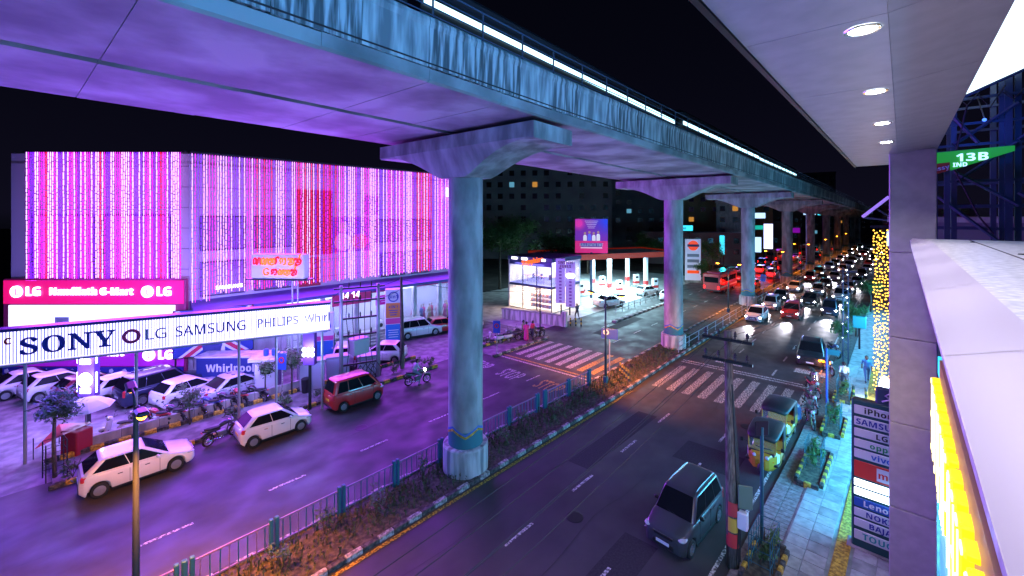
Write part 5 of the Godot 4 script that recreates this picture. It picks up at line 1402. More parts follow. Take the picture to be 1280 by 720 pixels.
	add(MB.new().bev(Vector3(0, 5.75, 0), Vector3(L, 0.5, 9.0), 0.04), "roof", mat("canopy_white", lin(0.6, 0.6, 0.6), 0.5), t)
	for s in [-1, 1]:
		add(MB.new().box(Vector3(0, 5.8, s * 4.55), Vector3(L + 0.2, 0.75, 0.12)), "edge_band", glow("canopy_red", Color(0.9, 0.2, 0.06), 0.14, lin(0.55, 0.06, 0.02)), t)
		add(MB.new().box(Vector3(s * (L * 0.5 + 0.06), 5.8, 0), Vector3(0.12, 0.75, 9.0)), "edge_band", M.canopy_red, t)
		for x in [-7.0, -0.5, 6.0]:
			add(MB.new().bev(Vector3(x, 2.75, s * 2.3), Vector3(0.5, 5.5, 0.5), 0.04), "column", M.white_plastic, t)
			add(MB.new().box(Vector3(x, 1.3, s * 2.3), Vector3(0.53, 0.7, 0.53)), "column_sleeve", mat("sleeve_red", lin(0.5, 0.03, 0.03), 0.5), t)
	for i in 4:
		for s in [-1, 1]: add(MB.new().box(Vector3(-7.8 + i * 5.2, 5.48, s * 2.0), Vector3(1.6, 0.06, 0.9)), "canopy_light", M.white_tube, t)
	area(t, Vector3(0, 5.4, 0), Vector3.DOWN, Vector2(18, 7), Color(0.72, 0.93, 1.0), 1300.0)
	for k in 6:
		var p := cc + dir * (-6.6 + (k % 3) * 6.5) + dir.cross(Vector3.UP) * (2.3 if k < 3 else -2.3) + dir * 1.3
		var d := thing("fuel_pump", "white and red fuel dispenser, " + ["front row left", "front row middle", "front row right", "back row left", "back row middle", "back row right"][k] + " under the canopy", "fuel pump", p, turn, "fuel pumps")
		add(MB.new().bev(Vector3(0, 0.1, 0), Vector3(2.4, 0.22, 1.1), 0.04), "island", M.concrete_b, d)
		add(MB.new().bev(Vector3(0, 1.05, 0), Vector3(0.9, 1.75, 0.5), 0.05), "cabinet", M.white_plastic, d)
		add(MB.new().box(Vector3(0, 0.65, 0), Vector3(0.92, 0.4, 0.52)), "red_band", M.sleeve_red, d)
		for s in [-1, 1]:
			add(MB.new().box(Vector3(0, 1.5, s * 0.26), Vector3(0.5, 0.3, 0.03)), "display", M.car_glass, d)
			add(MB.new().tube([Vector3(0.47, 1.3, s * 0.1), Vector3(0.62, 0.7, s * 0.15), Vector3(0.5, 0.4, s * 0.2), Vector3(0.47, 0.9, s * 0.2)], 0.02, 6), "hose", M.rubber, d)
	# low wall round the shop corner, kerb rail, price pylon
	t = thing("boundary_wall", "low stained plaster wall in front of the petrol station shop", "wall", Vector3(-27.6, 0, -36.7), 0.2)
	add(MB.new().bev(Vector3(0, 0.55, 0), Vector3(7.5, 1.1, 0.25), 0.03), "wall", M.streaked_b, t)
	add(MB.new().bev(Vector3(0, 1.14, 0), Vector3(7.6, 0.1, 0.34), 0.02), "coping", M.concrete_b, t)
	add(MB.new().bev(Vector3(3.7, 0.75, 0.0), Vector3(0.5, 1.55, 0.45), 0.03), "gate_pillar", M.streaked_b, t)
	t = thing("forecourt_rail", "low steel pipe railing along the petrol station's front kerb", "railing", Vector3(-22.3, 0, -52.0), road_turn(-52))
	for i in 8: add(MB.new().tube([Vector3(0, -0.02, -5.6 + i * 1.6), Vector3(0, 0.85, -5.6 + i * 1.6)], 0.04, 6), "post", M.galvanised, t)
	for y in [0.45, 0.85]: add(MB.new().tube([Vector3(0, y, -5.7), Vector3(0, y, 5.7)], 0.035, 6), "rail", M.galvanised, t)
	t = thing("forecourt_kerb", "black and white kerb island along the station's front edge", "kerb", Vector3(-20.4, 0, -50.0), road_turn(-50))
	for i in 26: add(MB.new().bev(Vector3(0, 0.08, -7.5 + i * 0.6), Vector3(0.5, 0.2, 0.57), 0.02), "kerb_block", M.kerb_white if i % 2 else M.kerb_black, t)
	t = thing("price_pylon", "tall white fuel price pylon with an orange disc on top", "sign", Vector3(-22.8, 0, -76.5), 0.5)
	add(MB.new().bev(Vector3(0, 3.9, 0), Vector3(2.5, 7.2, 0.5), 0.04), "sign_board", glow("pylon_face", Color(0.75, 0.75, 0.95), 0.35, lin(0.6, 0.6, 0.65)), t)
	add(MB.new().lathe([Vector2(0.01, 0.06), Vector2(0.85, 0.06), Vector2(0.85, 0), Vector2(0.01, 0)], Vector3(0, 6.4, 0.26), Basis(Vector3.RIGHT, PI / 2), 24), "orange_disc_sign", glow("disc_orange", Color(1.0, 0.25, 0.04), 0.8, lin(0.6, 0.1, 0.02)), t)
	add(MB.new().box(Vector3(0, 6.4, 0.34), Vector3(1.9, 0.42, 0.05)), "disc_bar", mat("disc_navy", lin(0.04, 0.03, 0.12), 0.5), t)
	for i in 4: add(MB.new().box(Vector3(0, 4.7 - i * 0.95, 0.27), Vector3(1.9, 0.5, 0.04)), "price_row", mat("price_grey", lin(0.3, 0.3, 0.38), 0.5) if i < 3 else M.disc_orange, t)
	add(MB.new().box(Vector3(0, 0.15, 0), Vector3(2.7, 0.5, 0.7)), "plinth", M.concrete_b, t)
	# magenta billboard behind the shop
	t = thing("magenta_billboard", "square magenta and blue billboard of four standing people above the shop", "billboard", Vector3(-29.5, 0, -53.0), 0.55)
	var im := Image.create(192, 200, false, Image.FORMAT_RGB8)
	for y in 200:
		for x in 192:
			var c := lin(0.16, 0.02, 0.3).lerp(lin(0.02, 0.05, 0.55), clampf((x - 90.0) / 90.0, 0.0, 1.0) * clampf((110.0 - y) / 90.0, 0.0, 1.0))
			c = c.lerp(lin(0.75, 0.03, 0.3), clampf((50.0 - Vector2(x - 20.0, y - 25.0).length()) / 40.0, 0.0, 1.0))
			if y > 128: c = lin(0.62, 0.02, 0.16)
			for k in 4:
				var px: float = 58 + k * 26
				var py: float = 84 - (6 if k % 2 else 0)
				if Vector2((x - px) / 7.0, (y - py) / 8.0).length() < 1.0: c = lin(0.35, 0.2, 0.15)
				if absf(x - px) < 11.0 - maxf(0, (py + 18.0 - y)) * 0.5 and y > py + 9 and y < 128: c = lin(0.65, 0.6, 0.6) if k != 1 else lin(0.1, 0.12, 0.6)
			for k in 5:
				if y > 10 + k * 10 and y < 15 + k * 10 and absf(x - 96) < 40 - 5 * k and (x * 7 + k * 13) % 11 > 3: c = lin(0.6, 0.5, 0.6)
			if y > 140 and y < 164 and absf(x - 96) < 62: c = lin(0.1, 0.08, 0.25)
			if y > 166 and y < 172 and absf(x - 96) < 64: c = lin(0.7, 0.65, 0.7)
			im.set_pixel(x, y, c)
	var bm := mat("billboard_print", Color.WHITE, 0.6)
	bm.albedo_texture = ImageTexture.create_from_image(im)
	bm.emission_enabled = true
	bm.emission_texture = bm.albedo_texture
	bm.emission = Color.WHITE
	bm.emission_operator = BaseMaterial3D.EMISSION_OP_MULTIPLY
	bm.emission_energy_multiplier = 0.75
	var q := MB.new()
	q.quad_uv(Vector3(-2.25, 6.3, 0.13), Vector3(-2.25, 11.1, 0.13), Vector3(2.25, 11.1, 0.13), Vector3(2.25, 6.3, 0.13))
	add(q, "lit_sign_face", bm, t)
	add(MB.new().bev(Vector3(0, 8.7, 0), Vector3(4.6, 4.9, 0.24), 0.03), "frame", M.dark_metal, t)
	letters(t, "printed_lettering", "KALLIYATH TMT", 0.4, Vector3(0, 7.45, 0.14), Basis.IDENTITY, M.white_plastic, 0.02, true, 0.8)
	add(MB.new().tube([Vector3(0, -0.05, 0), Vector3(0, 6.4, 0)], 0.22, 10), "mast", M.steel_blue, t)
	area(t, Vector3(0, 8.7, 0.5), Vector3(0, 0, 1), Vector2(4.4, 4.6), Color(0.85, 0.15, 0.9), 10.0)

# ---------- towers and blocks beyond ----------
func block(called: String, label: String, at: Vector3, turn: float, size: Vector3, m: Material, cols: int, rows: int, lit: float, seed_: int, y0 := 3.0) -> Node3D:
	var t := thing(called, label, "building", at, turn)
	var r := RandomNumberGenerator.new()
	r.seed = seed_
	add(MB.new().box(Vector3(0, size.y * 0.5, 0), size), "wall", m, t)
	add(MB.new().box(Vector3(0, size.y + 0.3, 0), Vector3(size.x + 0.4, 0.6, size.z + 0.4)), "roof", m, t)
	var w := size.x / cols
	var h := (size.y - y0) / rows
	var pane := MB.new().box(Vector3.ZERO, Vector3(w * 0.42, h * 0.45, 0.1)).done()
	var sill := MB.new().box(Vector3(0, -h * 0.27, 0.12), Vector3(w * 0.55, 0.12, 0.35)).done()
	var band := MB.new().box(Vector3(0, 0, size.z * 0.5 + 0.06), Vector3(size.x, 0.25, 0.12)).done()
	var glass := mat("far_glass", lin(0.006, 0.007, 0.01), 0.2)
	for j in rows:
		add(band, "floor_band", m, t).position.y = y0 + j * h - 0.05
		for i in cols:
			var on_ := r.randf() < lit
			if r.randf() < 0.22: continue
			var p := add(pane, "window", (M.window_warm if r.randf() < 0.4 else M.window_cool) if on_ else glass, t)
			p.position = Vector3(-size.x * 0.5 + (i + 0.5) * w, y0 + (j + 0.5) * h, size.z * 0.5 + 0.02)
			add(sill, "sill", m, p)
	return t
func lit_sign(at: Vector3, turn: float, size: Vector3, m: Material, label: String, words := "", post := true, c := Color(0.6, 0.8, 1.0), e := 8.0) -> void:
	var t := thing("lit_sign", label, "sign", at, turn, "lit shop signs down the road")
	add(MB.new().bev(Vector3(0, size.z, 0), Vector3(size.x, size.y, 0.3), 0.04), "sign_box", m, t)
	add(MB.new().box(Vector3(0, size.z, -0.2), Vector3(size.x * 1.04, size.y * 1.04, 0.12)), "frame", M.dark_metal, t)
	if words: letters(t, "sign_lettering", words, size.y * 0.5, Vector3(0, size.z, 0.16), Basis.IDENTITY, M.letter_navy, 0.04)
	if post:
		for s in [-0.35, 0.35]: add(MB.new().tube([Vector3(s * size.x, -0.05, -0.2), Vector3(s * size.x, size.z - size.y * 0.5 + 0.1, -0.2)], 0.1, 6), "post", M.dark_metal, t)
	area(t, Vector3(0, size.z, 0.4), Vector3(0, 0, 1), Vector2(size.x, size.y), c, e)
func build_background() -> void:
	block("apartment_tower", "dark apartment tower with a few lit windows behind the nearest pier", Vector3(-70, 0, -100), 0.6, Vector3(34, 46, 18), M.tower_wall, 11, 14, 0.035, 5)
	block("apartment_tower", "unlit wide apartment block left of the second pier", Vector3(-62, 0, -132), 0.5, Vector3(40, 26, 16), M.tower_wall, 12, 8, 0.03, 6)
	block("apartment_tower", "dim tower block behind the petrol station canopy", Vector3(-50, 0, -150), 0.45, Vector3(24, 38, 16), M.tower_wall, 8, 12, 0.05, 7)
	block("ochre_building", "ochre flat-fronted building between the second and third piers", Vector3(-34, 0, -142), 0.25, Vector3(26, 24, 14), M.ochre_wall, 8, 7, 0.02, 8)
	block("pale_building", "narrow pale building with bright signs behind the third pier", Vector3(-27, 0, -128), 0.2, Vector3(9, 15, 10), M.plaster, 3, 4, 0.1, 9)
	block("office_block", "blue-lit office block between the fourth and fifth piers", Vector3(-26, 0, -185), 0.15, Vector3(16, 26, 14), M.tower_wall, 6, 8, 0.25, 10)
	block("office_block", "tall dark block beyond the sixth pier", Vector3(-17, 0, -235), 0.1, Vector3(14, 30, 14), M.tower_wall, 5, 9, 0.15, 11)
	block("shop_row", "low dark shop row behind the price pylon", Vector3(-33, 0, -108), 0.4, Vector3(22, 7, 8), M.tower_wall, 8, 2, 0.0, 12, 2.0)
	block("shop_row", "low shop row with lit signs past the third pier", Vector3(-25, 0, -160), 0.15, Vector3(14, 9, 8), M.tower_wall, 5, 2, 0.2, 13, 2.0)
	block("side_building", "plain building standing across the far right side of the road", Vector3(16, 0, -190), -0.1, Vector3(18, 14, 60), M.tower_wall, 5, 4, 0.1, 14)
	block("side_building", "far dark building closing the view at the road's end", Vector3(-2, 0, -345), 0.0, Vector3(60, 16, 14), M.tower_wall, 16, 4, 0.12, 15)
	lit_sign(Vector3(-29.0, 0, -90), 0.5, Vector3(4.2, 1.1, 9.0), M.panel_cyan, "cyan hanging sign reading acoo right of the second pier", "acoo", true, Color(0.2, 0.9, 1.0), 25.0)
	lit_sign(Vector3(-23.0, 0, -97), 0.4, Vector3(0.9, 4.0, 5.4), M.panel_cyan, "upright cyan sign left of the third pier", "", true, Color(0.2, 0.9, 1.0), 25.0)
	lit_sign(Vector3(-22.5, 0, -112), 0.35, Vector3(3.2, 2.2, 5.6), M.panel_cool, "white square sign just left of the third pier", "", true, Color(0.5, 0.6, 1.0), 60.0)
	lit_sign(Vector3(-19.5, 0, -117), 0.3, Vector3(2.6, 1.3, 11.6), M.panel_cool, "small white roof sign right of the third pier", "", true, Color(0.5, 0.6, 1.0), 30.0)
	lit_sign(Vector3(-17.8, 0, -118), 0.3, Vector3(2.0, 6.0, 6.6), M.panel_white, "tall white lit board right of the third pier", "", true, Color(0.6, 0.5, 1.0), 80.0)
	lit_sign(Vector3(-20.2, 0, -116), 0.3, Vector3(2.6, 3.6, 4.6), M.panel_cool, "white sign low beside the tall lit board", "", true, Color(0.5, 0.6, 1.0), 50.0)
	lit_sign(Vector3(-19.6, 0, -118.5), 0.3, Vector3(2.4, 1.0, 8.7), glow("panel_green", Color(0.1, 0.8, 0.7), 0.8), "turquoise shop sign over the low white sign", "", true, Color(0.2, 0.9, 0.8), 10.0)
	lit_sign(Vector3(-16.0, 0, -145), 0.2, Vector3(4.0, 1.4, 7.4), M.panel_violet, "violet shop sign between the fourth and fifth piers", "", true, Color(0.7, 0.2, 1.0), 20.0)
	lit_sign(Vector3(-14.2, 0, -175), 0.15, Vector3(3.4, 2.2, 13.0), M.panel_cool, "white sign high between the fifth and sixth piers", "", true, Color(0.5, 0.8, 1.0), 30.0)
	lit_sign(Vector3(-12.0, 0, -195), 0.1, Vector3(2.6, 1.6, 12.6), M.panel_cyan, "cyan sign between the sixth and seventh piers", "", true, Color(0.3, 0.9, 1.0), 30.0)
	lit_sign(Vector3(-10.6, 0, -215), 0.1, Vector3(2.4, 1.8, 13.4), M.panel_cool, "small white sign far between the seventh and eighth piers", "", true, Color(0.5, 0.7, 1.0), 30.0)
	for k in 7:
		var z := -132.0 - k * 17.0
		lit_sign(on(12.6, z), road_turn(z) + 0.3, Vector3(2.2, 3.4, 6.2), M.panel_cool, "white lightbox on the right kerb far away, " + ["nearest", "second", "third", "fourth", "fifth", "sixth", "farthest"][k] + " of seven", "", true, Color(0.6, 0.75, 1.0), 40.0)
	var r := RandomNumberGenerator.new()
	r.seed = 4
	var spots := [[-44, -50, 11, 5.0], [-37, -56, 10, 4.5], [-50, -62, 12, 5.5], [-42, -74, 9, 4.5], [-36, -88, 8, 4.0], [-58, -52, 11, 5.0]]
	var tl := ["big dark tree left of the magenta billboard", "dark tree just behind the station shop", "tall dark tree farthest left behind the station", "dark tree behind the station canopy", "dark tree beside the price pylon's back", "dark tree behind the store's right end"]
	for i in spots.size():
		var s: Array = spots[i]
		tree("broadleaf_tree", tl[i], Vector3(s[0], 0, s[1]), s[2], Vector3(s[3], s[3] * 0.75, s[3]), 5200, 0.24, 100 + i, M.leaf_a, "trees behind the petrol station")
	tree("roadside_tree", "small round tree beside the price pylon", Vector3(-20.5, 0, -74), 4.6, Vector3(1.5, 1.4, 1.5), 1600, 0.14, 130, M.leaf_b)
	tree("roadside_tree", "slim lit green tree right of the price pylon", Vector3(-21.5, 0, -84), 7.5, Vector3(2.2, 2.6, 2.2), 2200, 0.17, 131, M.leaf_b)
# ---------- the building the viewer stands at ----------
func own(x: float, y: float, s: float) -> Vector3:
	return Basis(Vector3.UP, OWN_TURN) * Vector3(x, y, -s)
func build_own_building() -> void:
	var E := 11.5
	# ledge: sloped white coping with a flat top
	var t := thing("white_ledge", "long white metal-clad parapet ledge running away at the right edge", "ledge", Vector3.ZERO, OWN_TURN)
	var sec := [Vector2(0.17, E - 0.83), Vector2(0.2, E - 0.86), Vector2(4.5, E - 0.86), Vector2(4.5, E - 0.66), Vector2(0.6, E - 0.66), Vector2(0.56, E - 0.665), Vector2(0.17, E - 0.79)]
	var cuts := [3.0, -0.6, -3.4, -6.2, -9.0, -11.8, -14.6]
	for i in cuts.size() - 1:
		add(MB.new().prism(sec, cuts[i + 1] + 0.006, cuts[i]), "coping_panel", M.ledge_white, t)
		var fc := MB.new()
		fc.quad(Vector3(0.172, E - 0.786, cuts[i]), Vector3(0.172, E - 0.786, cuts[i + 1] + 0.01), Vector3(0.558, E - 0.661, cuts[i + 1] + 0.01), Vector3(0.558, E - 0.661, cuts[i]))
		add(fc, "sloped_face", mat("ledge_face", lin(0.5, 0.48, 0.52), 0.33, 0.12), t)
	# rounded far end
	var rings := []
	for k in 9:
		var f := k / 8.0
		var x0 := lerpf(0.17, 0.17, f)
		var inn := lerpf(0.58, 0.22, 1.0 - sqrt(1.0 - f * f))
		rings.append([Vector3(x0, E - 0.83 - 0.0, -14.6 - f * 2.6), Vector3(x0, E - 0.79 + 0.06 * f, -14.6 - f * 2.6), Vector3(inn, E - 0.665, -14.6 - f * 2.6), Vector3(4.5, E - 0.66, -14.6 - f * 2.6), Vector3(4.5, E - 0.86, -14.6 - f * 2.6), Vector3(0.2, E - 0.86, -14.6 - f * 2.6)])
	add(MB.new().loft(rings, true), "coping_end", M.ledge_white, t)
	add(MB.new().box(Vector3(1.35, E - 0.655, -7.6), Vector3(0.02, 0.012, 19.0)), "top_seam", mat("seam_dark", lin(0.1, 0.09, 0.09), 0.8), t)
	for k in 3: add(MB.new().lathe([Vector2(0.01, 0.02), Vector2(0.04, 0.02), Vector2(0.05, 0.0)], Vector3([1.3, 1.5, 1.2][k], E - 0.66, [-15.6, -11.2, -8.0][k]), Basis.IDENTITY, 8), "bolt", M.dark_metal, t)
	# pillar
	t = thing("clad_pillar", "square grey metal-clad pillar rising past the ledge to the canopy", "pillar", own(0.22, 0, 18.0), OWN_TURN)
	var yy := 0.0
	for h in [2.6, 2.6, 2.6, 2.6, 3.1]:
		add(MB.new().bev(Vector3(0, yy + h * 0.5 - 0.005, 0), Vector3(1.04, h - 0.014, 1.1), 0.02), "cladding_panel", M.soffit_panel, t)
		yy += h
	# canopy soffit of panels with downlights
	t = thing("canopy_soffit", "pale panelled canopy overhead with a row of starry downlights", "canopy", Vector3.ZERO, OWN_TURN)
	for i in 9:
		var z0 := 3.4 - i * 2.9
		var z1 := z0 - 2.89
		if i == 8: z1 = -21.0
		var bend := Vector2(-0.1, E + 1.9)
		add(MB.new().prism([Vector2(-1.3, E + 1.9), bend, Vector2(-0.1, E + 2.0), Vector2(-1.3, E + 2.0)], z1, z0), "soffit_panel", M.soffit_panel, t)
		add(MB.new().prism([Vector2(-0.096, E + 1.9), Vector2(0.78, E + 2.03), Vector2(0.78, E + 2.15), Vector2(-0.096, E + 2.0)], z1, z0), "inner_panel", M.soffit_panel, t)
	add(MB.new().box(Vector3(-1.34, E + 2.05, -8.8), Vector3(0.06, 0.34, 24.4)), "edge_trim", M.dark_metal, t)
	add(MB.new().box(Vector3(-0.28, E + 2.3, -8.8), Vector3(2.1, 0.15, 24.4)), "roof_deck", M.dark_metal, t)
	for k in 6:
		var s: float = [2.7, 5.6, 8.5, 11.5, 14.5, 17.2][k]
		if k == 5: continue
		add(MB.new().lathe([Vector2(0.01, 0.0), Vector2(0.11, 0.0), Vector2(0.12, 0.03)], Vector3(-0.3, E + 1.885, -s), Basis.IDENTITY, 16), "downlight", M.spot_disc, t)
		add(MB.new().lathe([Vector2(0.12, -0.012), Vector2(0.15, -0.012), Vector2(0.155, 0.0)], Vector3(-0.3, E + 1.898, -s), Basis.IDENTITY, 16), "downlight_ring", M.chrome, t)
		spot(t, Vector3(-0.3, E + 1.86, -s), Vector3.DOWN, Color(0.97, 0.92, 1.0), 10.0, 64.0, 0.09)
	# wall below the ledge with the yellow channel letters
	t = thing("own_facade", "white clad wall below the ledge carrying lit signs", "building", Vector3.ZERO, OWN_TURN)
	add(MB.new().box(Vector3(2.6, 5.3, -6.5), Vector3(3.5, 10.6, 22.0)), "wall", M.cladding, t)
	add(MB.new().box(Vector3(0.78, 9.9, -6.5), Vector3(0.14, 0.5, 22.0)), "cornice", M.cladding, t)
	add(MB.new().box(Vector3(3.4, E - 1.2, 6.5), Vector3(5.0, 1.0, 6.0)), "floor_slab", M.concrete_b, t)
	var ys := thing("yellow_channel_sign", "glowing yellow channel letters on the wall under the ledge", "sign", own(0.8, 0, 11.0), OWN_TURN)
	var yr := RandomNumberGenerator.new()
	yr.seed = 31
	for k in 15:
		var z := 5.0 - k * 0.72
		for e in [[0.0, 0.0, 0.11, 1.9], [0.42, 0.0, 0.11, 1.9], [0.21, 0.9, 0.42, 0.11], [0.21, 0.0, 0.42, 0.11], [0.21, -0.9, 0.42, 0.11]]:
			if yr.randf() < 0.3: continue
			add(MB.new().bev(Vector3(-0.1, 6.1 + e[1], z - e[0]), Vector3(0.2, e[3], e[2]), 0.025), "channel_letter_sign", M.yellow_sign, ys)
			add(MB.new().box(Vector3(-0.215, 6.1 + e[1], z - e[0]), Vector3(0.02, e[3] * 0.9, e[2] * 0.5)), "letter_face_lamp", M.yellow_hot, ys)
	add(MB.new().box(Vector3(-0.02, 6.1, 0), Vector3(0.06, 2.9, 11.0)), "sign_backing", mat("sign_back_yellow", lin(0.6, 0.45, 0.1), 0.4), ys)
	area(ys, Vector3(-0.35, 6.1, 0), Vector3(-1, 0, 0), Vector2(10.5, 2.4), Color(1.0, 0.72, 0.15), 5.0)
	# cool lit shop fascia along the ground floor, outside the frame
	var cs := thing("cyan_shop_fascia", "long cool-lit shop fascia sign low on the wall beside the sidewalk", "sign", own(0.8, 0, -1.0), OWN_TURN)
	add(MB.new().bev(Vector3(-0.1, 4.2, 0), Vector3(0.3, 2.2, 26.0), 0.04), "sign_box", glow("fascia_cyan", Color(0.2, 0.62, 1.0), 1.2, Color(0.5, 0.7, 0.8)), cs)
	area(cs, Vector3(-0.4, 4.4, 0), Vector3(-1, 0.12, 0), Vector2(26.0, 2.2), lin(0.06, 0.5, 1.0), 150.0)
	for k in 5: add(MB.new().box(Vector3(0.05, 1.5, -11 + k * 5.4), Vector3(0.06, 2.6, 4.6)), "shop_window", M.car_glass, cs)
	# rooftop sign above the canopy, outside the frame: it washes the viaduct's side
	cs = thing("rooftop_sign", "long blue-lit sign along the canopy's roof edge", "sign", own(-0.7, 0, 4.0), OWN_TURN)
	add(MB.new().bev(Vector3(0, 15.6, 0), Vector3(0.3, 2.0, 30.0), 0.04), "sign_box", M.fascia_cyan, cs)
	for k in 7: add(MB.new().box(Vector3(0.2, 14.25, -13.5 + k * 4.5), Vector3(0.1, 0.8, 0.1)), "bracket", M.dark_metal, cs)
	area(cs, Vector3(-0.3, 15.6, 0), Vector3(-1, -0.05, 0), Vector2(30.0, 2.0), lin(0.06, 0.42, 1.0), 150.0)
	# glazed shopfront hidden behind the pillar, its cool light falling on the sidewalk
	cs = thing("cool_shopfront", "cool-lit glazed shopfront on the sidewalk beyond the pillar", "shop", own(1.55, 0, 26.0), OWN_TURN)
	add(MB.new().box(Vector3(1.6, 2.6, 0), Vector3(3.0, 5.0, 14.0)), "wall", M.cladding, cs)
	for k in 4:
		add(MB.new().box(Vector3(0.06, 1.5, -5.1 + k * 3.4), Vector3(0.06, 2.5, 3.0)), "shop_window", glow("window_cyan", Color(0.45, 0.8, 1.0), 1.5), cs)
		add(MB.new().box(Vector3(0.0, 3.4, -5.1 + k * 3.4), Vector3(0.25, 0.9, 3.3)), "shop_sign", M.panel_cyan, cs)
	area(cs, Vector3(-0.2, 2.6, 0), Vector3(-1, -0.35, 0), Vector2(13.5, 2.6), lin(0.08, 0.55, 1.0), 420.0)
	# brand totem on the sidewalk
	t = thing("brand_totem", "dark green totem of stacked phone brand plates standing behind the pillar", "sign", Vector3(0.35, 0.1, -18.9), -0.06)
	add(MB.new().bev(Vector3(0, 2.55, 0), Vector3(1.35, 5.1, 0.35), 0.04), "frame", mat("totem_green", lin(0.012, 0.07, 0.08), 0.4), t)
	add(MB.new().bev(Vector3(0.3, 5.35, 0.0), Vector3(0.7, 0.6, 0.2), 0.05), "top_box", M.steel_blue, t)
	add(MB.new().smooth().tube([Vector3(0.12, 5.2, 0.12), Vector3(0.3, 5.3, 0.12), Vector3(0.42, 5.42, 0.12), Vector3(0.3, 5.5, 0.12), Vector3(0.2, 5.42, 0.12), Vector3(0.45, 5.25, 0.12)], 0.025, 6), "top_emblem", M.white_plastic, t)
	var rows := [["iPhone", 4.78, 0.3, "w"], ["SAMSUNG", 4.38, 0.3, "w"], ["LG", 4.0, 0.28, "w"], ["oppo", 3.64, 0.28, "g"], ["vivo", 3.28, 0.3, "v"], ["mi", 2.75, 0.56, "r"], ["", 2.28, 0.24, "l"], ["", 1.98, 0.24, "l"], ["Lenovo", 1.62, 0.3, "b"], ["NOKIA", 1.27, 0.28, "w"], ["BAJAJ", 0.92, 0.28, "w"], ["TOUCH", 0.5, 0.32, "t"]]
	for r in rows:
		var pm: Material = mat("plate_white", lin(0.6, 0.63, 0.68), 0.4)
		if r[3] == "r": pm = mat("plate_red", lin(0.6, 0.04, 0.03), 0.4)
		if r[3] == "b": pm = mat("plate_blue", lin(0.02, 0.1, 0.4), 0.4)
		if r[3] == "l": pm = glow("plate_lit", Color(0.85, 0.93, 1.0), 5.0)
		add(MB.new().bev(Vector3(0, r[1], 0.17), Vector3(1.2, r[2], 0.06), 0.015), "sign_plate" if r[3] != "l" else "lit_sign_plate", pm, t)
		var lm: Material = mat("letter_black", lin(0.01, 0.01, 0.015), 0.4)
		if r[3] == "g": lm = mat("letter_green", lin(0.02, 0.3, 0.12), 0.4)
		if r[3] == "v": lm = mat("letter_blue", lin(0.03, 0.12, 0.5), 0.4)
		if r[3] == "t": lm = mat("letter_teal", lin(0.02, 0.3, 0.32), 0.4)
		if r[0] in ["NOKIA", "SAMSUNG", "BAJAJ"]: lm = M.letter_navy
		if r[0] == "mi":
			add(MB.new().box(Vector3(0.2, r[1], 0.205), Vector3(0.42, 0.42, 0.02)), "logo_square", M.plate_white, t)
			letters(t, "plate_lettering", "mi", 0.22, Vector3(0.2, r[1], 0.217), Basis.IDENTITY, M.plate_red, 0.01)
		elif r[0]:
			letters(t, "plate_lettering", r[0], r[2] * 0.62, Vector3(0.12, r[1], 0.205), Basis.IDENTITY, lm if r[3] != "b" else M.white_plastic, 0.012, true, 1.1)
	area(t, Vector3(0, 2.15, 0.3), Vector3(0, 0, 1), Vector2(1.1, 0.5), Color(0.55, 0.8, 1.0), 5.0)
	add(MB.new().bev(Vector3(0, 0.02, 0), Vector3(1.6, 0.12, 0.6), 0.02), "base", M.concrete_b, t)
	# steel hoarding frame beyond the ledge with its boards
	t = thing("hoarding_frame", "tall blue steel hoarding frame seen beyond the ledge at right", "steel frame", own(0, 0, 25.0), OWN_TURN)
	for x in [1.0, 1.55, 2.85, 3.25, 4.6, 6.0]:
		for z in [0.0, -2.2]: add(MB.new().box(Vector3(x, 9.5, z), Vector3(0.17, 19.0, 0.17)), "upright", M.steel_blue, t)
	for y in [11.0, 11.9, 12.9, 14.35, 15.2, 16.2]:
		for z in [0.1, -2.1]: add(MB.new().box(Vector3(3.4, y, z), Vector3(5.4, 0.1, 0.08)), "crossbar", M.steel_blue, t)
	for k in 7:
		var x0: float = [1.0, 1.55, 3.25, 3.25, 4.6, 1.6, 1.0][k]
		var x1: float = [2.85, 3.25, 1.55, 4.6, 3.25, 3.2, 2.2][k]
		var yb: float = [10.4, 14.4, 11.9, 14.4, 11.0, 12.9, 14.4][k]
		add(MB.new().tube([Vector3(x0, yb + (2.0 if k in [0, 6] else 0.0), 0.2), Vector3(x1, yb + (0.0 if k in [0, 6] else 1.4), 0.2)], 0.07, 6), "brace", M.steel_blue, t)
	for k in 4: add(MB.new().tube([Vector3(1.6 + k * 0.6, 16.3, 0.3), Vector3(1.9 + k * 0.6, 15.9 - 0.2 * (k % 2), 0.35), Vector3(2.3 + k * 0.6, 16.5, 0.3)], 0.025, 5), "loose_cable", M.rubber, t)
	add(MB.new().tube([Vector3(1.9, 15.9, 0.3), Vector3(1.5, 13.5, 0.35), Vector3(2.2, 11.5, 0.35), Vector3(2.6, 10.8, 0.3)], 0.03, 5), "loose_cable", M.rubber, t)
	omni(t, Vector3(2.2, 15.0, 2.0), Color(0.2, 0.4, 1.0), 2.5, 0.2)
	add(MB.new().smooth().ball(Vector3(2.2, 15.0, 2.0), Vector3(0.06, 0.06, 0.06), 5), "work_lamp", glow("blue_lamp", Color(0.25, 0.45, 1.0), 3.0), t)
	add(MB.new().tube([Vector3(2.2, 15.05, 2.0), Vector3(2.2, 16.2, 0.1)], 0.02, 5), "lamp_cable", M.rubber, t)
	t = thing("green_advert", "green hoarding sheet lettered 13B INDIA, hung in the steel frame", "billboard", own(0, 0, 24.0), OWN_TURN)
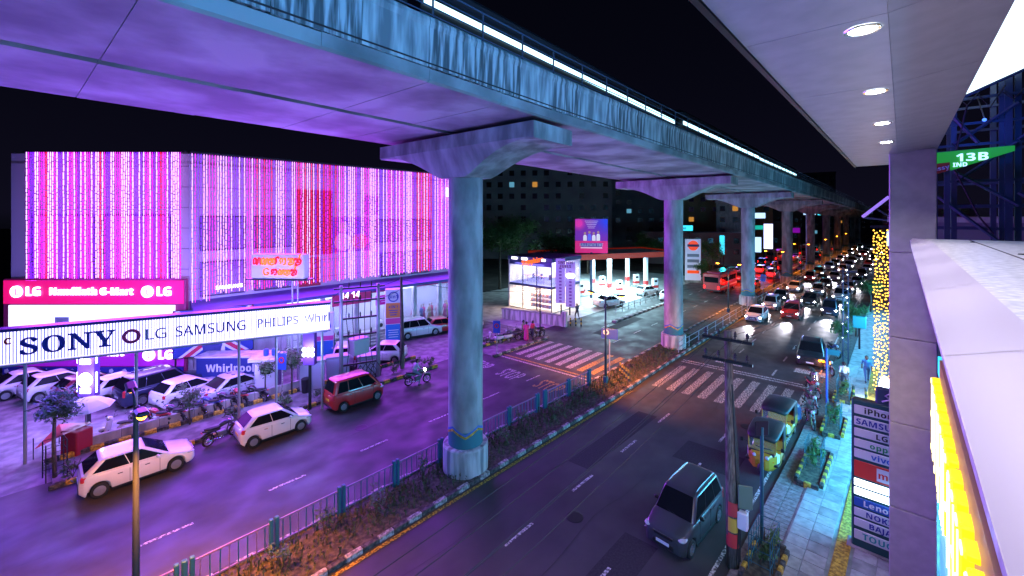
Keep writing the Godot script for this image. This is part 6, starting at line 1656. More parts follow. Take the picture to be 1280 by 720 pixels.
	add(MB.new().prism([Vector2(1.42, 13.3), Vector2(3.05, 13.9), Vector2(3.05, 14.1), Vector2(0.9, 14.03), Vector2(0.9, 13.62)], -0.08, 0.0), "lit_sign_sheet", M.sign_green, t)
	add(MB.new().prism([Vector2(0.9, 13.15), Vector2(1.38, 13.3), Vector2(1.38, 13.62), Vector2(0.9, 13.58)], -0.05, 0.03), "red_corner", mat("advert_red", lin(0.4, 0.05, 0.02), 0.5), t)
	letters(t, "advert_lettering", "13B", 0.3, Vector3(1.98, 13.77, 0.02), Basis.IDENTITY, M.panel_cool, 0.02, true, 1.25)
	letters(t, "advert_lettering", "IND", 0.16, Vector3(1.66, 13.5, 0.02), Basis.IDENTITY, M.panel_cool, 0.02)
	letters(t, "advert_lettering", "essy", 0.16, Vector3(1.14, 13.4, 0.05), Basis(Vector3.BACK, 0.2), M.white_plastic, 0.02)
	add(MB.new().box(Vector3(1.3, 7.0, -0.2), Vector3(0.14, 14.0, 0.14)), "post", M.steel_blue, t)
	t = thing("lit_hoarding", "glaring white lit hoarding face at the upper right corner", "billboard", own(0, 0, 24.6), OWN_TURN)
	add(MB.new().prism([Vector2(1.4, 16.15), Vector2(7.0, 18.75), Vector2(7.0, 24.0), Vector2(1.4, 22.0)], -0.2, 0.0), "lit_sign_face", glow("hoarding_white", Color(0.85, 0.95, 1.0), 2.2, Color(0.8, 0.8, 0.8)), t)
	add(MB.new().tube([Vector3(1.4, 16.05, 0.05), Vector3(7.0, 18.65, 0.05)], 0.06, 6), "lower_frame", M.steel_blue, t)
	for x in [3.0, 6.0]: add(MB.new().box(Vector3(x, 8.3, -0.3), Vector3(0.2, 17.0, 0.2)), "post", M.steel_blue, t)
	area(t, Vector3(4.2, 19.8, 0.4), Vector3(0, -0.2, 1), Vector2(5, 4), Color(0.5, 0.7, 1.0), 25.0)
	# the neighbouring building with its curtain of warm strings
	t = thing("neighbour_building", "dark building along the right sidewalk, beyond the pillar", "building", Vector3(6.3, 0, -50.0), -0.062)
	add(MB.new().box(Vector3(0, 5.6, 0), Vector3(8.0, 11.2, 34.0)), "wall", M.tower_wall, t)
	add(MB.new().box(Vector3(0, 11.3, 0), Vector3(8.4, 0.3, 34.4)), "roof", M.concrete_b, t)
	for k in 7:
		add(MB.new().box(Vector3(-4.02, 1.5, 14 - k * 4.6), Vector3(0.06, 2.4, 3.4)), "shutter", M.grey_metal, t)
		add(MB.new().box(Vector3(-4.05, 3.3, 14 - k * 4.6), Vector3(0.2, 0.9, 4.2)), "shop_sign", M.panel_cool if k % 2 else M.panel_cyan, t)
	area(t, Vector3(-4.4, 3.2, -1), Vector3(-1, -0.15, 0), Vector2(30, 1.2), lin(0.1, 0.55, 1.0), 420.0)
	var fl := thing("warm_light_curtain", "column of warm golden string lights beside the pillar", "string lights", Vector3(1.05, 0.15, -34.6), -0.06)
	var r := RandomNumberGenerator.new()
	r.seed = 19
	var bulbs := MB.new()
	for k in 9:
		var b := bulbs
		var y := 0.6
		var at := Vector3(-0.55 + k * 0.12, 0, 0.1 * (k % 3))
		while y < 10.5:
			b.box(at + Vector3(r.randf_range(-0.05, 0.05), y, r.randf_range(-0.04, 0.04)), Vector3(0.05, 0.06, 0.05), Basis(Vector3.UP, r.randf()))
			y += r.randf_range(0.13, 0.3)
		add(MB.new().tube([Vector3(0, 0.5, 0), Vector3(0.02, 5, 0), Vector3(0, 10.6, 0)], 0.008, 4), "cord", M.rubber, fl).position = at
	add(bulbs, "string_light_bulbs", M.warm_bulb, fl).set_meta("kind", "stuff")
	add(MB.new().box(Vector3(-0.1, 10.7, 0.05), Vector3(1.3, 0.14, 0.5)), "hanger", M.dark_metal, fl)
	add(MB.new().smooth().ball(Vector3(-0.05, 0.9, 0.25), Vector3(0.3, 0.7, 0.15), 8), "floor_lamp", M.white_tube, fl)
	area(fl, Vector3(-0.9, 5.5, 0.2), Vector3(-1, 0, 0.3), Vector2(1.0, 10), Color(1.0, 0.75, 0.3), 12.0)
	omni(fl, Vector3(-0.2, 1.0, 0.6), Color(0.75, 0.85, 1.0), 10.0, 0.3)
	t = thing("roof_lamp_arm", "slanted violet-lit lamp bar on a bracket over the sidewalk", "lamp", Vector3(0.0, 0, -34.2), -0.06)
	add(MB.new().bev(Vector3(0.55, 12.05, 0), Vector3(1.75, 0.16, 0.5), 0.03, Basis(Vector3.BACK, 0.78)), "lamp_bar", glow("bar_violet", Color(0.65, 0.5, 1.0), 0.8, Color(0.6, 0.6, 0.7)), t)
	add(MB.new().tube([Vector3(0.0, 11.4, 0), Vector3(1.4, 11.2, 0)], 0.06, 6).tube([Vector3(0.5, 12.0, -0.05), Vector3(1.4, 11.3, -0.05)], 0.05, 6), "bracket", M.steel_blue, t)
	add(MB.new().tube([Vector3(1.4, -0.1, 0), Vector3(1.4, 13.0, 0)], 0.1, 8), "post", M.steel_blue, t)
# ---------- right sidewalk and kerb ----------
func planter(at: Vector3, turn: float, length: float, label: String, seed_: int) -> void:
	var t := thing("planter_bed", label, "planter", at, turn, "planters on the right kerb")
	add(MB.new().box(Vector3(0, 0.08, 0), Vector3(0.75, 0.2, length)), "soil", M.dirt, t)
	var n := int(length / 0.3)
	for s in [-1, 1]:
		for i in n: add(MB.new().bev(Vector3(s * 0.44, 0.12, -length * 0.5 + 0.15 + i * 0.3), Vector3(0.14, 0.3, 0.29), 0.02), "kerb_block", M.kerb_yellow if i % 2 else M.kerb_black, t)
		for i in 3: add(MB.new().bev(Vector3(-0.26 + i * 0.26, 0.12, s * (length * 0.5 + 0.08)), Vector3(0.25, 0.3, 0.14), 0.02), "kerb_block", M.kerb_yellow if i % 2 else M.kerb_black, t)
	# wire guard
	for i in 5:
		add(MB.new().tube([Vector3(-0.3, 0.2, -0.6 + i * 0.3), Vector3(-0.3, 1.35, -0.6 + i * 0.3)], 0.012, 5).tube([Vector3(0.3, 0.2, -0.6 + i * 0.3), Vector3(0.3, 1.35, -0.6 + i * 0.3)], 0.012, 5), "guard_bar", M.teal_paint, t)
	for y in [0.5, 0.95, 1.33]: add(MB.new().tube([Vector3(-0.3, y, -0.62), Vector3(0.3, y, -0.62), Vector3(0.3, y, 0.62), Vector3(-0.3, y, 0.62), Vector3(-0.3, y, -0.62)], 0.014, 5), "guard_ring", M.teal_paint, t)
	var r := RandomNumberGenerator.new()
	r.seed = seed_
	var st := MB.new()
	for i in 6: st.tube([Vector3(r.randf_range(-0.15, 0.15), 0.15, r.randf_range(-0.4, 0.4)), Vector3(r.randf_range(-0.25, 0.25), r.randf_range(0.8, 1.3), r.randf_range(-0.5, 0.5))], 0.012, 5)
	add(st, "stems", M.bark, t)
	add(leaf_crown(Vector3(0, 0.85, 0), Vector3(0.4, 0.6, 0.7), 420, 0.09, seed_, 8), "leaves", M.leaf_b, t)
func bollard(at: Vector3, label: String) -> void:
	var t := thing("bollard", label, "bollard", at, 0, "black and yellow bollards")
	for i in 5: add(MB.new().lathe([Vector2(0.075, i * 0.17), Vector2(0.075, i * 0.17 + 0.17)], Vector3.ZERO, Basis.IDENTITY, 12), "band", M.kerb_black if i % 2 == 0 else M.kerb_yellow, t)
	add(MB.new().smooth().ball(Vector3(0, 0.85, 0), Vector3(0.075, 0.05, 0.075), 6), "cap", M.kerb_black, t)
func build_right_side() -> void:
	planter(on(11.55, -23.4, 0.05), road_turn(-23), 3.4, "yellow-edged planter with a wire guard beside the two autorickshaws", 41)
	planter(on(11.75, -28.6, 0.05), road_turn(-29), 2.6, "yellow-edged planter with a wire guard beside the parked motorbikes", 42)
	planter(on(11.8, -33.6, 0.05), road_turn(-33), 1.8, "small leafy planter by the blue sign post", 43)
	planter(on(11.3, -15.8, 0.05), road_turn(-16), 2.2, "overgrown kerb planter at the foot of the utility pole", 44)
	bollard(Vector3(-0.5, 0.13, -33.6), "black and yellow bollard on the sidewalk, left of the pair")
	bollard(Vector3(0.1, 0.13, -33.7), "black and yellow bollard on the sidewalk, right of the pair")
	# utility pole with crossarms and wires
	var t := thing("utility_pole", "leaning weathered utility pole with two crossarms beside the grey car", "utility pole", Vector3(-3.3, 0, -15.3), 0.0)
	add(MB.new().smooth().tube([Vector3(0, -0.1, 0), Vector3(-0.05, 2.5, -0.02), Vector3(-0.1, 5.0, -0.03), Vector3(-0.16, 7.7, -0.05)], [0.2, 0.17, 0.145, 0.11], 12), "pole", M.pole_wood, t)
	for y in [7.45, 6.75]:
		add(MB.new().box(Vector3(-0.16, y, 0.1), Vector3(1.5, 0.09, 0.1)), "crossarm", M.dark_metal, t)
		for x in [-0.65, -0.25, 0.25, 0.6]:
			add(MB.new().lathe([Vector2(0.02, 0), Vector2(0.02, 0.08), Vector2(0.055, 0.1), Vector2(0.04, 0.16), Vector2(0.055, 0.18), Vector2(0.02, 0.26)], Vector3(-0.16 + x, y + 0.04, 0.1), Basis.IDENTITY, 8), "insulator", M.black_plastic, t)
	for k in 6:
		add(MB.new().tube([Vector3(0.12 + 0.03 * (k % 3), 0.2, 0.12 - 0.05 * k), Vector3(0.2, 1.6, 0.1 - 0.05 * k), Vector3(0.12, 2.8 + 0.2 * k, 0.05 - 0.03 * k), Vector3(-0.02, 6.0, 0.05)], 0.022, 5), "cable_run", M.rubber, t)
	for k in 3: add(MB.new().smooth().lathe([Vector2(0.2 - 0.005 * k, 0.75 + k * 0.5), Vector2(0.195 - 0.005 * k, 1.2 + k * 0.5)], Vector3.ZERO, Basis.IDENTITY, 12), "pasted_poster", mat("poster_%d" % k, [lin(0.55, 0.04, 0.04), lin(0.6, 0.4, 0.05), lin(0.5, 0.05, 0.05)][k], 0.7), t)
	add(MB.new().bev(Vector3(0.3, 1.7, 0.05), Vector3(0.3, 0.55, 0.22), 0.03), "junction_box", M.white_plastic, t)
	add(MB.new().bev(Vector3(0.38, 2.5, 0.1), Vector3(0.42, 0.75, 0.06), 0.02, Basis(Vector3.UP, 0.4)), "plate", mat("plate_green", lin(0.12, 0.2, 0.14), 0.5), t)
	var far := Vector3(-1.35, 7.3, -42.0)
	for k in 5:
		var a := Vector3(-3.46 + [-0.65, -0.25, 0.25, 0.6, -0.4][k], [7.65, 7.65, 7.65, 7.65, 6.95][k], -15.2)
		var b := Vector3(-5.6 + [-0.65, -0.25, 0.25, 0.6, -0.4][k], [7.6, 7.6, 7.6, 7.6, 6.9][k], 16.0)
		var q := []
		for i in 13:
			var f := i / 12.0
			q.append(a.lerp(b, f) - Vector3(0, 0.9 * 4.0 * f * (1.0 - f), 0))
		var w := thing("overhead_wire", "thin overhead wire from the utility pole towards the viewer, " + ["outermost on the street side", "second from the street side", "third from the street side", "nearest the sidewalk", "lower one from the second crossarm"][k], "wire", Vector3.ZERO, 0, "overhead wires")
		add(MB.new().tube(q, 0.009, 4), "wire", M.rubber, w)
		q = []
		var e := far + Vector3([-0.5, -0.2, 0.2, 0.45, -0.3][k], [0, 0, 0, 0, -0.5][k], 0)
		for i in 11:
			var f := i / 10.0
			q.append(a.lerp(e, f) - Vector3(0, 0.7 * 4.0 * f * (1.0 - f), 0))
		add(MB.new().tube(q, 0.009, 4), "wire", M.rubber, w)
	t = thing("sign_post", "dark steel post with an edge-on plate just right of the utility pole", "sign post", Vector3(-2.7, 0.05, -16.7), 0.1)
	add(MB.new().tube([Vector3(0, -0.05, 0), Vector3(0, 4.2, 0)], 0.055, 8), "post", M.teal_paint, t)
	add(MB.new().bev(Vector3(0, 4.15, 0), Vector3(0.5, 0.5, 0.05), 0.02, Basis(Vector3.UP, 0.7)), "plate", M.dark_metal, t)
	t = thing("sign_post", "blue post with a small flag plate between motorbikes and sidewalk", "sign post", Vector3(-1.75, 0.1, -32.3), 0.1)
	add(MB.new().tube([Vector3(0, -0.05, 0), Vector3(0, 3.3, 0)], 0.06, 8), "post", mat("post_blue", lin(0.03, 0.08, 0.35), 0.5), t)
	add(MB.new().bev(Vector3(0.32, 3.1, 0), Vector3(0.6, 0.35, 0.04), 0.02), "plate", M.teal_paint, t)
	t = thing("lattice_pole", "tall steel lattice pole strung with tiny lights on the far right sidewalk", "utility pole", Vector3(-1.1, 0, -42.0), -0.05)
	for s in [-1, 1]: add(MB.new().box(Vector3(s * 0.16, 3.75, 0), Vector3(0.08, 7.5, 0.1)), "leg", M.steel_blue, t)
	for i in 12: add(MB.new().box(Vector3(0, 0.5 + i * 0.58, 0), Vector3(0.42, 0.05, 0.05), Basis(Vector3.BACK, 0.7 if i % 2 else -0.7)), "brace", M.steel_blue, t)
	for i in 10: add(MB.new().smooth().ball(Vector3(-0.18 + 0.3 * (i % 2), 2.0 + i * 0.55, 0.08), Vector3(0.035, 0.035, 0.035), 4), "tiny_lamp", M.white_tube, t)
	add(MB.new().box(Vector3(0, 7.2, 0), Vector3(1.4, 0.1, 0.1)), "crossarm", M.steel_blue, t)
	t = thing("teal_cabinet", "teal electrical box mounted on a post along the far sidewalk", "cabinet", Vector3(-0.3, 0, -47.0), -0.05)
	add(MB.new().tube([Vector3(0, -0.05, 0), Vector3(0, 2.2, 0)], 0.07, 8), "post", M.dark_metal, t)
	add(MB.new().bev(Vector3(0, 2.4, 0), Vector3(0.9, 1.0, 0.4), 0.03), "box", mat("box_teal", lin(0.03, 0.3, 0.3), 0.5), t)
	tree("street_tree", "dark bushy street tree beside the parked black car", Vector3(-1.35, 0, -44.0), 3.2, Vector3(1.0, 1.1, 1.3), 1500, 0.1, 61, M.leaf_a, "street trees on the right")
	tree("street_tree", "small street tree farther along the right sidewalk", Vector3(-0.6, 0, -52.0), 3.6, Vector3(1.2, 1.2, 1.4), 1500, 0.12, 62, M.leaf_a, "street trees on the right")
	tree("street_tree", "street tree at the far end of the right sidewalk", Vector3(0.6, 0, -66.0), 4.2, Vector3(1.4, 1.4, 1.6), 1500, 0.13, 63, M.leaf_a, "street trees on the right")

# ---------- lamps, fence, poles on the left ----------
func street_lamp(at: Vector3, turn: float, h: float, lit: bool, label: String, e: float, ahead := 0.0) -> void:
	var t := thing("street_lamp", label, "street lamp", at, turn, "double-arm lamps on the median")
	add(MB.new().smooth().tube([Vector3(0, 0, 0), Vector3(0, h * 0.5, 0), Vector3(0, h, 0)], [0.09, 0.075, 0.055], 10), "post", M.lamp_post_paint, t)
	add(MB.new().bev(Vector3(0, 0.25, 0), Vector3(0.28, 0.5, 0.28), 0.03), "base_box", M.teal_paint, t)
	for s in [-1.0, 1.0]:
		add(MB.new().smooth().tube([Vector3(0, h - 0.1, 0), Vector3(s * 0.5, h + 0.18, 0), Vector3(s * 0.95, h + 0.24, 0)], 0.03, 6), "arm", M.lamp_post_paint, t)
		add(MB.new().bev(Vector3(s * 1.15, h + 0.22, 0), Vector3(0.6, 0.13, 0.24), 0.04, Basis(Vector3.BACK, s * 0.1)), "lamp_head", M.dark_metal, t)
		add(MB.new().smooth().ball(Vector3(s * 1.17, h + 0.14, 0), Vector3(0.2, 0.08, 0.1), 8), "lamp_lens", M.sodium_lens if lit else M.lens_off, t)
		if lit: spot(t, Vector3(s * 1.17, h + 0.03, 0), Vector3(s * 0.3, -1, -ahead), Color(1.0, 0.55, 0.12), e, 62.0, 0.15)
func build_street_furniture() -> void:
	street_lamp(on(-0.35, -2.3, 0.1), road_turn(-2), 6.3, true, "nearest median lamp post with one lit orange head, at lower left", 150.0)
	street_lamp(on(-0.45, -26.3, 0.1), road_turn(-26), 5.9, true, "yellow-lit median lamp post beside the zebra crossing", 100.0, 0.75)
	var ln := ["glowing orange median lamp just left of the third pier", "glowing orange median lamp at the fourth pier's left", "glowing orange median lamp at the fifth pier", "glowing orange median lamp at the sixth pier", "small orange median lamp by the seventh pier", "farthest small orange median lamp"]
	for k in 6:
		var z: float = [-55.0, -79.0, -103.0, -127.0, -150.0, -174.0][k]
		street_lamp(on(-0.6, z, 0.1), road_turn(z), 5.6, true, ln[k], 60.0)
	# median fence in bays
	var post := MB.new().bev(Vector3(0, 0.55, 0), Vector3(0.16, 1.1, 0.12), 0.02).done()
	var bar := MB.new().box(Vector3(0, 0.5, 0), Vector3(0.03, 0.86, 0.03)).done()
	var fl := ["nearest bay run of the teal median fence, at the lower left", "teal median fence run just before the nearest pier", "teal median fence run just past the nearest pier", "teal median fence run beside the painted STOP words"]
	for k in 4:
		var z0: float = [6.0, -3.6, -15.2, -20.6][k]
		var n: int = [4, 4, 2, 2][k]
		var t := thing("median_fence", fl[k], "fence", Vector3.ZERO, 0, "teal median fence")
		for i in n + 1:
			var z := z0 - i * 2.35
			for dx in [-0.09, 0.09]:
				var o := add(post, "post", M.teal_paint, t)
				o.position = on(-1.1, z, 0.1) + Vector3(0, 0, dx); o.rotation.y = road_turn(z)
			if i == n: break
			for y in [0.95, 0.2]:
				add(MB.new().box((on(-1.1, z, 0.1) + on(-1.1, z - 2.35, 0.1)) * 0.5 + Vector3(0, y, 0), Vector3(0.05, 0.05, 2.3), Basis(Vector3.UP, road_turn(z - 1.2))), "rail", M.violet_rail, t)
			for j in 8:
				var o := add(bar, "picket", M.teal_paint if (j + i) % 3 else M.violet_rail, t)
				o.position = on(-1.1, z - 0.28 - j * 0.256, 0.1)
				o.rotation = Vector3(rng.randf_range(-0.02, 0.02), 0, rng.randf_range(-0.03, 0.03))
	var gr := thing("guard_rail", "long grey pipe guard rail along the far median", "railing", Vector3.ZERO)
	for i in 36:
		var z := -36.0 - i * 2.4
		add(MB.new().tube([on(0.8, z, 0.05), on(0.8, z, 1.0)], 0.04, 6), "post", M.galvanised, gr)
		for y in [0.55, 1.0]: add(MB.new().tube([on(0.8, z, y), on(0.8, z - 2.4, y)], 0.03, 6), "rail", M.galvanised, gr)
	# traffic posts and blue signs by the crossing
	for k in 5:
		var t := thing("lane_post", "short black and yellow lane post at the crossing's median nose, " + ["first", "second", "third", "fourth", "fifth"][k] + " from the lamp", "bollard", on(0.55 - 0.28 * k, -27.6 - k * 0.25, 0.1), 0, "median nose posts")
		for i in 4: add(MB.new().lathe([Vector2(0.06, i * 0.2), Vector2(0.06, i * 0.2 + 0.2)], Vector3.ZERO, Basis.IDENTITY, 10), "band", M.kerb_black if i % 2 == 0 else M.kerb_yellow, t)
	var sl := ["violet-lit direction sign on a thin post by the zebra crossing", "blue no-parking sign on a striped post by the bike island", "blue parking sign on a post left of the white car", "blue sign plate on the median near the fourth pier"]
	for k in 4:
		var t := thing("road_sign", sl[k], "sign", [on(-1.3, -28.4, 0.1), Vector3(-23.2, 0.1, -26.0), Vector3(-27.4, 0.1, -11.0), on(-0.2, -70.0, 0.1)][k], [0.3, 0.5, 0.5, 0.3][k], "small road signs")
		var h: float = [2.9, 2.4, 2.6, 2.6][k]
		var ps := MB.new()
		add(MB.new().tube([Vector3(0, -0.05, 0), Vector3(0, h, 0)], 0.04, 6), "post", M.kerb_white if k in [1, 2] else M.galvanised, t)
		add(MB.new().bev(Vector3(0, h - 0.1, 0.05), Vector3(1.2 if k == 0 else 0.6, 0.75 if k == 0 else 1.0, 0.04), 0.015), "plate", mat("sign_blue", lin(0.03, 0.07, 0.4), 0.4), t)
		add(MB.new().lathe([Vector2(0.12, 0), Vector2(0.2, 0), Vector2(0.2, 0.02), Vector2(0.12, 0.02), Vector2(0.12, 0)], Vector3(-0.25 if k == 0 else 0.0, h, 0.08), Basis(Vector3.RIGHT, PI / 2), 16), "ring_symbol", mat("sign_red", lin(0.5, 0.03, 0.03), 0.4) if k != 0 else M.white_plastic, t)
	# transformer gantry with cross arms
	var g := thing("pole_gantry", "twin-pole electrical gantry with cross arms before the store steps", "gantry", Vector3.ZERO)
	var pa := Vector3(-27.6, 0, -14.9)
	var pb := Vector3(-26.7, 0, -17.2)
	for p in [pa, pb]: add(MB.new().smooth().tube([p + Vector3(0, -0.1, 0), p + Vector3(0, 6.7, 0)], [0.15, 0.11], 10), "pole", M.galvanised, g)
	var gd := (pb - pa).normalized()
	for y in [6.5, 5.6, 4.4, 3.2, 1.2]:
		add(MB.new().box((pa + pb) * 0.5 + Vector3(0, y, 0), Vector3(0.1, 0.12, 3.4 if y > 5 else 2.5), Basis(Vector3.UP, atan2(gd.x, gd.z))), "cross_arm", M.dark_metal, g)
		if y > 3:
			for i in 3: add(MB.new().lathe([Vector2(0.02, 0), Vector2(0.06, 0.08), Vector2(0.04, 0.15), Vector2(0.06, 0.2), Vector2(0.02, 0.36)], pa + gd * (0.5 + i * 0.75) + Vector3(0, y + 0.05, 0), Basis.IDENTITY, 8), "insulator", M.black_plastic, g)
	for i in 5: add(MB.new().tube([pa + gd * (0.4 + i * 0.4) + Vector3(0, 6.2, 0), pa + gd * (0.3 + i * 0.4) + Vector3(0.2, 4.6, 0.1), pa + gd * (0.5 + i * 0.35) + Vector3(0.05, 2.4, 0), pa + gd * (0.2 + i * 0.5) + Vector3(0.25, 0.1, 0.1)], 0.025, 5), "cable", M.rubber, g)
	add(MB.new().bev((pa + pb) * 0.5 + Vector3(-0.2, 2.4, 0), Vector3(0.9, 1.1, 1.2), 0.05), "transformer_box", M.galvanised, g)
	for s in 4: add(MB.new().smooth().tube([pb + Vector3(0.3, 0.2, 0.4 * s), pb + Vector3(0.7, 0.9, 0.4 * s + 0.2), pb + Vector3(0.5, 1.4, 0.4 * s + 0.5), pb + Vector3(0.2, 0.8, 0.4 * s + 0.7), pb + Vector3(0.3, 0.2, 0.4 * s + 0.3)], 0.03, 6), "cable_loop", M.rubber, g)
	g = thing("leaning_pole", "leaning dark pole wrapped in cables right of the gantry", "utility pole", Vector3(-26.6, 0, -19.2), 0)
	add(MB.new().smooth().tube([Vector3(0, -0.1, 0), Vector3(-0.2, 3.4, -0.1), Vector3(-0.45, 6.9, -0.2)], [0.17, 0.14, 0.1], 10), "pole", M.pole_wood, g)
	for i in 6: add(MB.new().smooth().tube([Vector3(0.1, 5.0 - 0.4 * i, 0.1), Vector3(0.4 + 0.1 * (i % 3), 2.6 - 0.2 * i, 0.3), Vector3(0.5, 0.6 + 0.1 * i, 0.5), Vector3(0.15, 0.4, 0.3), Vector3(-0.1, 1.6, 0.2)], 0.022, 5), "cable_loop", M.rubber, g)
	for k in 3:
		var c := thing("grey_cabinet", ["pale blue-grey utility cabinet behind the red van", "taller grey utility cabinet beside the bulb tower", "low grey cabinet under the gantry"][k], "cabinet", [Vector3(-28.6, 0, -15.2), Vector3(-28.2, 0, -13.2), Vector3(-27.9, 0, -17.2)][k], 1.1, "utility cabinets")
		var h: float = [1.6, 1.9, 1.3][k]
		add(MB.new().bev(Vector3(0, h * 0.5, 0), Vector3(1.5, h, 0.7), 0.03), "housing", mat("cabinet_blue", lin(0.3, 0.33, 0.4), 0.5), c)
		for s in [-1, 1]: add(MB.new().box(Vector3(s * 0.37, h * 0.5, 0.36), Vector3(0.68, h * 0.85, 0.03)), "door", mat("cabinet_door", lin(0.34, 0.36, 0.42), 0.5), c)
		add(MB.new().bev(Vector3(0, h + 0.04, 0), Vector3(1.65, 0.1, 0.85), 0.02), "lid", M.galvanised, c)
	for k in 5:
		var wt := thing("service_cable", ["slack cable from the gantry's top arm to the leaning pole", "slack cable from the gantry's second arm to the leaning pole", "slack cable from the gantry to the bulb tower", "slack cable from the leaning pole towards the station", "slack cable from the gantry to the store front"][k], "cable", Vector3.ZERO, 0, "slack cables on the left")
		var a: Vector3 = [pb + Vector3(0, 6.5, 0), pb + Vector3(0, 5.6, 0), pa + Vector3(0, 6.4, 0), Vector3(-27.05, 6.7, -19.4), pa + Vector3(0, 5.6, 0)][k]
		var b: Vector3 = [Vector3(-27.05, 6.8, -19.4), Vector3(-26.95, 6.0, -19.35), Vector3(-25.4, 5.9, -11.75), Vector3(-23.6, 4.6, -32.6), Vector3(-35.0, 5.4, -19.0)][k]
		var q := []
		for i in 9: q.append(a.lerp(b, i / 8.0) - Vector3(0, a.distance_to(b) * 0.16 * (i / 8.0) * (1.0 - i / 8.0), 0))
		add(MB.new().tube(q, 0.018, 4), "cable", M.rubber, wt)
	# lot wall along the footpath
	var wl := thing("lot_wall", "low concrete wall between the motorbikes and the footpath", "wall", Vector3.ZERO)
	for i in 7:
		var z := -2.4 - i * 1.5
		add(MB.new().bev((on(-14.6, z) + on(-14.6, z - 1.5)) * 0.5 + Vector3(0, 0.35, 0), Vector3(0.22, 0.7, 1.48), 0.02, Basis(Vector3.UP, road_turn(z))), "wall_panel", M.concrete_b, wl)
	for k in 2: street_lamp_small([Vector3(-23.6, 0.1, -32.6), on(-9.9, -60, 0)][k], ["thin dark unlit lamp post at the bike island's end", "thin unlit lamp post on the left kerb by the station"][k])
	# railing at the far left footpath end and small posts at the station exit
	for k in 4:
		var t := thing("exit_post", "yellow and black post at the petrol station exit, " + ["first", "second", "third", "fourth"][k] + " from the wall", "bollard", Vector3(-24.2 + 0.5 * k, 0, -37.9 - 0.25 * k), 0, "station exit posts")
		for i in 4: add(MB.new().lathe([Vector2(0.08, i * 0.2), Vector2(0.08, i * 0.2 + 0.2)], Vector3.ZERO, Basis.IDENTITY, 10), "band", M.kerb_black if i % 2 == 0 else M.kerb_yellow, t)
func street_lamp_small(at: Vector3, label: String) -> void:
	var t := thing("slim_post", label, "lamp post", at)
	add(MB.new().tube([Vector3(0, -0.05, 0), Vector3(0, 4.6, 0)], 0.06, 8), "post", M.dark_metal, t)
	add(MB.new().bev(Vector3(0.3, 4.6, 0), Vector3(0.7, 0.1, 0.2), 0.03), "lamp_head", M.dark_metal, t)

# ---------- traffic ----------
func paint_of(i: int) -> Array:
	return [[paint("car_white", lin(0.62, 0.6, 0.58)), "white"], [paint("car_silver", lin(0.4, 0.41, 0.43)), "silver"], [paint("car_red", lin(0.45, 0.02, 0.02)), "red"], [paint("car_grey", lin(0.04, 0.042, 0.05)), "grey"], [paint("car_black", lin(0.02, 0.02, 0.024)), "black"], [paint("car_maroon", lin(0.16, 0.015, 0.03)), "maroon"], [paint("car_blue", lin(0.03, 0.06, 0.22)), "blue"], [paint("car_navy", lin(0.012, 0.02, 0.05)), "navy"]][i]
func ready_car(kind: String, p: int, state: String, taxi := false) -> Node3D:
	return stock("%s_%d_%s_%s" % [kind, p, state, taxi], func() -> Node3D:
		return car(kind, paint_of(p)[0], M.headlamp_on if state == "on" else M.lens_off, M.tail_on if state == "tail" else M.lens_red_off, M.plate_yellow if taxi else M.white_plastic))
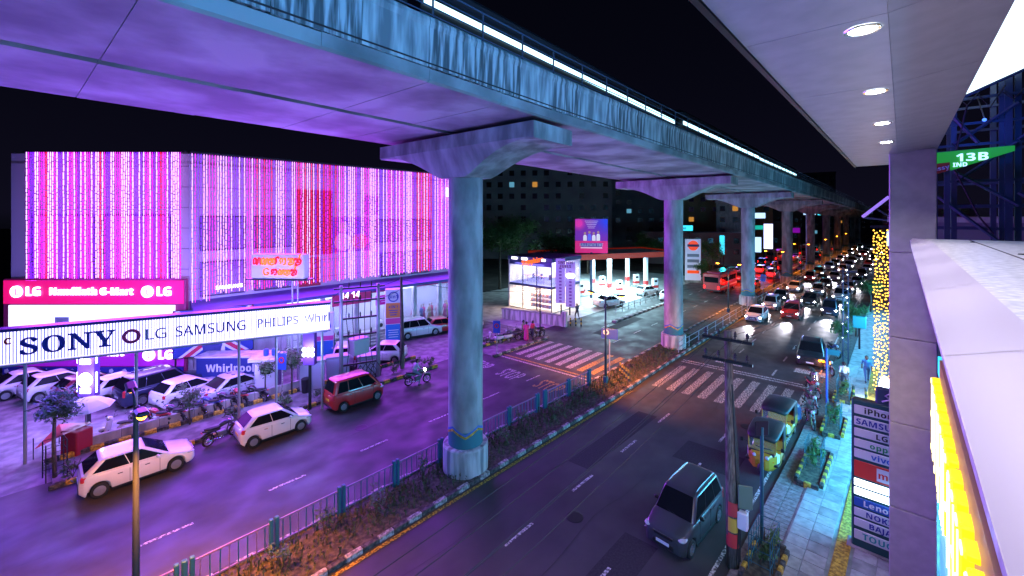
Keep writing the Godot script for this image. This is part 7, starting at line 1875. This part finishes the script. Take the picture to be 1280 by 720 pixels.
func build_traffic() -> void:
	# near vehicles on the left carriageway, driving away
	place(ready_car("hatch", 0, "off"), "parked_car", "white hatchback standing at the left kerb behind the lamp post", "car", Vector3(-24.75, 0, -3.9), road_turn(-4) + 0.02)
	place(ready_car("small", 0, "off", true), "parked_car", "small white car with yellow plates behind the red van", "car", Vector3(-23.95, 0, -9.2), road_turn(-9))
	place(stock("redvan", func() -> Node3D: return car("van", paint_of(2)[0], M.lens_off, M.lens_red_off, M.plate_yellow)), "parked_van", "small red passenger van with yellow plates at the left kerb", "van", Vector3(-24.15, 0, -13.9), road_turn(-14))
	# right kerb
	place(ready_car("wagon", 3, "off"), "parked_car", "dark grey tall hatchback facing the viewer beside the utility pole", "car", Vector3(-5.05, 0, -16.1), PI + road_turn(-16) - 0.04)
	place(auto_rickshaw(), "autorickshaw", "yellow and black autorickshaw, the nearer of two at the right kerb", "autorickshaw", Vector3(-3.5, 0, -22.7), PI + road_turn(-22) + 0.05, "autorickshaws at the right kerb")
	place(auto_rickshaw(), "autorickshaw", "yellow and black autorickshaw, the farther of two at the right kerb", "autorickshaw", Vector3(-3.45, 0, -26.1), PI + road_turn(-26) - 0.03, "autorickshaws at the right kerb")
	var s := car("suv", paint_of(4)[0], M.lens_off, M.lens_red_off, M.white_plastic)
	place(s, "parked_car", "black car with one amber hazard light on at the right kerb", "car", Vector3(-3.2, 0, -40.8), PI + road_turn(-40) + 0.08)
	for x in [0.62, 0.82]: add(MB.new().smooth().ball(Vector3(-x, 0.74, -1.98), Vector3(0.1, 0.07, 0.05), 6), "hazard_light", M.hazard_on, s)
	add(MB.new().smooth().ball(Vector3(0.7, 0.74, -1.98), Vector3(0.08, 0.06, 0.05), 6), "parking_light", M.white_tube, s)
	omni(s, Vector3(-0.75, 0.7, -2.2), Color(1, 0.5, 0.1), 1.2, 0.08)
	# oncoming queue, headlights on
	var kinds := ["hatch", "sedan", "suv", "small", "mpv", "wagon", "van"]
	var ords := ["first", "second", "third", "fourth", "fifth", "sixth", "seventh", "eighth", "ninth", "tenth", "eleventh", "twelfth", "thirteenth", "fourteenth", "fifteenth"]
	var lanes := {"lane beside the median": [2.6, [-52, -60, -69, -79, -90, -101, -112, -124, -136, -149, -163, -178, -194]], "middle lane": [5.6, [-58, -66, -75, -85, -95, -107, -118, -130, -142, -156, -170, -186]], "kerb lane": [8.7, [-63, -72, -81, -92, -103, -115, -127, -139, -152, -166, -181]]}
	var i := 0
	for lane in lanes:
		var k := 0
		for z in lanes[lane][1]:
			var p := [0, 1, 3, 0, 2, 4, 1, 7, 0][i % 9] as int
			var kind: String = kinds[(i * 5) % 7]
			var zz: float = z + rng.randf_range(-1.5, 1.5)
			var u: float = lanes[lane][0] + rng.randf_range(-0.35, 0.35)
			var c := place(ready_car(kind, p, "on"), "oncoming_car", "%s oncoming car with headlights on, %s from the viewer in the %s" % [paint_of(p)[1], ords[k], lane], "car", on(u, zz), PI + road_turn(zz) + rng.randf_range(-0.03, 0.03), "oncoming traffic")
			if k < 5:
				var hl: float = CARS[kind].L * 0.5
				spot(c, Vector3(0, 0.68, -hl - 0.25), Vector3(0, -0.24, -1), Color(0.95, 0.94, 1.0), 70.0, 14.0, 0.3)
			i += 1; k += 1
	# outgoing queue, tail lights
	lanes = {"lane beside the median": [-3.2, [-77, -93, -104, -117, -129, -143, -158, -174]], "middle lane": [-6.4, [-72, -83, -98, -110, -122, -136, -150, -166]], "kerb lane": [-9.6, [-80, -90, -102, -114, -127, -140]]}
	for lane in lanes:
		var k := 0
		for z in lanes[lane][1]:
			var zz: float = z + rng.randf_range(-1.5, 1.5)
			var u: float = lanes[lane][0] + rng.randf_range(-0.3, 0.3)
			if i % 6 == 2:
				place(stock("redbus", func() -> Node3D: return bus(paint("bus_red", lin(0.42, 0.03, 0.03), 0.4), mat("bus_cream", lin(0.6, 0.5, 0.35), 0.5), M.lens_off, M.tail_on, 8.5)), "city_bus", "red bus with tail lights on, %s vehicle ahead in the outgoing %s" % [ords[k], lane], "bus", on(u, zz), road_turn(zz), "outgoing traffic")
			else:
				var p := [0, 2, 1, 3, 0, 5, 4][i % 7] as int
				var c := place(ready_car(kinds[(i * 3) % 7], p, "tail"), "outgoing_car", "%s car with red tail lights on, %s ahead in the outgoing %s" % [paint_of(p)[1], ords[k], lane], "car", on(u, zz), road_turn(zz), "outgoing traffic")
				if k < 3: omni(c, Vector3(0, 0.85, 2.6), Color(1, 0.08, 0.04), 6.0, 0.4)
			i += 1; k += 1

# ---------- cars and motorbikes on the store's lot ----------
func build_lot() -> void:
	var specs := [["sedan", 0, -42.1, -1.2, "white sedan at the far left of the row before the magenta board"], ["hatch", 0, -40.2, -2.6, "white hatchback second in the row before the magenta board"], ["hatch", 5, -38.1, -3.9, "maroon hatchback third in the row before the magenta board"], ["small", 0, -36.5, -5.0, "small white car behind the two-lamp light tower"], ["mpv", 7, -34.7, -6.6, "dark navy people carrier in the row before the magenta board"], ["hatch", 0, -32.6, -7.6, "white hatchback left of the silver sedan"], ["sedan", 1, -31.0, -9.6, "silver sedan beside the blue container"]]
	for s in specs:
		place(ready_car(s[0], s[1], "off"), "parked_car", s[4], "car", Vector3(s[2], 0, s[3]), 0.22 + rng.randf_range(-0.05, 0.05), "cars parked before the store")
	place(ready_car("mpv", 0, "off"), "parked_car", "white people carrier parked by the shop window", "car", Vector3(-33.0, 0, -25.6), -0.3, "cars parked before the store")
	place(ready_car("hatch", 2, "off"), "parked_car", "red hatchback between two white cars at the shop window", "car", Vector3(-32.3, 0, -28.2), -0.35, "cars parked before the store")
	place(ready_car("hatch", 0, "off", true), "parked_car", "white hatchback right of the red hatchback, half behind the pier", "car", Vector3(-31.6, 0, -30.4), -0.4, "cars parked before the store")
	place(ready_car("suv", 1, "off"), "parked_car", "pale car behind the utility cabinets and gantry", "car", Vector3(-31.2, 0, -17.2), 1.0, "cars parked before the store")
	place(ready_car("hatch", 0, "off"), "parked_car", "white car seen through the gantry poles", "car", Vector3(-29.6, 0, -19.4), 2.2, "cars parked before the store")
	place(ready_car("sedan", 0, "off"), "parked_car", "white sedan waiting at the pumps near the front railing", "car", Vector3(-25.0, 0, -49.5), -0.4, "cars at the petrol station")
	place(ready_car("hatch", 1, "off"), "parked_car", "silver car under the canopy farther right", "car", Vector3(-24.2, 0, -60.0), -0.3, "cars at the petrol station")
	place(ready_car("small", 2, "off"), "parked_car", "small red car beside the left pumps", "car", Vector3(-33.5, 0, -55.0), -0.6, "cars at the petrol station")
	place(ready_car("hatch", 0, "off"), "parked_car", "white car at the left kerb just past the second pier", "car", on(-8.8, -58.5), road_turn(-58), "cars at the petrol station")
	# motorbikes
	var tanks := [paint("tank_black", lin(0.015, 0.015, 0.018)), paint("tank_red", lin(0.35, 0.02, 0.02)), paint("tank_blue", lin(0.02, 0.04, 0.2)), paint("tank_grey", lin(0.1, 0.1, 0.11))]
	var bl := [["black motorbike first right of the umbrella stall", -30.0, -4.6, 0], ["red motorbike second right of the umbrella stall", -29.7, -5.4, 1], ["black motorbike third right of the umbrella stall", -29.5, -6.1, 0], ["grey motorbike in the middle of the row by the low wall", -29.4, -6.9, 3], ["blue motorbike right of the row's middle by the low wall", -29.3, -7.7, 2], ["black motorbike third from the blue parking sign", -29.2, -8.5, 0], ["red motorbike second from the blue parking sign", -29.2, -9.2, 1], ["black motorbike nearest the blue parking sign", -29.0, -10.0, 0]]
	for b in bl:
		place(stock("bike%d" % b[3], func() -> Node3D: return motorbike(tanks[b[3]], M.lens_off)), "motorbike", b[0], "motorbike", Vector3(b[1], 0, b[2]), 1.9 + rng.randf_range(-0.25, 0.25), "motorbikes by the low wall")
	place(scooter(paint("scooter_white", lin(0.6, 0.6, 0.6))), "scooter", "white scooter standing beside the umbrella stall", "scooter", Vector3(-29.9, 0, -3.9), 2.4)
	place(stock("bike0", func() -> Node3D: return motorbike(tanks[0], M.lens_off)), "motorbike", "black motorbike between the two white cars at the kerb", "motorbike", Vector3(-25.3, 0, -7.2), road_turn(-7) + 0.3)
	var b2 := ["white scooter at the left end of the bike island", "white scooter second on the bike island", "black motorbike third on the bike island", "black motorbike fourth on the bike island", "dark motorbike fifth on the bike island", "dark motorbike at the right end of the bike island"]
	for k in 6:
		var p := Vector3(-25.6 + 0.28 * k, 0, -28.4 - 0.85 * k)
		if k < 2: place(stock("scooterw", func() -> Node3D: return scooter(M.scooter_white)), "scooter", b2[k], "scooter", p, 2.2, "two-wheelers on the bike island")
		else: place(stock("bike%d" % (0 if k % 2 else 3), func() -> Node3D: return motorbike(tanks[0 if k % 2 else 3], M.lens_off)), "motorbike", b2[k], "motorbike", p, 2.2 + rng.randf_range(-0.2, 0.2), "two-wheelers on the bike island")
	var b3 := [["scooter standing just past the farther autorickshaw", -2.95, -28.6, 9], ["black motorbike beside the wire-guarded planter", -2.25, -28.3, 0], ["black motorbike second along the right kerb", -2.4, -30.6, 0], ["red motorbike third along the right kerb", -2.5, -33.2, 1], ["grey motorbike fourth along the right kerb", -2.6, -35.2, 3], ["black motorbike beside the black car's nose", -2.0, -38.6, 0], ["dark motorbike behind the black car", -1.9, -43.6, 2]]
	for b in b3:
		if b[3] == 9: place(scooter(paint("scooter_blue", lin(0.04, 0.1, 0.25))), "scooter", b[0], "scooter", Vector3(b[1], 0, b[2]), PI + 0.2)
		else: place(stock("bike%d" % b[3], func() -> Node3D: return motorbike(tanks[b[3]], M.lens_off)), "motorbike", b[0], "motorbike", Vector3(b[1], 0.03, b[2]), PI + 0.4 + rng.randf_range(-0.2, 0.2), "motorbikes at the right kerb")
	place(motorbike(tanks[3], M.headlamp_on), "motorbike", "motorbike with a rider pulling away behind the nearest pier", "motorbike", Vector3(-23.5, 0, -18.2), road_turn(-18) - 0.3)
	# umbrella stall
	var t := thing("umbrella", "pale open umbrella over the roadside stall", "umbrella", Vector3(-29.9, 0, -2.7), 0)
	add(MB.new().tube([Vector3(0, 0, 0), Vector3(0, 2.3, 0)], 0.03, 6), "pole", M.galvanised, t)
	add(MB.new().lathe([Vector2(0.03, 2.45), Vector2(0.55, 2.3), Vector2(0.95, 2.08), Vector2(1.1, 1.94)], Vector3.ZERO, Basis.IDENTITY, 8), "canopy", mat("umbrella_cloth", lin(0.5, 0.48, 0.5), 0.8, 0.0, {"cull_mode": 2}), t)
	for k in 8:
		var an := TAU * k / 8
		add(MB.new().tube([Vector3(0, 2.2, 0), Vector3(cos(an) * 1.05, 1.95, sin(an) * 1.05)], 0.01, 4), "rib", M.dark_metal, t)
	t = thing("tarpaulin_stall", "red tarpaulin-covered roadside stall under the umbrella", "stall", Vector3(-29.6, 0, -2.2), 0.5)
	add(MB.new().bev(Vector3(0.3, 0.6, 0), Vector3(1.0, 1.2, 0.7), 0.04), "counter", mat("stall_red", lin(0.3, 0.01, 0.03), 0.7), t)
	add(MB.new().quad_sheet(Vector3(-1.6, 1.0, -0.5), Vector3(0.4, 1.25, -0.6), Vector3(0.4, 1.2, 0.6), Vector3(-1.1, 0.45, 0.8)), "tarpaulin", mat("tarp_red", lin(0.35, 0.01, 0.02), 0.6, 0.0, {"cull_mode": 2}), t)
	for p in [Vector3(-1.6, 0, -0.5), Vector3(-1.1, 0, 0.8)]: add(MB.new().tube([p, p + Vector3(0, 1.0, 0)], 0.02, 5), "prop", M.dark_metal, t)

# ---------- people ----------
func build_people() -> void:
	var dark_skin := Color(0.16, 0.09, 0.055)
	var hair := Color(0.012, 0.01, 0.009)
	var P := func(label: String, at: Vector3, turn: float, m: ArrayMesh) -> void:
		var o := Node3D.new()
		o.name = numbered("person")
		add_child(o)
		o.position = at; o.rotation.y = turn
		tag(o, label, "person")
		add(m, "body", skin(), o)
	P.call("person in a pale shirt walking away on the right sidewalk", Vector3(-1.0, 0.14, -35.4), 0.1, figure(walk_pose(0.5), {"skin": dark_skin, "hair": hair, "top": Color(0.45, 0.55, 0.6), "legs": Color(0.03, 0.04, 0.07), "shoe": hair}))
	P.call("person in blue walking close to the golden light curtain", Vector3(0.15, 0.14, -38.0), PI + 0.1, figure(walk_pose(-0.6), {"skin": dark_skin, "hair": hair, "top": Color(0.05, 0.2, 0.4), "legs": Color(0.05, 0.12, 0.25), "shoe": hair}))
	P.call("person in a magenta dress standing on the bike island", Vector3(-23.7, 0.1, -30.6), 0.6, figure(walk_pose(0.12), {"skin": dark_skin, "hair": hair, "top": Color(0.5, 0.02, 0.2), "legs": Color(0.45, 0.02, 0.18), "skirt": Color(0.45, 0.02, 0.18), "shoe": hair}))
	P.call("person in a green top standing by the bike island motorbikes", Vector3(-24.3, 0.1, -30.9), -0.8, figure(walk_pose(0.15), {"skin": dark_skin, "hair": hair, "top": Color(0.2, 0.4, 0.08), "legs": Color(0.12, 0.2, 0.05), "shoe": hair}))
	P.call("person in a red shirt at the right end of the bike island", Vector3(-23.5, 0.1, -31.3), -0.3, figure(walk_pose(0.1), {"skin": dark_skin, "hair": hair, "top": Color(0.4, 0.04, 0.05), "legs": Color(0.04, 0.04, 0.08), "shoe": hair}))
	P.call("rider in a pale striped shirt sitting on the motorbike at the left kerb", Vector3(-23.5, 0.0, -18.2), road_turn(-18) - 0.3, figure(ride_pose(), {"skin": dark_skin, "hair": hair, "top": Color(0.4, 0.4, 0.45), "legs": Color(0.15, 0.16, 0.2), "shoe": hair}))
	P.call("person in dark clothes walking past the station exit", Vector3(-24.6, 0.0, -41.0), 1.2, figure(walk_pose(0.4), {"skin": dark_skin, "hair": hair, "top": Color(0.06, 0.06, 0.08), "legs": Color(0.03, 0.03, 0.04), "shoe": hair}))

# ---------- planting ----------
func build_plants() -> void:
	var b := MB.new()
	var r := RandomNumberGenerator.new()
	r.seed = 90
	for i in 5200:
		var z := r.randf_range(2.0, -42.0)
		var u := r.randf_range(-1.0, 0.85)
		if u > 0.3 and r.randf() < 0.6: continue
		var p := on(u, z, 0.11)
		var h := r.randf_range(0.04, 0.3) * (1.6 if r.randf() < 0.12 else 1.0)
		var bs := Basis.from_euler(Vector3(r.randf_range(-0.7, 0.7), r.randf() * TAU, 0))
		b.tri(p - bs.x * 0.03, p + bs.y * h, p + bs.x * 0.03)
		b.quad(p + bs.y * h * 0.5, p + bs.y * h * 0.7 + bs.x * 0.05, p + bs.y * h * 0.95, p + bs.y * h * 0.7 - bs.x * 0.05)
	var o := add(b, "median_weeds", M.leaf_dry)
	tag(o, "scrubby weeds and dry grass growing along the median soil", "weeds")
	o.set_meta("kind", "stuff")
	for k in 12:
		var z: float = [1.5, -0.6, -3.2, -5.6, -7.4, -9.2, -11.6, -16.0, -17.8, -20.2, -23.0, -40.5][k]
		var t := thing("median_shrub", "straggly shrub on the median, " + ["first", "second", "third", "fourth", "fifth", "sixth", "seventh", "eighth", "ninth", "tenth", "eleventh", "twelfth"][k] + " from the near end", "shrub", on(-0.55 + 0.5 * (k % 2), z, 0.1), 0, "shrubs on the median")
		var st := MB.new()
		for i in 5:
			var a := r.randf() * TAU
			st.tube([Vector3.ZERO, Vector3(cos(a) * 0.12, 0.45, sin(a) * 0.12), Vector3(cos(a) * 0.28, r.randf_range(0.7, 1.25), sin(a) * 0.28)], [0.014, 0.01, 0.004], 4)
		add(st, "stems", M.bark, t)
		add(leaf_crown(Vector3(0, 0.7, 0), Vector3(0.4, 0.55, 0.45), 130, 0.07, 200 + k, 8), "leaves", M.leaf_a, t)
	tree("footpath_tree", "slender dark tree in a guard beside the umbrella stall", Vector3(-27.2, 0.1, -1.5), 4.0, Vector3(1.2, 1.0, 1.2), 1500, 0.1, 71, M.leaf_a, "young footpath trees")
	tree("footpath_tree", "young tree on the footpath behind the white hatchback", Vector3(-28.4, 0.1, -6.6), 2.3, Vector3(0.8, 0.75, 0.8), 700, 0.09, 72, M.leaf_a, "young footpath trees")
	tree("footpath_tree", "young tree right of the guard booth", Vector3(-28.2, 0.1, -11.9), 3.0, Vector3(0.9, 0.9, 0.9), 900, 0.1, 73, M.leaf_b, "young footpath trees")
	tree("footpath_tree", "small tree between the booth and the motorbikes", Vector3(-28.9, 0.1, -10.6), 2.6, Vector3(0.7, 0.7, 0.7), 700, 0.09, 74, M.leaf_b, "young footpath trees")
	for k in 9:
		var at: Vector3 = [Vector3(-26.6, 0.1, -2.0), Vector3(-26.6, 0.1, -4.2), Vector3(-27.2, 0.1, -8.4), Vector3(-26.8, 0.1, -10.8), Vector3(-26.2, 0.1, -12.9), Vector3(-26.3, 0.1, -18.2), Vector3(-26.3, 0.1, -20.2), Vector3(-25.6, 0.1, -20.9), Vector3(-25.8, 0.1, -27.4)][k]
		var t := thing("kerb_shrub", ["low shrub at the foot of the slender guarded tree", "low shrub behind the white hatchback's roof", "low shrub between the two white cars", "leafy shrub before the small white car", "leafy shrub left of the red van", "shrub at the foot of the leaning pole", "spiky shrub right of the leaning pole", "shrub at the end of the left footpath", "shrub at the left end of the bike island"][k], "shrub", at, 0, "shrubs along the left footpath")
		add(leaf_crown(Vector3(0, 0.4, 0), Vector3(0.5, 0.4, 0.5), 260, 0.09, 300 + k, 8), "leaves", M.leaf_b if k % 2 else M.leaf_a, t)
		var st := MB.new()
		for i in 5: st.tube([Vector3.ZERO, Vector3(r.randf_range(-0.3, 0.3), r.randf_range(0.4, 0.75), r.randf_range(-0.3, 0.3))], 0.012, 4)
		add(st, "stems", M.bark, t)
	var tg := thing("tree_guard", "square steel tree guard on the left footpath's near end", "tree guard", Vector3(-27.2, 0.1, -1.5), 0.1)
	for s in [Vector2(-1, -1), Vector2(1, -1), Vector2(1, 1), Vector2(-1, 1)]: add(MB.new().box(Vector3(s.x * 0.32, 0.8, s.y * 0.32), Vector3(0.04, 1.6, 0.04)), "post", M.dark_metal, tg)
	for y in [0.3, 0.75, 1.2, 1.6]: add(MB.new().tube([Vector3(-0.32, y, -0.32), Vector3(0.32, y, -0.32), Vector3(0.32, y, 0.32), Vector3(-0.32, y, 0.32), Vector3(-0.32, y, -0.32)], 0.015, 4), "ring", M.dark_metal, tg)
	var pp := thing("cabinet_bin", "dark litter bin on the left footpath by the booth", "bin", Vector3(-27.8, 0.1, -12.6), 0)
	add(MB.new().lathe([Vector2(0.24, 0), Vector2(0.28, 0.8), Vector2(0.3, 0.85)], Vector3.ZERO, Basis.IDENTITY, 14, true), "drum", M.dark_metal, pp)
	add(MB.new().smooth().ball(Vector3(0, 0.86, 0), Vector3(0.28, 0.1, 0.28), 8), "lid", M.black_plastic, pp)
